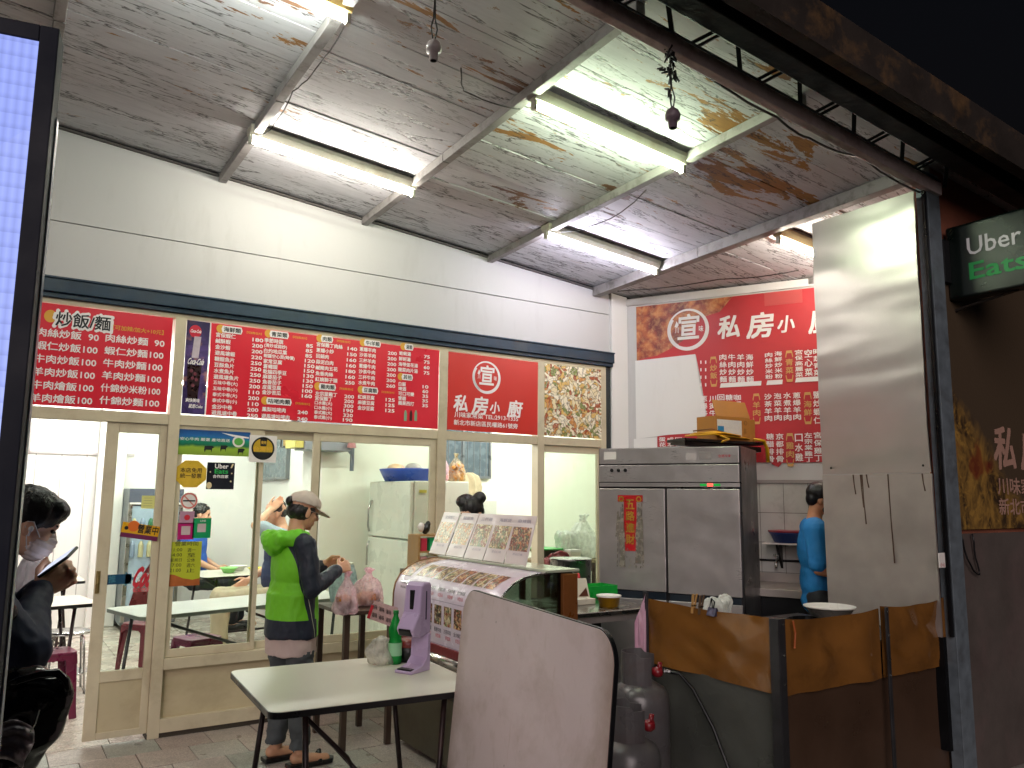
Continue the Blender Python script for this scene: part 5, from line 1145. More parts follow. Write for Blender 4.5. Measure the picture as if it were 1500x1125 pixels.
b = MB(); P2.ring(b, (u1-u0)*.86, .155, .014, .018, .002); P2.rect(b, (u1-u0)*.86-.018, (u1-u0)*.86+.018, .154, .156, .0025); P2.text(b, '易碎', (u1-u0)*.80, .06, .05, .03, w=.002, bold=0); b.build('printed_mark', M('box_print', '#6a4a20'), CB)
b = MB(); P2.rect(b, .03, (u1-u0)*.55, .245, .275, -.03); b.build('tape', paper, CB)
YS_ = thing('yellow_straps', 'bundle of flat yellow packing strips hanging over the wall shelf', 'strips', tuple(BXP(WS*.3, .05, 0)))
yel = M('strap_yellow', '#d9a512', .4, 0, .15, 8, .1)
for (a, c_, e_) in (((.02, .01, .005), (.25, -.01, .03), (.55, .0, .012)), ((.08, .03, .02), (.3, .01, .055), (.62, .02, .01)), ((.10, .02, .03), (.34, -.02, .045), (.5, -.015, .03)), ((.3, -.03, .02), (.36, -.05, -.01), (.29, -.06, -.03))):
    MB().tube([BXP(a[0]*WS/.75, a[1], a[2]+.01), BXP(c_[0]*WS/.75, c_[1], c_[2]+.01), BXP(e_[0]*WS/.75, e_[1], e_[2]+.01)], .016, 8, flat=.45).build('strip', yel, YS_, smooth=True)
MB().tube([BXP(WS*.86, -.01, .02), BXP(WS*.96, -.03, .01), BXP(WS*1.0, -.035, -.06), BXP(WS*1.01, -.03, -.17)], .020, 10, flat=.6).build('strip', yel, YS_, smooth=True)
MB().tube([BXP(WS*.1, -.005, .055), BXP(WS*.35, .02, .085), BXP(WS*.7, .0, .03)], .006, 6).build('brown_rod', M('rod_brown', '#6a4218', .5), YS_, smooth=True)

# wall fittings in the kitchen
def wl(u, z, o=0): return W(u, z, o)
BK = thing('kitchen_bracket_shelf', 'small white bracket shelf with a tap below on the tiled wall', 'shelf', tuple(wl(1.45, 1.24)))
ub, zb_ = RW(1125, 793); ue, _ = RW(1165, 793); ue += .25
wbx = lambda u0, u1, z0, z1, o0, o1: MB().obox(W((u0+u1)/2, (z0+z1)/2, (o0+o1)/2), dR*(u1-u0)/2, nR*(o1-o0)/2, (0, 0, (z1-z0)/2))
wbx(ub, ue, zb_-.012, zb_, .004, .26).build('board', paper, BK, bev=.002)
MB().prism([W(ub+.1, zb_-.012, .01), W(ub+.1, zb_-.012, .22), W(ub+.1, zb_-.22, .01)], dR*.02).build('bracket', blackp, BK)
BT = thing('washing_basin', 'blue plastic basin stacked with a red one on the bracket shelf', 'basin', tuple(wl(ub+.15, zb_)))
pc = W(ub+.19, zb_, .13); MB().lathe([(0, .004), (.11, .001), (.15, .085), (.155, .085), (.155, .078)], pc, 24).build('blue_basin', M('basin_blue', '#1a3f8a', .4), BT, smooth=True); MB().lathe([(.150, .086), (.160, .086), (.162, .100), (.152, .102), (0, .095)], pc, 24).build('red_basin', M('basin_red', '#8a2434', .4), BT, smooth=True)
TP = thing('wall_tap', 'small chrome wall tap below the bracket shelf', 'tap', tuple(wl(ub+.06, 1.08)))
ut, zt2 = RW(1140, 826); MB().tube([W(ut, zt2+.03, .003), W(ut, zt2+.03, .06), W(ut, zt2+.01, .10), W(ut, zt2-.03, .10)], .011, 10).tube([W(ut, zt2+.03, .05), W(ut, zt2+.07, .05)], .008, 8).build('spout', chrome, TP, smooth=True); MB().tube([W(ut-.03, zt2+.075, .05), W(ut+.03, zt2+.075, .05)], .007, 8).build('handle', chrome, TP, smooth=True)
MB().tube([W(.9, zt2+.03, .015), W(ut+.4, zt2+.03, .015)], .009, 8).build('pipe', dkmetal, TP, smooth=True)
SK = thing('sink_counter', 'stainless sink counter along the tiled kitchen wall', 'counter', tuple(wl(1.9, .8)))
wbx(1.15, 2.9, .80, .86, .003, .62).build('worktop', steel2, SK, bev=.004); wbx(1.15, 2.9, .05, .80, .003, .58).build('carcass', dkmetal, SK)
wbx(1.15, 2.9, .86, .93, .003, .02).build('splashback', steel2, SK)

# ---------------------------------------------------------------- wok station behind vinyl sheets
WK = thing('wok_station', 'wok station screened on two sides by brown vinyl sheets with dark lower panels', 'wok station', (3.9, -2.8, 0))
vin = M('brown_vinyl', '#85592a', .12, 0, .35, 2.2, .12, 9, '#3a2814', .6, 3.5, rv=.08)
vind = M('dark_vinyl', '#4c4e4a', .30, 0, .3, 2.5, .15, 14, '#3d3a33', .5, 2)
vind2 = M('dark_brown_vinyl', '#4a372a', .35, 0, .3, 2.5, .15, 14)
ang = M('angle_steel', '#4a4a4d', .4, .6, .3, 8, .2)
def sheet(p0, p1, z0, z1, nrm, mat, name, amp, sag, nu=34, nv=14, sd=0, parent=WK, gap=.004):
    p0, p1, nrm = Vector(p0), Vector(p1), Vector(nrm); vs = []
    for i in range(nv+1):
        for j in range(nu+1):
            a, c = j/nu, i/nv; z = z0+(z1-z0)*c - sag(a)*c
            p = p0.lerp(p1, a); w_ = amp*(noise.noise(Vector((a*3.1+sd, c*1.8, sd)))*1.2+.6*noise.noise(Vector((a*5+c*3.5, c*2+sd, 4))))*math.sin(math.pi*min(1, max(0, a)))**.4
            vs.append(p+nrm*w_+Vector((0, 0, z)))
    n_ = len(vs); N = nu+1; b = MB()
    b.add(vs, [(i*N+j, i*N+j+1, (i+1)*N+j+1, (i+1)*N+j) for i in range(nv) for j in range(nu)])
    b.add([v-nrm*gap for v in vs], [(i*N+j, (i+1)*N+j, (i+1)*N+j+1, i*N+j+1) for i in range(nv) for j in range(nu)])
    return b.build(name, mat, parent, smooth=True)
sheet((3.165, -2.31, 0), (3.165, -3.18, 0), .65, .995, (-1, 0, 0), vin, 'side_sheet', .022, lambda a: .012*math.sin(math.pi*a)+.0)
sheet((3.186, -2.31, 0), (3.186, -3.18, 0), .02, .655, (-1, 0, 0), vind, 'side_lower_panel', .012, lambda a: 0, sd=4)
sheet((3.21, -3.212, 0), (3.97, -3.212, 0), .64, .99, (0, -1, 0), vin, 'front_sheet', .03, lambda a: .018*math.sin(math.pi*a), sd=7)
sheet((3.99, -3.212, 0), (4.60, -3.212, 0), .64, 1.0, (0, -1, 0), vin, 'front_sheet', .035, lambda a: .022*math.sin(math.pi*a)-.01*a, sd=12)
sheet((3.21, -3.186, 0), (4.60, -3.186, 0), .02, .65, (0, -1, 0), vind2, 'front_lower_panel', .012, lambda a: 0, sd=15)
MB().box(3.155, 3.163, -3.222, -3.17, 0, .995).box(3.163, 3.208, -3.222, -3.216, 0, .995).build('corner_angle', ang, WK, bev=.002)
MB().box(3.155, 3.163, -2.34, -2.30, 0, 1.03).build('back_angle', ang, WK, bev=.002)
MB().box(3.968, 3.992, -3.255, -3.245, .1, 1.0).build('front_strap', ang, WK, bev=.002)
for z in (.98, .86, .74, .66): MB().ell((3.98, -3.257, z), .006, n=8).build('rivet', chrome, WK)
for z in (.97, .83, .70): MB().ell((3.19, -3.224, z), .006, n=8).build('rivet', chrome, WK)
MB().tube([(3.235, -3.245, .985), (3.245, -3.248, .93), (3.24, -3.244, .86)], .005, 6).build('rust_run', M('rust_orange', '#a8521a', .5), WK)
MB().box(3.185, 4.50, -3.18, -2.30, .78, .82).build('stove_top', M('stove_black', '#1a1918', .5, .3, .3, 9, .3), WK, bev=.004)
for x in (3.55, 4.05): MB().lathe([(.16, .82), (.17, .86), (.14, .87), (.13, .83)], (x, -2.75, 0), 20).build('burner_ring', dkmetal, WK)
MB().box(3.2, 4.48, -3.15, -2.33, .05, .78).build('stove_body', dkmetal, WK)
tub('white_pan', 'white enamel basin on the wok station, rim above the brown sheet', tuple(onZ(1216, 903, .885)), .10, .14, .06, M('enamel_white', '#d9d7cf', .3), 'basin')
bag('white_bag', 'crumpled white plastic bag at the back of the wok station', (3.62, -2.42, .822), .20, .16, .15, whiteb, seed=21, knot=0, crumple=.04)
def peg(label, y, tilt, mat, name, cat):
    T = thing(name, label, cat, (3.165, y, 1.0)); return T
for k, (y, mt_, lb) in enumerate(((-2.68, M('peg_wood', '#b98f52', .6), 'wooden clothes peg clipped on the brown sheet, leftmost of three clips'), (-2.73, M('peg_dark', '#5b4630', .6), 'dark clothes peg clipped on the brown sheet beside the pale one'))):
    T = thing('clothes_peg', lb, 'peg', (3.16, y, 1.0), 0, 'clips on the brown sheet'); 
    for s_ in (-1, 1): MB().bar((3.165+s_*.006, y+.008, .955), (3.165+s_*.014, y-.012, 1.055), .012, .008).build('jaw', mt_, T, bev=.001)
    MB().tube([(3.15, y, .995), (3.18, y, .995)], .006, 8).build('spring', chrome, T)
T = thing('binder_clip', 'black binder clip with wire loops on the brown sheet', 'clip', (3.16, -2.82, 1.0), 0, 'clips on the brown sheet')
MB().prism([(3.145, -2.84, .96), (3.185, -2.84, .96), (3.168, -2.84, 1.0), (3.162, -2.84, 1.0)], (0, .055, 0)).build('clip_body', M('clip_grey', '#4a4a60', .3, .5), T)
for s_ in (-1, 1): MB().tube([(3.165, -2.815, .99), (3.165+s_*.012, -2.825+s_*.012, 1.03), (3.165+s_*.014, -2.805+s_*.014, 1.045), (3.165, -2.80+s_*.01, .99)], .003, 6).build('wire_loop', dkmetal, T)
T = thing('pink_rag', 'pink cloth hanging down the back corner of the wok station', 'cloth', (3.15, -2.27, .8)); sheet((3.115, -2.275, 0), (3.155, -2.325, 0), .64, 1.02, (-.8, -.6, 0), M('rag_pink', '#c9a0b4', .6, 0, .1, 12, .3), 'cloth_sheet', .03, lambda a: .16*(1-a), 12, 14, sd=3, parent=T)

# ---------------------------------------------------------------- gas cylinders
cylm = M('cylinder_grey', '#5f5c5e', .32, .1, .2, 5, .1, 30, '#4a3028', .5, 5)
def cylinder(label, c, h, r, rz):
    T = thing('gas_cylinder', label, 'gas cylinder', (c[0], c[1], 0), rz, 'gas cylinders beside the wok station')
    def bd(b, n_, m_, sm=True, bev=0): return b.build(n_, m_, T, world=False, smooth=sm, bev=bev)
    bd(MB().lathe([(0, .03), (r*.86, .03), (r*.97, .07), (r, .12), (r, h-.12), (r*.97, h-.07), (r*.84, h-.03), (r*.5, h), (.03, h+.006)], (0, 0, 0), 32), 'shell', cylm)
    bd(MB().lathe([(r*.8, 0), (r*.82, 0), (r*.82, .05), (r*.8, .05)], (0, 0, 0), 24), 'foot_ring', cylm, False)
    n_ = 22; vs = []; rg = r*.60
    for i in range(n_+1):
        a = R(40+280*i/n_); hh = .15 if 3 < i < n_-3 else .13
        for q, z in ((rg, h-.02), (rg, h+hh), (rg-.004, h+hh), (rg-.004, h-.02)): vs.append((q*math.cos(a), q*math.sin(a), z))
    b = MB(); b.add(vs, [(i*4+k_, (i+1)*4+k_, (i+1)*4+(k_+1) % 4, i*4+(k_+1) % 4) for i in range(n_) for k_ in range(4) if not (7 <= i <= 10 and False)])
    bd(b, 'valve_guard', cylm, False)
    bd(MB().lathe([(.022, h), (.022, h+.03), (.014, h+.04), (.014, h+.075)], (0, 0, 0), 14), 'valve', M('valve_brass', '#6a5232', .4, .8))
    bd(MB().lathe([(.0, h+.10), (.034, h+.10), (.036, h+.09), (.034, h+.078), (0, h+.078)], (0, 0, 0), 10), 'valve_wheel', M('wheel_green', '#2a7f66', .5))
    bd(MB().tube([(0, 0, h+.05), (.07, 0, h+.05)], .014, 10), 'outlet', M('valve_brass', '#6a5232', .4, .8))
    bd(MB().tube([(.07, 0, h+.05), (.12, 0, h+.055)], .022, 10).tube([(.10, 0, h+.05), (.11, 0, h+.10)], .012, 8).ell((.095, 0, h+.05), (.03, .03, .028), n=12), 'regulator', M('regulator_red', '#7d1620', .35))
    return T
cylinder('taller grey gas cylinder standing against the dark side panel', (2.97, -2.47), .60, .155, R(-50))
cylinder('shorter grey gas cylinder in front of the taller one', (2.60, -2.80), .455, .15, R(-35))
T = thing('gas_hose', 'black rubber gas hose running from the red regulator down behind the station', 'hose', (3.1, -2.6, .5)); cA = Vector((2.97, -2.47, 0))
def rotp(c, rz, p): return Vector((c[0]+math.cos(rz)*p[0]-math.sin(rz)*p[1], c[1]+math.sin(rz)*p[0]+math.cos(rz)*p[1], p[2]))
h0 = rotp((2.97, -2.47), R(-50), (.13, 0, .655)); MB().tube([h0, h0+Vector((.05, -.06, -.005)), (3.13, -2.70, .58), (3.14, -2.82, .42), (3.14, -2.93, .22), (3.14, -3.02, .02)], .009, 10).build('hose', blackp, T, smooth=True); MB().tube([h0, h0+Vector((.02, -.025, 0))], .013, 8).build('hose_clamp', chrome, T)

# ================================================================ THINGS IN THE DINING ROOM
def stool_plastic(label, p, rz, mat, s=1.0):
    T = thing('plastic_stool', label, 'stool', (p[0], p[1], 0), rz, 'plastic stools in the dining room')
    MB().prism([(x, y, .425) for x, y in rrect(.29, .29, .06)], (0, 0, .022)).build('seat', mat, T, world=False, bev=.006, seg=3)
    MB().lathe([(.025, .447), (.018, .449), (.018, .440)], (0, 0, 0), 14).build('seat_hole', blackp, T, world=False)
    for sx in (-1, 1):
        for sy in (-1, 1):
            a = Vector((sx*.115, sy*.115, .43)); e = Vector((sx*.155, sy*.155, 0)); b = MB()
            b.add([a+Vector((-sx*.05, 0, 0)), a+Vector((sx*.02, 0, 0)), a+Vector((sx*.02, sy*.02, 0)), a+Vector((0, sy*.02, 0)), a+Vector((0, -sy*.05, 0)), e+Vector((-sx*.045, 0, 0)), e+Vector((0, 0, 0)), e+Vector((0, 0, 0)), e+Vector((0, 0, 0)), e+Vector((0, -sy*.045, 0))], [(0, 1, 6, 5), (1, 2, 7, 6), (2, 3, 8, 7), (3, 4, 9, 8)])
            o = b.build('leg', mat, T, world=False); sd = o.modifiers.new('solid', 'SOLIDIFY'); sd.thickness = .006; sd.offset = -1
    b = MB()
    for q in range(4):
        a = R(90*q); c_, s_ = math.cos(a), math.sin(a); f = lambda x, y, z: (c_*x-s_*y, s_*x+c_*y, z)
        b.add([f(.135, -.12, .43), f(.135, .12, .43), f(.142, .12, .36), f(.139, .07, .395), f(.139, -.07, .395), f(.142, -.12, .36)], [(0, 1, 2, 3, 4, 5)])
    o = b.build('skirt', mat, T, world=False); sd = o.modifiers.new('solid', 'SOLIDIFY'); sd.thickness = .005
    return T
mag = M('stool_magenta', '#6a2042', .3, 0, .08, 5, .03)
stool_plastic('magenta plastic stool by the open door, beneath the nearest table', (.50, .88), R(8), mag)
stool_plastic('magenta plastic stool under the long table behind the window', (1.50, .98), R(20), mag)
stool_plastic('dark red plastic stool at the far side of the room below the notice', (1.28, 1.95), R(35), M('stool_red', '#6a2030', .35))
T = thing('steel_stool', 'round steel stool with wire legs next to the open door', 'stool', (.66, 1.62, 0)); 
MB().lathe([(0, .47), (.15, .47), (.165, .462), (.165, .45), (.15, .445)], (.66, 1.62, 0), 26).build('seat', chrome, T, smooth=True)
for k in range(4):
    a = R(45+90*k); MB().tube([(.66+.11*math.cos(a), 1.62+.11*math.sin(a), .455), (.66+.15*math.cos(a), 1.62+.15*math.sin(a), .42), (.66+.19*math.cos(a), 1.62+.19*math.sin(a), 0)], .009, 8).build('leg', chrome, T, smooth=True)
MB().lathe([(.168, .15), (.176, .155), (.168, .16)], (.66, 1.62, 0), 24).build('foot_ring', chrome, T)
# drinks cooler
c0_ = onY(185, 905, 4.45); c1_ = onY(262, 905, 4.45); T = thing('drinks_cooler', 'glass door drinks cooler against the far white wall', 'cooler', (c0_.x+.3, 4.7, 0))
xa, xb = onY(184, 800, 4.45).x, onY(264, 800, 4.45).x
MB().box(xa, xb, 4.48, 5.0, .06, 1.60).build('cabinet', M('cooler_grey', '#6d737c', .4), T, bev=.006); MB().box(xa+.04, xb-.04, 4.455, 4.475, .16, 1.40).build('door_glass', M('cooler_glass', '#9fb2c2', .12), T); MB().box(xa, xb, 4.44, 4.48, 1.44, 1.60).build('header', M('cooler_header', '#4c5262', .4), T)
MB().box(xa, xa+.04, 4.44, 4.48, .1, 1.44).box(xb-.04, xb, 4.44, 4.48, .1, 1.44).build('door_frame', alu, T); MB().box(xa+.01, xb-.01, 4.435, 4.44, 1.42, 1.44).build('light_strip', paper, T)
r2 = random.Random(4)
for row in range(4):
    for k in range(6): x = xa+.07+k*(xb-xa-.14)/5; z = 1.06+.0*row-.26*row+.02; MB().lathe([(0, 0), (.028, 0), (.028, .14), (.012, .18), (0, .18)], (x, 4.445, z), 10).build('drink_bottle', M('drink%d' % r2.randrange(5), ['#5a2a22', '#2e6a48', '#b9b48c', '#7c8ca0', '#4a3040'][r2.randrange(5)], .3), T) if row < 2 else None
MB().prism([(xa+.05, 4.448, .18), (xb-.08, 4.448, .18), (xb-.05, 4.448, .6), (xb-.25, 4.448, .85), (xa+.15, 4.448, .55)], (0, -.002, 0)).build('cola_print', M('cola_dark', '#5a1c20', .3, 0, .3, 8, 0), T)
# household fridge
fw = M('fridge_white', '#c9cdc2', .3, 0, .05, 3, .02)
T = thing('upright_fridge', 'pale two door household fridge beyond the window with a blue basin on top', 'fridge', (3.9, 2.1, 0))
MB().box(3.64, 4.27, 1.57, 2.62, .04, 1.70).build('cabinet', fw, T, bev=.012); MB().box(3.595, 3.635, 1.58, 2.61, 1.115, 1.695).build('freezer_door', fw, T, bev=.01); MB().box(3.595, 3.635, 1.58, 2.61, .06, 1.10).build('lower_door', fw, T, bev=.01)
MB().tube([(3.57, 2.52, 1.16), (3.555, 2.52, 1.22), (3.555, 2.52, 1.40), (3.59, 2.52, 1.50)], .012, 8).build('handle', chrome, T, smooth=True); MB().tube([(3.57, 2.52, 1.06), (3.555, 2.52, 1.0), (3.555, 2.52, .80)], .012, 8).build('handle', chrome, T, smooth=True)
MB().box(3.69, 3.77, 1.562, 1.568, 1.58, 1.61).build('badge', M('badge_gold', '#b9b04a', .3), T)
T = thing('blue_basin', 'blue plastic basin full of packets on top of the pale fridge', 'basin', (3.85, 2.25, 1.70)); b_ = M('basin_blue2', '#2a50b4', .35)
MB().lathe([(0, .003), (.26, .001), (.31, .13), (.325, .135), (.32, .122), (.27, .02), (0, .02)], (3.88, 2.2, 1.70), 28, .95, 1.25).build('basin', b_, T, smooth=True)
for k, (dx, dy, c_, r_) in enumerate(((-.1, .15, '#e8c8a0', .09), (.05, 0, '#efe4d8', .1), (.0, .28, '#e4b9b0', .08), (-.05, -.2, '#b9b4b0', .09))): MB().ell((3.88+dx, 2.2+dy, 1.84), (r_, r_, .06), n=14).build('packet', M('pk'+c_, c_, .4), T, smooth=True)
bag('snack_bag', 'clear bag of orange snack puffs on the fridge beside the grey window', (4.20, 1.72, 1.70), .20, .18, .30, PLASTIC('clear_bag2', '#f0ead8', .75), seed=31, crumple=.01, fill=[(r2.uniform(-.06, .06), r2.uniform(-.05, .05), r2.uniform(.03, .18), .024, M('puff_orange', '#c9923e', .6)) for _ in range(46)])
bag('pale_bag', 'pink and white knotted bag left of the snack bag on the fridge', (4.02, 1.70, 1.70), .13, .13, .28, pinkb, seed=33)
bag('rice_bag', 'large beige sack behind the snack bag by the grey window', (4.62, 2.3, 1.5), .45, .3, .32, M('sack', '#b5a888', .7, 0, .2, 9, .3), cat='sack', seed=35, knot=0)
MB().box(4.35, 4.95, 2.1, 2.7, 0, 1.5).build('store_cupboard', fw, None, bev=.006); tag(bpy.data.objects['store_cupboard'], 'plain pale cupboard beside the household fridge', 'cupboard')
# windows of the back rooms
def dark_window(label, box, axis):
    T = thing('room_window', label, 'window', ((box[0]+box[1])/2, (box[2]+box[3])/2, box[4]))
    x0, x1, y0, y1, z0, z1 = box; gm = M('night_pane', '#5f6f78', .25, 0, .3, 9, .1); fm_ = M('alu_frame', '#6f7478', .35, .5)
    if axis == 'y':
        MB().box(x0, x1, y0+.02, y1, z0, z1).build('pane', gm, T); MB().box(x0, x1, y0, y1, z0-.03, z0).box(x0, x1, y0, y1, z1, z1+.03).box(x0-.03, x0, y0, y1, z0-.03, z1+.03).box(x1, x1+.03, y0, y1, z0-.03, z1+.03).box((x0+x1)/2-.5*.03, (x0+x1)/2+.015, y0, y1, z0, z1).build('frame', fm_, T)
        k = x0+.06
        while k < x1: MB().tube([(k, y0-.02, z0), (k, y0-.02, z1)], .005, 6).build('window_bar', fm_, T); k += .09
    else:
        MB().box(x0+.02, x1, y0, y1, z0, z1).build('pane', gm, T); MB().box(x0, x1, y0, y1, z0-.03, z0).box(x0, x1, y0, y1, z1, z1+.03).box(x0, x1, y0-.03, y0, z0-.03, z1+.03).box(x0, x1, y1, y1+.03, z0-.03, z1+.03).build('frame', fm_, T)
dark_window('barred grey window above the household fridge', (4.55, 5.30, 2.84, 2.90, 1.80, 2.60), 'y')
dark_window('grey window on the far return wall left of the hanging shelf', (3.0, 3.05, 3.76, 4.95, 1.76, 2.30), 'x')
T = thing('wall_cabinet', 'grey wall cabinet on a bracket arm with a yellow packet and pink cone', 'cabinet', (3.35, 2.7, 2.0)); a = onY(430, 658, 2.6); c_ = onY(512, 655, 2.6)
MB().box(a.x+.10, c_.x, 2.55, 2.88, a.z, a.z+.35).build('cabinet', M('cab_grey', '#8a8f98', .4), T, bev=.005); MB().box(a.x-.0, a.x+.09, 2.55, 2.88, a.z+.02, a.z+.14).build('yellow_packet', M('pk_yellow', '#c9bf6a', .5), T)
q = onY(515, 690, 2.7); MB().bar((q.x, 2.7, q.z), (q.x, 2.7, q.z+.28), .035, .035, (0, 1, 0)).build('bracket_arm', M('arm_grey', '#5c6470', .4), T); MB().bar((q.x-.10, 2.7, q.z+.30), (q.x, 2.7, q.z+.18), .03, .03, (0, 1, 0)).build('bracket_arm', M('arm_grey', '#5c6470', .4), T)
MB().lathe([(.05, 0), (.03, .12), (.012, .2), (0, .24)], (onY(515, 655, 2.5).x, 2.5, onY(515, 656, 2.5).z), 14).build('pink_cone', M('cone_pink', '#d9a0a4', .5), T, smooth=True)
T = thing('hanging_shelf', 'small wire shelf of golden snack packets high on the return wall', 'shelf', (3.0, 3.3, 2.0)); a = onX(432, 655, 2.95); c_ = onX(457, 655, 2.95)
MB().box(2.78, 3.04, min(a.y, c_.y), max(a.y, c_.y), a.z-.012, a.z).box(2.78, 3.04, min(a.y, c_.y), max(a.y, c_.y), a.z+.26, a.z+.27).build('shelf', dkmetal, T)
for y_ in (min(a.y, c_.y), max(a.y, c_.y)-.012): MB().box(2.78, 2.792, y_, y_+.012, a.z-.0, a.z+.27).build('upright', dkmetal, T)
for k in range(4): y_ = min(a.y, c_.y)+.05+k*(abs(a.y-c_.y)-.1)/3; MB().box(2.81, 3.0, y_-.05, y_+.05, a.z+.001, a.z+.2).build('snack_packet', M('snack_gold', '#a8843c', .35, .2, .3, 20, .2), T, bev=.01)
# bowls on the far table and on the tiles
for k, (x, y, c_, lb) in enumerate(((2.2, 2.92, '#8fd07a', 'pale green bowl on the far table'), (2.45, 2.8, '#e0d84a', 'yellow bowl on the far table'), (2.68, 2.88, '#5fd63a', 'bright green bowl at the right of the far table'), (2.35, 3.12, '#e8e8e2', 'white bowl at the back of the far table'))):
    tub('food_bowl', lb, (x, y, .742), .05, .085, .055, M('bowl'+c_, c_, .35), 'bowl')

# ================================================================ SCOOTER at the left edge
gb_ = M('gloss_black', '#0a0b0f', .12, 0, .1, 4, .02); SCT = thing('parked_scooter', 'black scooter parked at the lower left with a covered handlebar, only its front in view', 'scooter', (-.05, -3.75, 0), R(115))
def sb(b, n_, m_=gb_, sm=True, bev=0): return b.build(n_, m_, SCT, world=False, smooth=sm, bev=bev)
def wheel(x, par_name):
    w_ = sb(MB().lathe([(.14, -.05), (.20, -.055), (.225, -.03), (.23, 0), (.225, .03), (.20, .055), (.14, .05)], (0, 0, 0), 30), 'wheel', M('tyre', '#121212', .8)); w_.rotation_euler = (math.pi/2, 0, 0); w_.location = (x, 0, .23)
    r_ = MB().lathe([(0, -.03), (.14, -.035), (.145, 0), (.14, .035), (0, .03)], (0, 0, 0), 24).build('rim', alu, SCT, world=False, smooth=True); r_.parent = w_
wheel(.55, 'f'); wheel(-.62, 'r')
bmb = MB(); bmb.cap((.42, 0, .95), .09, (.50, 0, .45), .15); bmb.ell((.50, 0, .50), (.16, .18, .16)); bmb.cap((.30, 0, .28), .14, (-.25, 0, .28), .14); bmb.cap((-.25, 0, .45), .17, (-.75, 0, .60), .10); bmb.cap((-.15, 0, .32), .16, (-.3, 0, .6), .15)
remesh(bmb, 'body_shell', gb_, SCT, .012, 6) if False else None
ob_ = bmb.build('body_shell', gb_, None); r_ = ob_.modifiers.new('r', 'REMESH'); r_.mode = 'VOXEL'; r_.voxel_size = .014; r_.use_smooth_shade = True; s_ = ob_.modifiers.new('s', 'SMOOTH'); s_.iterations = 8
ob_.parent = SCT; WM[ob_] = WM[SCT]
smb = MB(); smb.cap((-.12, 0, .74), .11, (-.70, 0, .78), .10); ob_ = smb.build('seat', M('seat_vinyl', '#141414', .45, 0, .1, 8, .2), None, smooth=True); ob_.parent = SCT; ob_.scale = (1, 1.1, 1)
sb(MB().box(.58, .62, -.10, .10, .78, .88), 'headlight', M('lens', '#c9cdd0', .1), False, .01)
sb(MB().tube([(.38, -.30, 1.03), (.42, -.1, 1.05), (.42, .1, 1.05), (.38, .30, 1.03)], .016, 10), 'handlebar', dkmetal)
for s_ in (-1, 1): sb(MB().tube([(.40, s_*.22, 1.05), (.40, s_*.28, 1.2)], .006, 8), 'mirror_stalk', dkmetal); sb(MB().ell((.40, s_*.30, 1.235), (.015, .06, .04), n=16), 'mirror', gb_)
COV = thing('handlebar_cover', 'shiny black plastic cover draped over the scooter handlebar', 'cover', (.10, -3.48, 1.1))
b = MB()
pts_ = [C_ for C_ in ()]
def cd(px, py, d): return CAM + ray(px, py)*(d/F_PX)
for a, c_, r0, r1 in (((-20, 1022), (15, 1010), .055, .05), ((15, 1010), (52, 1002), .05, .045), ((52, 1002), (86, 1003), .045, .03), ((20, 1045), (80, 1022), .07, .05), ((-10, 1080), (50, 1060), .08, .07), ((50, 1050), (82, 1040), .06, .035), ((30, 1090), (62, 1072), .06, .04), ((-20, 1110), (30, 1100), .08, .05)):
    b.cap(cd(*a, 1.92), r0, cd(*c_, 1.92), r1)
remesh(b, 'cover_film', M('bag_black', '#08090d', .14, 0, .2, 9, .35, 9), COV, .008, 8, .016, 7)
MB().tube([cd(5, 1008, 1.86), cd(30, 996, 1.86), cd(60, 988, 1.87), cd(84, 986, 1.88), cd(96, 996, 1.9), cd(99, 1012, 1.9)], .010, 8).build('rim_fold', gb_, COV, smooth=True)
T = thing('face_mask', 'crumpled pale face mask hanging from the scooter handlebar', 'mask', tuple(cd(25, 1085, 1.82)))
vs = []; nU, nV = 14, 10
for i in range(nV+1):
    for j in range(nU+1):
        u, v = j/nU, i/nV; px = -6+u*52-6*v+6*math.sin(v*5); py = 1064+v*52-10*math.sin(u*3.1)+8*u*v
        p_ = cd(px, py, 1.80+.02*math.sin(v*19)+.02*(u-.5)**2*4+.012*noise.noise(Vector((u*5, v*5, 2)))); vs.append(p_)
b = MB(); N = nU+1; b.add(vs, [(i*N+j, i*N+j+1, (i+1)*N+j+1, (i+1)*N+j) for i in range(nV) for j in range(nU)]); o_ = b.build('mask_cloth', M('mask_grey', '#e0d4da', .7), T, smooth=True); o_.modifiers.new('s', 'SOLIDIFY').thickness = .003
MB().tube([cd(45, 1072, 1.8), cd(52, 1060, 1.82), cd(58, 1040, 1.84)], .0015, 5).build('ear_loop', paper, T)

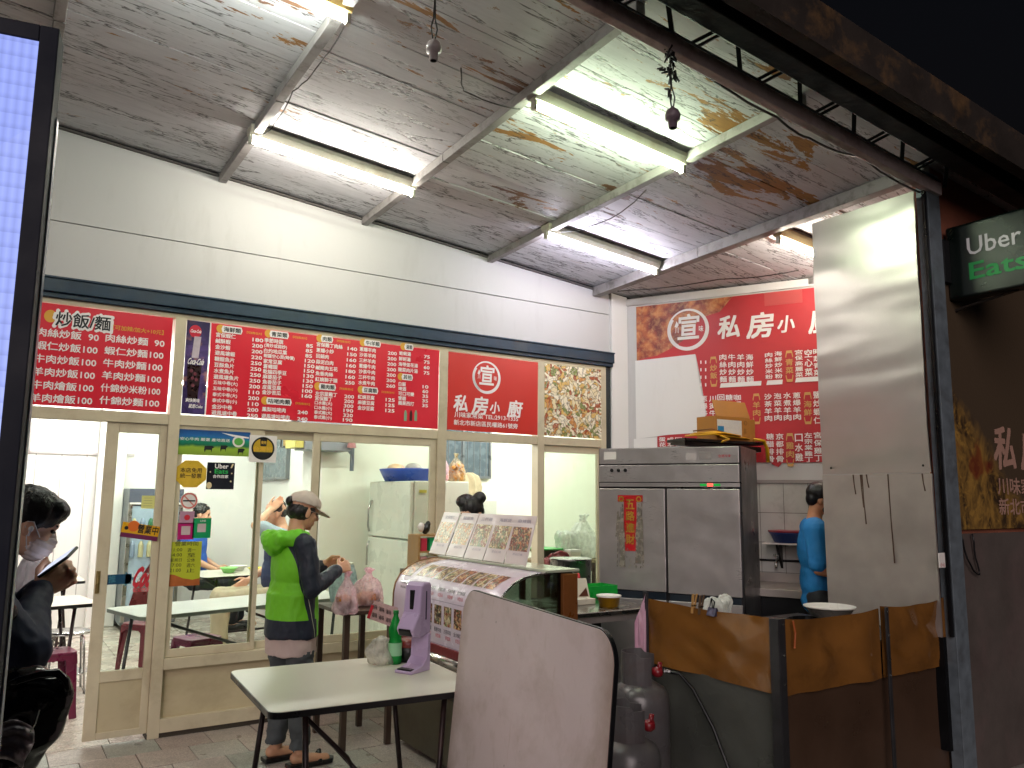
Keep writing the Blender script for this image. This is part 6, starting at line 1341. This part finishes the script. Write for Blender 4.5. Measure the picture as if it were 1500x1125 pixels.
# ================================================================ PEOPLE
def skin(name, c): 
    t = NT(name); P = t.obj(); n = t.noise(P, 30, 4); cc = t.mix(n, c, tuple(x*1.12 for x in lin(c)[:3]))
    t.bsdf(cc, .5, 0, t.noise(P, 220, 2), .06, .002, Subsurface_Weight=.08); return t.m
sk1 = skin('skin_tan', '#cb9a7a'); sk2 = skin('skin_light', '#d6a88c'); sk3 = skin('skin_arm', '#c48a66')
hairm = M('black_hair', '#0d0b0d', .42, 0, .3, 60, .5, 150)
HS = .94
eyem = M('eye_dark', '#1a1412', .2); 
def rotm(yaw=0, pitch=0, roll=0): return (Matrix.Rotation(yaw, 3, 'Z') @ Matrix.Rotation(pitch, 3, 'Y') @ Matrix.Rotation(roll, 3, 'X'))
def head_shape(b, c, Rm, s=1.0, neck=None):
    s = s*HS
    def L(x, y, z): return Vector(c)+Rm@(Vector((x, y, z))*s)
    def e(x, y, z, rx, ry, rz_): b.ell(L(x, y, z), (rx*s, ry*s, rz_*s), Rm, 20)
    e(-.012, 0, .032, .094, .076, .086); e(.026, 0, -.020, .060, .060, .082); e(.034, 0, -.062, .046, .047, .038); e(.060, 0, -.086, .020, .022, .018)
    e(.072, 0, .030, .018, .046, .013); e(.080, 0, -.056, .011, .022, .007); e(.079, 0, -.066, .011, .019, .007)
    for q in (-1, 1): e(.052, q*.034, -.020, .026, .024, .026); e(-.004, q*.077, -.012, .019, .008, .031); e(.004, q*.080, -.008, .008, .006, .018)
    b.cap(L(.080, 0, .012), .008*s, L(.101, 0, -.024), .0125*s); e(.092, .010, -.030, .010, .008, .007); e(.092, -.010, -.030, .010, .008, .007)
    if neck is not None: b.cap(L(-.022, 0, -.045), .052*s, neck, .056*s)
    return L
def hand(b, wr, d, nrm, thumb_side, curl=.5, s=1.0, curls=None):
    d = Vector(d).normalized(); nrm = Vector(nrm); nrm = (nrm-d*nrm.dot(d)).normalized(); sd = Vector(thumb_side); sd = (sd-d*sd.dot(d)-nrm*sd.dot(nrm)).normalized(); wr = Vector(wr)
    for k, off in enumerate((.028, .009, -.010, -.027)):
        kn = wr+d*(.086-.004*abs(k-1))*s+sd*off*s; b.cap(wr+sd*off*.55*s, .013*s, kn, .0105*s, 10)
        ln = (.068, .078, .072, .056)[k]*s; p = kn; c_ = (curls[k] if curls else curl); ang = c_*.5
        for q, f in enumerate((.42, .32, .26)):
            dr_ = d*math.cos(ang)+nrm*math.sin(ang); p2 = p+dr_*ln*f; b.cap(p, (.0088-.0008*q)*s, p2, (.0082-.0008*q)*s, 10); p = p2; ang += c_
    p = wr+sd*.022*s+d*.02*s; dr_ = (d*.6+sd*.75+nrm*.35).normalized(); p2 = p+dr_*.040*s; b.cap(p, .013*s, p2, .010*s, 10); dr2 = (d*.9+sd*.15+nrm*.5).normalized(); p3 = p2+dr2*.032*s; b.cap(p2, .010*s, p3, .0085*s, 10); b.cap(p3, .0085*s, p3+dr2*.018*s, .0075*s, 10)
def person(label, loc, yaw, J, skinm, s=1.0, hp=(0, 0, 0), vox=.006, hands=None, group=None, hidden_legs=False):
    T = thing('person', label, 'person', loc, yaw, group); Mx = WM[T]; R3 = Mx.to_3x3()
    G = lambda p: Mx @ (Vector(p)*s)
    b = MB(); Rm = R3 @ rotm(*hp)
    L = head_shape(b, G(J['head']), Rm, s, G(J['neck']))
    b.cap(G(J['neck']), .055*s, G(J['chest']), .10*s); b.cap(G(J['chest']), .10*s, G(J['pelvis']), .10*s)
    for q, sgn in (('R', -1), ('L', 1)):
        if 'sh'+q in J:
            b.cap(G(J['neck']), .05*s, G(J['sh'+q]), .045*s); b.cap(G(J['sh'+q]), .045*s, G(J['el'+q]), .037*s); b.cap(G(J['el'+q]), .037*s, G(J['wr'+q]), .026*s)
            h = (hands or {}).get(q, dict(curl=.45)); d = h.get('d', None)
            dd_ = (R3@Vector(d)) if d is not None else (G(J['wr'+q])-G(J['el'+q]))
            hand(b, G(J['wr'+q]), dd_, R3@Vector(h.get('n', (0, -sgn*-1, 0))), R3@Vector(h.get('t', (1, 0, 0))), h.get('curl', .45), s, h.get('curls'))
        if 'hip'+q in J:
            b.cap(G(J['hip'+q]), .066*s, G(J['kn'+q]), .048*s); b.cap(G(J['kn'+q]), .052*s, G(J['an'+q]), .034*s)
            a = Vector(J['an'+q]); tdir = Vector(J.get('toe'+q, a+Vector((.16, 0, -.05)))); b.cap(G(a+Vector((-.03, 0, -.03))), .032*s, G(tdir), .026*s)
    remesh(b, 'body', skinm, T, vox, 3)
    for q in (-1, 1):
        eb = MB(); eb.ell(L(.074, q*.029, .008), (.010*s, .012*s, .006*s), Rm, 12); eb.build('eye', eyem, T, smooth=True)
        eb = MB(); eb.bar(L(.084, q*.016, .028), L(.076, q*.046, .029), .004*s, .005*s); eb.build('eyebrow', hairm, T)
    return T, G, L, Rm, R3
def cloth(T, name, mat, build_fn, vox=.008, wr=.010, sc_=9, axis=(1, 1, .6), sm=5):
    b = MB(); build_fn(b); return remesh(b, name, mat, T, vox, sm, wr, sc_, axis_sc=axis)
def cut_below(ob, fn):
    import bmesh
    bm = bmesh.new(); bm.from_mesh(ob.data); dl = [v for v in bm.verts if fn(v.co)]; bmesh.ops.delete(bm, geom=dl, context='VERTS'); bm.to_mesh(ob.data); bm.free()

# ---- the customer in the green and navy hooded jacket
gx = 1.60; gy = -.95
J = dict(head=(.045, 0, 1.405), neck=(.0, 0, 1.27), chest=(0, 0, 1.12), pelvis=(-.01, 0, .80), shR=(-.01, -.165, 1.22), shL=(-.01, .165, 1.22), elR=(.02, -.215, .98), elL=(.04, .21, .98), wrR=(.215, -.13, 1.075), wrL=(.22, .06, 1.09),
         hipR=(0, -.085, .78), hipL=(0, .085, .78), knR=(.03, -.095, .44), knL=(.01, .09, .44), anR=(.045, -.10, .085), anL=(-.015, .095, .085), toeR=(.19, -.115, .03), toeL=(.13, .10, .03))
T, G, L, Rm, R3 = person('woman in beige cap and lime green hooded jacket, looking down beside the display case', (gx, gy, 0), R(6), J, sk1, 1.03, (R(0), R(16), 0), .0055,
    dict(R=dict(d=(.9, .35, .15), n=(.1, .9, -.3), t=(.1, 0, 1), curl=.75), L=dict(d=(.9, -.3, .1), n=(.1, -.9, -.3), t=(.1, 0, 1), curl=.75)))
t_ = NT('jacket_green'); P_ = t_.obj(); x_, y_, z_ = t_.xyz(P_)
edge_ = t_.math('ADD', t_.math('MULTIPLY', t_.math('SUBTRACT', 1.24, z_), .26), -.085)
side = t_.math('MULTIPLY', t_.math('GREATER_THAN', x_, edge_), t_.math('LESS_THAN', x_, .075)); hem = t_.math('LESS_THAN', z_, .83)
nv = t_.math('MAXIMUM', side, t_.math('MULTIPLY', hem, t_.math('LESS_THAN', x_, .09)))
pip = t_.math('LESS_THAN', t_.math('ABSOLUTE', t_.math('SUBTRACT', x_, t_.math('ADD', edge_, .028))), .0025)
cc = t_.mix(nv, '#6fc21c', '#141d2e'); cc = t_.mix(t_.math('MULTIPLY', pip, .8), cc, '#c9d0b0'); wrn = t_.noise(t_.vmul(P_, (1, 1, .5)), 14, 5, .6, .6)
t_.bsdf(cc, .62, 0, wrn, .5, .012); jg = t_.m
navy_c = M('jacket_navy', '#16202f', .6, 0, .15, 14, .3, 20); greenc = M('jacket_lime', '#6ecb1e', .6, 0, .12, 14, .3, 20)
def f(b):
    b.ell(G((-.01, 0, 1.10)), (.125, .175, .19), R3, 26); b.ell(G((.0, 0, .93)), (.135, .17, .20), R3, 26); b.lathe([(1.02, .70*1.03), (1, .80*1.03), (.97, .95*1.03)], G((0, 0, 0)), 30, .150, .185); b.cap(G(J['shR']), .062, G(J['shL']), .062); b.cap(G((-.01, 0, 1.22)), .085, G((0, 0, 1.27)), .075)
o_ = cloth(T, 'jacket', jg, f, .008, .014, 8); cut_below(o_, lambda c: c.z < .705+.008*math.sin(c.x*30) or (c.z > 1.30))
for q in 'RL':
    def f(b, q=q):
        b.cap(G(J['sh'+q]), .068, G(J['el'+q]), .055); a = Vector(J['el'+q]).lerp(Vector(J['wr'+q]), .9); b.cap(G(J['el'+q]), .056, G(a), .040)
    cloth(T, 'sleeve', navy_c, f, .007, .014, 11)
def f(b):
    b.tube([G((.03, -.085, 1.262)), G((-.04, -.115, 1.265)), G((-.115, -.085, 1.25)), G((-.145, 0, 1.235)), G((-.115, .085, 1.25)), G((-.04, .11, 1.265)), G((.03, .085, 1.262))], [.028, .045, .055, .06, .055, .045, .028], 12); b.ell(G((-.125, 0, 1.215)), (.06, .10, .065), R3, 18); b.ell(G((-.04, 0, 1.25)), (.10, .10, .035), R3, 18)
cloth(T, 'hood', greenc, f, .007, .016, 13)
def f(b): b.lathe([(1.0, .60*1.03), (1, .72*1.03), (.93, .85*1.03)], G((0, 0, 0)), 30, .142, .176)
o_ = cloth(T, 'shirt', M('shirt_pinkish', '#c9b4ae', .8, 0, .1, 10, .3, 20), f, .008, .012, 12); cut_below(o_, lambda c: c.z < .625+.01*math.sin(c.x*25) or c.z > .80)
def f(b):
    for q in 'RL':
        b.cap(G(J['hip'+q]), .098, G(J['kn'+q]), .074); b.cap(G(J['kn'+q]), .074, G(Vector(J['an'+q])+Vector((-.01, 0, .03))), .058)
    b.ell(G((0, 0, .72)), (.105, .135, .12), R3, 20)
o_ = cloth(T, 'trousers', M('trousers_grey', '#4b5054', .8, 0, .15, 12, .4, 25), f, .008, .016, 9, (1, 1, 1.4)); cut_below(o_, lambda c: c.z < .105 or c.z > .655)
for q in 'RL':
    b = MB(); a = Vector(J['an'+q]); b.add([], []); pts = [G((a.x-.075, a.y-.04, .0)), G((a.x+.175, a.y-.045, .0)), G((a.x+.205, a.y, .0)), G((a.x+.175, a.y+.045, .0)), G((a.x-.075, a.y+.04, .0))]
    b.prism([p+Vector((0, 0, .004)) for p in pts], (0, 0, .026)).build('sandal', blackp, T, bev=.006); b = MB(); b.tube([G((a.x+.10, a.y-.045, .02)), G((a.x+.11, a.y, .075)), G((a.x+.10, a.y+.045, .02))], .014, 8, flat=.5).build('sandal_strap', blackp, T, smooth=True)
capm = M('cap_beige', '#c9bcae', .75, 0, .1, 20, .3, 60)
b = MB(); b.ell(L(-.010, 0, .045), (.104, .086, .084), Rm, 26); o_ = remesh(b, 'cap_crown', capm, T, .005, 2, .004, 18)
zc_ = (WM[T].inverted()@L(0, 0, .038)); up_l = (WM[T].to_3x3().inverted()@Rm)@Vector((0, 0, 1)); cut_below(o_, lambda c: (c-zc_).dot(up_l) < 0); o_.modifiers.new('s', 'SOLIDIFY').thickness = .003
b = MB(); P0 = []
for k in range(13):
    a = R(-68+136*k/12); P0.append((L(.088*math.cos(a)*1.0+.008, .078*math.sin(a), .044-.004), L(.088*math.cos(a)+.008+.085*math.cos(a*1.0), .082*math.sin(a), .036-.024*math.cos(a))))
vs = [p for pr in P0 for p in pr]; b.add(vs, [(2*k, 2*k+1, 2*k+3, 2*k+2) for k in range(12)]); o_ = b.build('cap_brim', capm, T, smooth=True); o_.modifiers.new('s', 'SOLIDIFY').thickness = .004
b = MB(); b.ell(L(-.03, 0, -.005), (.078, .081, .066), Rm, 20); b.ell(L(.012, 0, .02), (.055, .0795, .03), Rm, 16); b.ell(L(-.112, 0, .040), (.026, .03, .030), Rm, 14); o_ = remesh(b, 'hair', hairm, T, .005, 4, .003, 60, axis_sc=(1, 1, .2))
b = MB()
for q in (-1, 1): Plane(L(.098, q*.031, .004), (Rm@Vector((0, 1, 0))), (Rm@Vector((0, 0, 1))), 0).ring(b, 0, 0, .018, .021); b.tube([L(.096, q*.052, .008), L(.0, q*.078, .008)], .0014, 6)
b.build('spectacles', M('spectacle_rim', '#c9c3b8', .3, .6), T)
b = MB(); hc = G((.31, -.035, 1.09)); b.obox(hc, (.035, .015, .01), (-.01, .045, .0), (-.001, 0, .004)); b.build('folded_paper', M('receipt', '#cfd6b8', .6)); tag(bpy.data.objects['folded_paper'], 'small folded paper held between the hands of the woman in green', 'paper')
hb = G((.265, -.12, 1.05)); BG = bag('carried_bag', 'pink plastic bag with brown broth hanging from the hand of the woman in green', (hb.x+.01, hb.y, .835), .15, .12, .25, pinkb, seed=14, fill=[(0, 0, .055, (.055, .05, .05), food_b), (-.01, 0, .09, (.05, .045, .03), food_o)])

HS = .86
# ---- the man with a phone, near the light panel
hx, hy, hz = CAM + ray(42, 768)*(2.36/F_PX)
J = dict(head=(.06, 0, hz-.0), neck=(-.065, 0, hz-.10), chest=(-.11, 0, hz-.26), pelvis=(-.12, 0, .88), shR=(-.09, -.20, hz-.16), shL=(-.09, .20, hz-.16), elR=(.045, -.24, hz-.33), elL=(.03, .22, hz-.34), wrR=(.09, -.06, hz-.195), wrL=(.11, .06, hz-.20),
         hipR=(-.12, -.09, .86), hipL=(-.12, .09, .86), knR=(-.09, -.10, .47), knL=(-.10, .10, .47), anR=(-.12, -.10, .09), anL=(-.10, .11, .09))
T, G, L, Rm, R3 = person('man in dark navy with pale face mask, looking down at his phone', (hx-.06, hy, 0), R(4), J, sk2, 1.0, (0, R(26), 0), .005,
    dict(R=dict(d=(.75, .25, .55), n=(.0, .95, .1), t=(-.2, 0, 1), curl=.65), L=dict(d=(.7, -.5, .5), n=(.2, -.9, .2), t=(0, 0, 1), curl=.6)))
nvy = M('navy_coat', '#0b1838', .75, 0, .2, 10, .4, 25)
def f(b):
    b.ell(G((-.10, 0, hz-.30)), (.155, .21, .22), R3, 26); b.ell(G((-.08, 0, 1.0)), (.165, .20, .28), R3, 26); b.cap(G(J['shR']), .075, G(J['shL']), .075); b.cap(G((-.10, 0, hz-.20)), .11, G((-.07, 0, hz-.115)), .066); b.ell(G((-.11, 0, .72)), (.15, .18, .16), R3, 20)
cloth(T, 'coat', nvy, f, .008, .012, 7)
for q in 'RL':
    def f(b, q=q): b.cap(G(J['sh'+q]), .078, G(J['el'+q]), .064); a = Vector(J['el'+q]).lerp(Vector(J['wr'+q]), .95); b.cap(G(J['el'+q]), .066, G(a), .045)
    cloth(T, 'sleeve', nvy, f, .007, .012, 9)
def f(b):
    for q in 'RL': b.cap(G(J['hip'+q]), .10, G(J['kn'+q]), .078); b.cap(G(J['kn'+q]), .078, G(Vector(J['an'+q])+Vector((0, 0, .03))), .062)
cloth(T, 'trousers', M('dark_trousers', '#14161c', .8), f, .010, .012, 9)
for q in 'RL': a = Vector(J['an'+q]); b = MB(); b.cap(G((a.x-.03, a.y, .045)), .045, G((a.x+.13, a.y, .04)), .038); b.build('shoe', blackp, T, smooth=True)
def hairfn(b, L, Rm, fringe=True, s=1.0):
    s = HS
    b.ell(L(-.016, 0, .048), (.101*s, .088*s, .083*s), Rm, 26); b.ell(L(-.055, 0, .0), (.054*s, .074*s, .066*s), Rm, 20)
    for q in (-1, 1): b.ell(L(-.01, q*.058, .035), (.060*s, .030*s, .045*s), Rm, 16)
    if fringe:
        b.ell(L(.045, 0, .078), (.052*s, .074*s, .042*s), Rm, 18)
        for k in range(9): y_ = -.062+.0155*k; b.cap(L(.060, y_*.9, .080), .016*s, L(.088-.9*abs(y_)**1.3, y_, .052+.006*math.sin(k*2.1)), .005*s)
b = MB(); hairfn(b, L, Rm); o_ = remesh(b, 'hair', hairm, T, .0045, 4, .003, 60, axis_sc=(1, 1, .2))
b = MB()
for k in range(40):
    a = random.uniform(-2.6, 2.6); z_ = random.uniform(.05, .12); r_ = .10*math.sqrt(max(.05, 1-(z_/.14)**2)); p = L(-.016+r_*math.cos(a), r_*.88*math.sin(a), .048+z_*.6); q_ = L(-.016+(r_+.012)*math.cos(a), (r_+.012)*.88*math.sin(a), .048+z_*.6-.03); b.tube([p, (p+q_)/2+Vector((0, 0, .006)), q_], [.002, .0016, .0006], 5)
b.build('stray_hair', hairm, T)['kind'] = 'stuff'
b = MB(); b.ell(L(.054, 0, -.050), (.051, .052, .041), Rm, 24); b.ell(L(.080, 0, -.030), (.029, .030, .030), Rm, 20); b.ell(L(.057, 0, -.085), (.034, .033, .017), Rm, 18)
o_ = remesh(b, 'face_mask', M('mask_pinkish', '#f0dfd9', .7, 0, .06, 20, .3, 50), T, .004, 3)
Ri_ = Rm.inverted()@R3; displace(o_.data, lambda c: .0018*math.sin((Ri_@Vector(c)).z*420))
for q in (-1, 1): MB().tube([L(.045, q*.058, -.025), L(.0, q*.086, .012), L(-.018, q*.083, .005)], .0016, 5).build('ear_loop', paper, T); MB().tube([L(.03, q*.058, -.075), L(.0, q*.080, -.03), L(-.016, q*.083, -.01)], .0016, 5).build('ear_loop', paper, T)
b = MB(); b.ell(L(.004, -.088, -.012), (.007, .006, .009), Rm, 12); b.tube([L(.004, -.090, -.014), L(.008, -.091, -.036)], .0028, 8); b.build('earbud', M('earbud_white', '#e8e8ec', .25), T, smooth=True)
ph = thing('mobile_phone', 'dark mobile phone held in the hand of the masked man', 'phone', tuple(CAM+ray(83, 822)*(2.33/F_PX)))
pA, pB = CAM+ray(64, 838)*(2.34/F_PX), CAM+ray(106, 809)*(2.32/F_PX); ax_ = (pB-pA); nz_ = Vector((-ax_.z, 0, ax_.x)).normalized(); sy_ = ax_.cross(nz_).normalized()
MB().obox((pA+pB)/2, ax_/2*1.05, sy_*.030, nz_*.0045).build('case', blackp, ph, bev=.003); MB().obox((pA+pB)/2+nz_*.0052, ax_/2*.97, sy_*.027, nz_*.0006).build('screen', EM('screen_lit', '#c9cfe4', .9), ph)

HS = .94
# ---- the cook behind the steel sheet
J = dict(head=(.03, 0, 1.60), neck=(-.02, 0, 1.46), chest=(-.03, 0, 1.28), pelvis=(0, 0, .95), shR=(-.03, -.19, 1.40), shL=(-.03, .19, 1.40), elR=(-.02, -.23, 1.13), elL=(.0, .23, 1.13), wrR=(.22, -.16, 1.08), wrL=(.22, .14, 1.08),
         hipR=(0, -.09, .92), hipL=(0, .09, .92), knR=(.02, -.1, .5), knL=(.02, .1, .5), anR=(0, -.1, .09), anL=(0, .1, .09))
cc_ = CAM+ray(1196, 800)*(5.62/F_PX)
T, G, L, Rm, R3 = person('cook in bright blue T shirt and black mask, half hidden by the steel sheet', (cc_.x+.02, cc_.y, -.05), R(-50), J, sk3, 1.0, (0, R(12), 0), .007)
def f(b):
    b.ell(G((-.02, 0, 1.25)), (.125, .185, .20), R3, 24); b.ell(G((0, 0, 1.05)), (.13, .175, .22), R3, 24); b.cap(G(J['shR']), .070, G(J['shL']), .070); b.ell(G((0, 0, .90)), (.13, .175, .10), R3, 20)
    for q in 'RL': a = Vector(J['sh'+q]).lerp(Vector(J['el'+q]), .85); b.cap(G(J['sh'+q]), .078, G(a), .068)
o_ = cloth(T, 't_shirt', M('shirt_blue', '#1577b8', .75, 0, .1, 8, .3, 20), f, .008, .014, 8); cut_below(o_, lambda c: c.z < .80 or (c.z > 1.47 and abs(c.y) < .09))
def f(b):
    for q in 'RL': b.cap(G(J['hip'+q]), .10, G(J['kn'+q]), .078); b.cap(G(J['kn'+q]), .078, G(J['an'+q]), .06)
    b.ell(G((0, 0, .92)), (.125, .17, .10), R3, 18)
cloth(T, 'trousers', M('dark_trousers', '#14161c', .8), f, .010, .010, 9)
for q in 'RL': a = Vector(J['an'+q]); b = MB(); b.cap(G((a.x-.03, a.y, .045)), .045, G((a.x+.13, a.y, .04)), .038); b.build('shoe', blackp, T, smooth=True)
b = MB(); hairfn(b, L, Rm, False); remesh(b, 'hair', hairm, T, .006, 4, .003, 60, axis_sc=(1, 1, .2))
b = MB(); b.ell(L(.052, 0, -.052), (.057, .058, .046), Rm, 20); b.ell(L(.075, 0, -.032), (.032, .034, .034), Rm, 16); remesh(b, 'face_mask', M('mask_black', '#15171a', .7), T, .005, 3)

# ---- seated diners and the helper behind the display case
def seated(label, p, yaw, s, top, top_m, leg_m, hair_m, arm_up=False, head_pitch=10, vest=None):
    J = dict(head=(.03, 0, 1.17), neck=(-.03, 0, 1.04), chest=(-.04, 0, .87), pelvis=(-.03, 0, .55), shR=(-.03, -.18, .97), shL=(-.03, .18, .97), elR=(.02, -.23, .72), elL=(.02, .23, .72), wrR=(.20, -.13, .62), wrL=(.20, .13, .62),
             hipR=(0, -.09, .50), hipL=(0, .09, .50), knR=(.42, -.11, .50), knL=(.42, .11, .50), anR=(.40, -.11, .09), anL=(.44, .12, .09))
    if arm_up: J['elL'] = (.22, .26, 1.08); J['wrL'] = (.09, .14, 1.20)
    T, G, L, Rm, R3 = person(label, p, yaw, J, sk2, s, (0, R(head_pitch), 0), .009)
    def f(b):
        b.ell(G((-.03, 0, .86)), (.13*s, .185*s, .20*s), R3, 20); b.ell(G((-.02, 0, .66)), (.14*s, .175*s, .20*s), R3, 20); b.cap(G(J['shR']), .07*s, G(J['shL']), .07*s)
    cloth(T, top, top_m, f, .011, .014, 8)
    for q in 'RL':
        def f(b, q=q): b.cap(G(J['sh'+q]), .072*s, G(Vector(J['sh'+q]).lerp(Vector(J['el'+q]), .8)), .06*s)
        cloth(T, 'sleeve', vest or top_m, f, .010, .01, 8)
    def f(b):
        for q in 'RL': b.cap(G(J['hip'+q]), .095*s, G(J['kn'+q]), .075*s); b.cap(G(J['kn'+q]), .075*s, G(Vector(J['an'+q])+Vector((0, 0, .03))), .06*s)
        b.ell(G((-.02, 0, .53)), (.14*s, .17*s, .10*s), R3, 18)
    cloth(T, 'trousers', leg_m, f, .011, .014, 8)
    b = MB(); hairfn(b, L, Rm, False); remesh(b, 'hair', hair_m, T, .008, 2, .008, 30)
    for q in 'RL': a = Vector(J['an'+q]); b = MB(); b.cap(G((a.x-.03, a.y, .045)), .045, G((a.x+.13, a.y, .04)), .038); b.build('shoe', blackp, T, smooth=True)
    return T
beige = M('trousers_beige', '#b0a68c', .8, 0, .1, 9, .3, 20); bl = M('shirt_pale_blue', '#a9c0cc', .8); navv = M('vest_navy', '#1b2c55', .7, 0, .15, 9, .3, 20)
p = CAM+ray(404, 850)*(7.7/F_PX); seated('seated diner in a navy vest and beige trousers with one arm raised to the head', (p.x, p.y, 0), R(172), 1.17, 'vest', navv, beige, M('grey_hair', '#3f3c3c', .6, 0, .3, 50, .4, 120), True, 12, bl)
p = CAM+ray(285, 850)*(9.2/F_PX); seated('seated diner in a blue shirt, mostly hidden behind the green notice', (p.x, p.y, 0), R(-20), 1.12, 'shirt', M('shirt_royal', '#2b5fc0', .75), M('dark_trousers', '#14161c', .8), hairm)
p = CAM+ray(44, 812)*(6.35/F_PX); seated('seated grey haired diner behind the man with the phone', (p.x, p.y, 0), R(185), 1.0, 'shirt', M('shirt_grey', '#6a6870', .8), M('dark_trousers', '#14161c', .8), M('light_grey_hair', '#8c8886', .6, 0, .2, 50, .3, 100), False, 25)
p = CAM+ray(694, 800)*(5.75/F_PX)
J = dict(head=(.03, 0, 1.44), neck=(-.02, 0, 1.31), chest=(-.03, 0, 1.14), pelvis=(0, 0, .85), shR=(-.03, -.17, 1.24), shL=(-.03, .17, 1.24), elR=(.0, -.2, 1.0), elL=(.0, .2, 1.0), wrR=(.2, -.12, .98), wrL=(.2, .12, .98),
         hipR=(0, -.08, .82), hipL=(0, .08, .82), knR=(.02, -.09, .46), knL=(.02, .09, .46), anR=(0, -.09, .09), anL=(0, .09, .09))
T, G, L, Rm, R3 = person('helper with dark hair standing behind the dish cards, only the top of the head showing', (p.x, p.y, -.055), R(200), J, sk2, 1.03, (0, R(20), 0), .009)
def f(b): b.ell(G((-.02, 0, 1.12)), (.12, .17, .18), R3, 20); b.ell(G((0, 0, .92)), (.13, .17, .22), R3, 20); b.cap(G(J['shR']), .065, G(J['shL']), .065); [b.cap(G(J['sh'+q]), .07, G(J['el'+q]), .055) for q in 'RL']
cloth(T, 'shirt', M('shirt_dark', '#2c2a30', .8), f, .011, .01, 8)
def f(b):
    for q in 'RL': b.cap(G(J['hip'+q]), .095, G(J['kn'+q]), .072); b.cap(G(J['kn'+q]), .072, G(J['an'+q]), .055)
cloth(T, 'trousers', M('dark_trousers', '#14161c', .8), f, .011, .01, 8)
b = MB(); hairfn(b, L, Rm, False); b.ell(L(-.06, .055, .10), (.05, .05, .045), Rm, 16); b.ell(L(-.0, -.04, .10), (.075, .06, .045), Rm, 16); remesh(b, 'hair', hairm, T, .006, 4, .003, 60, axis_sc=(1, 1, .2))
for o in bpy.data.objects:
    if o.type == 'MESH' and o.parent is not None and any(k in o.name for k in ('lettering', 'heading', 'note', 'tassel', 'writing')): o['kind'] = 'stuff'
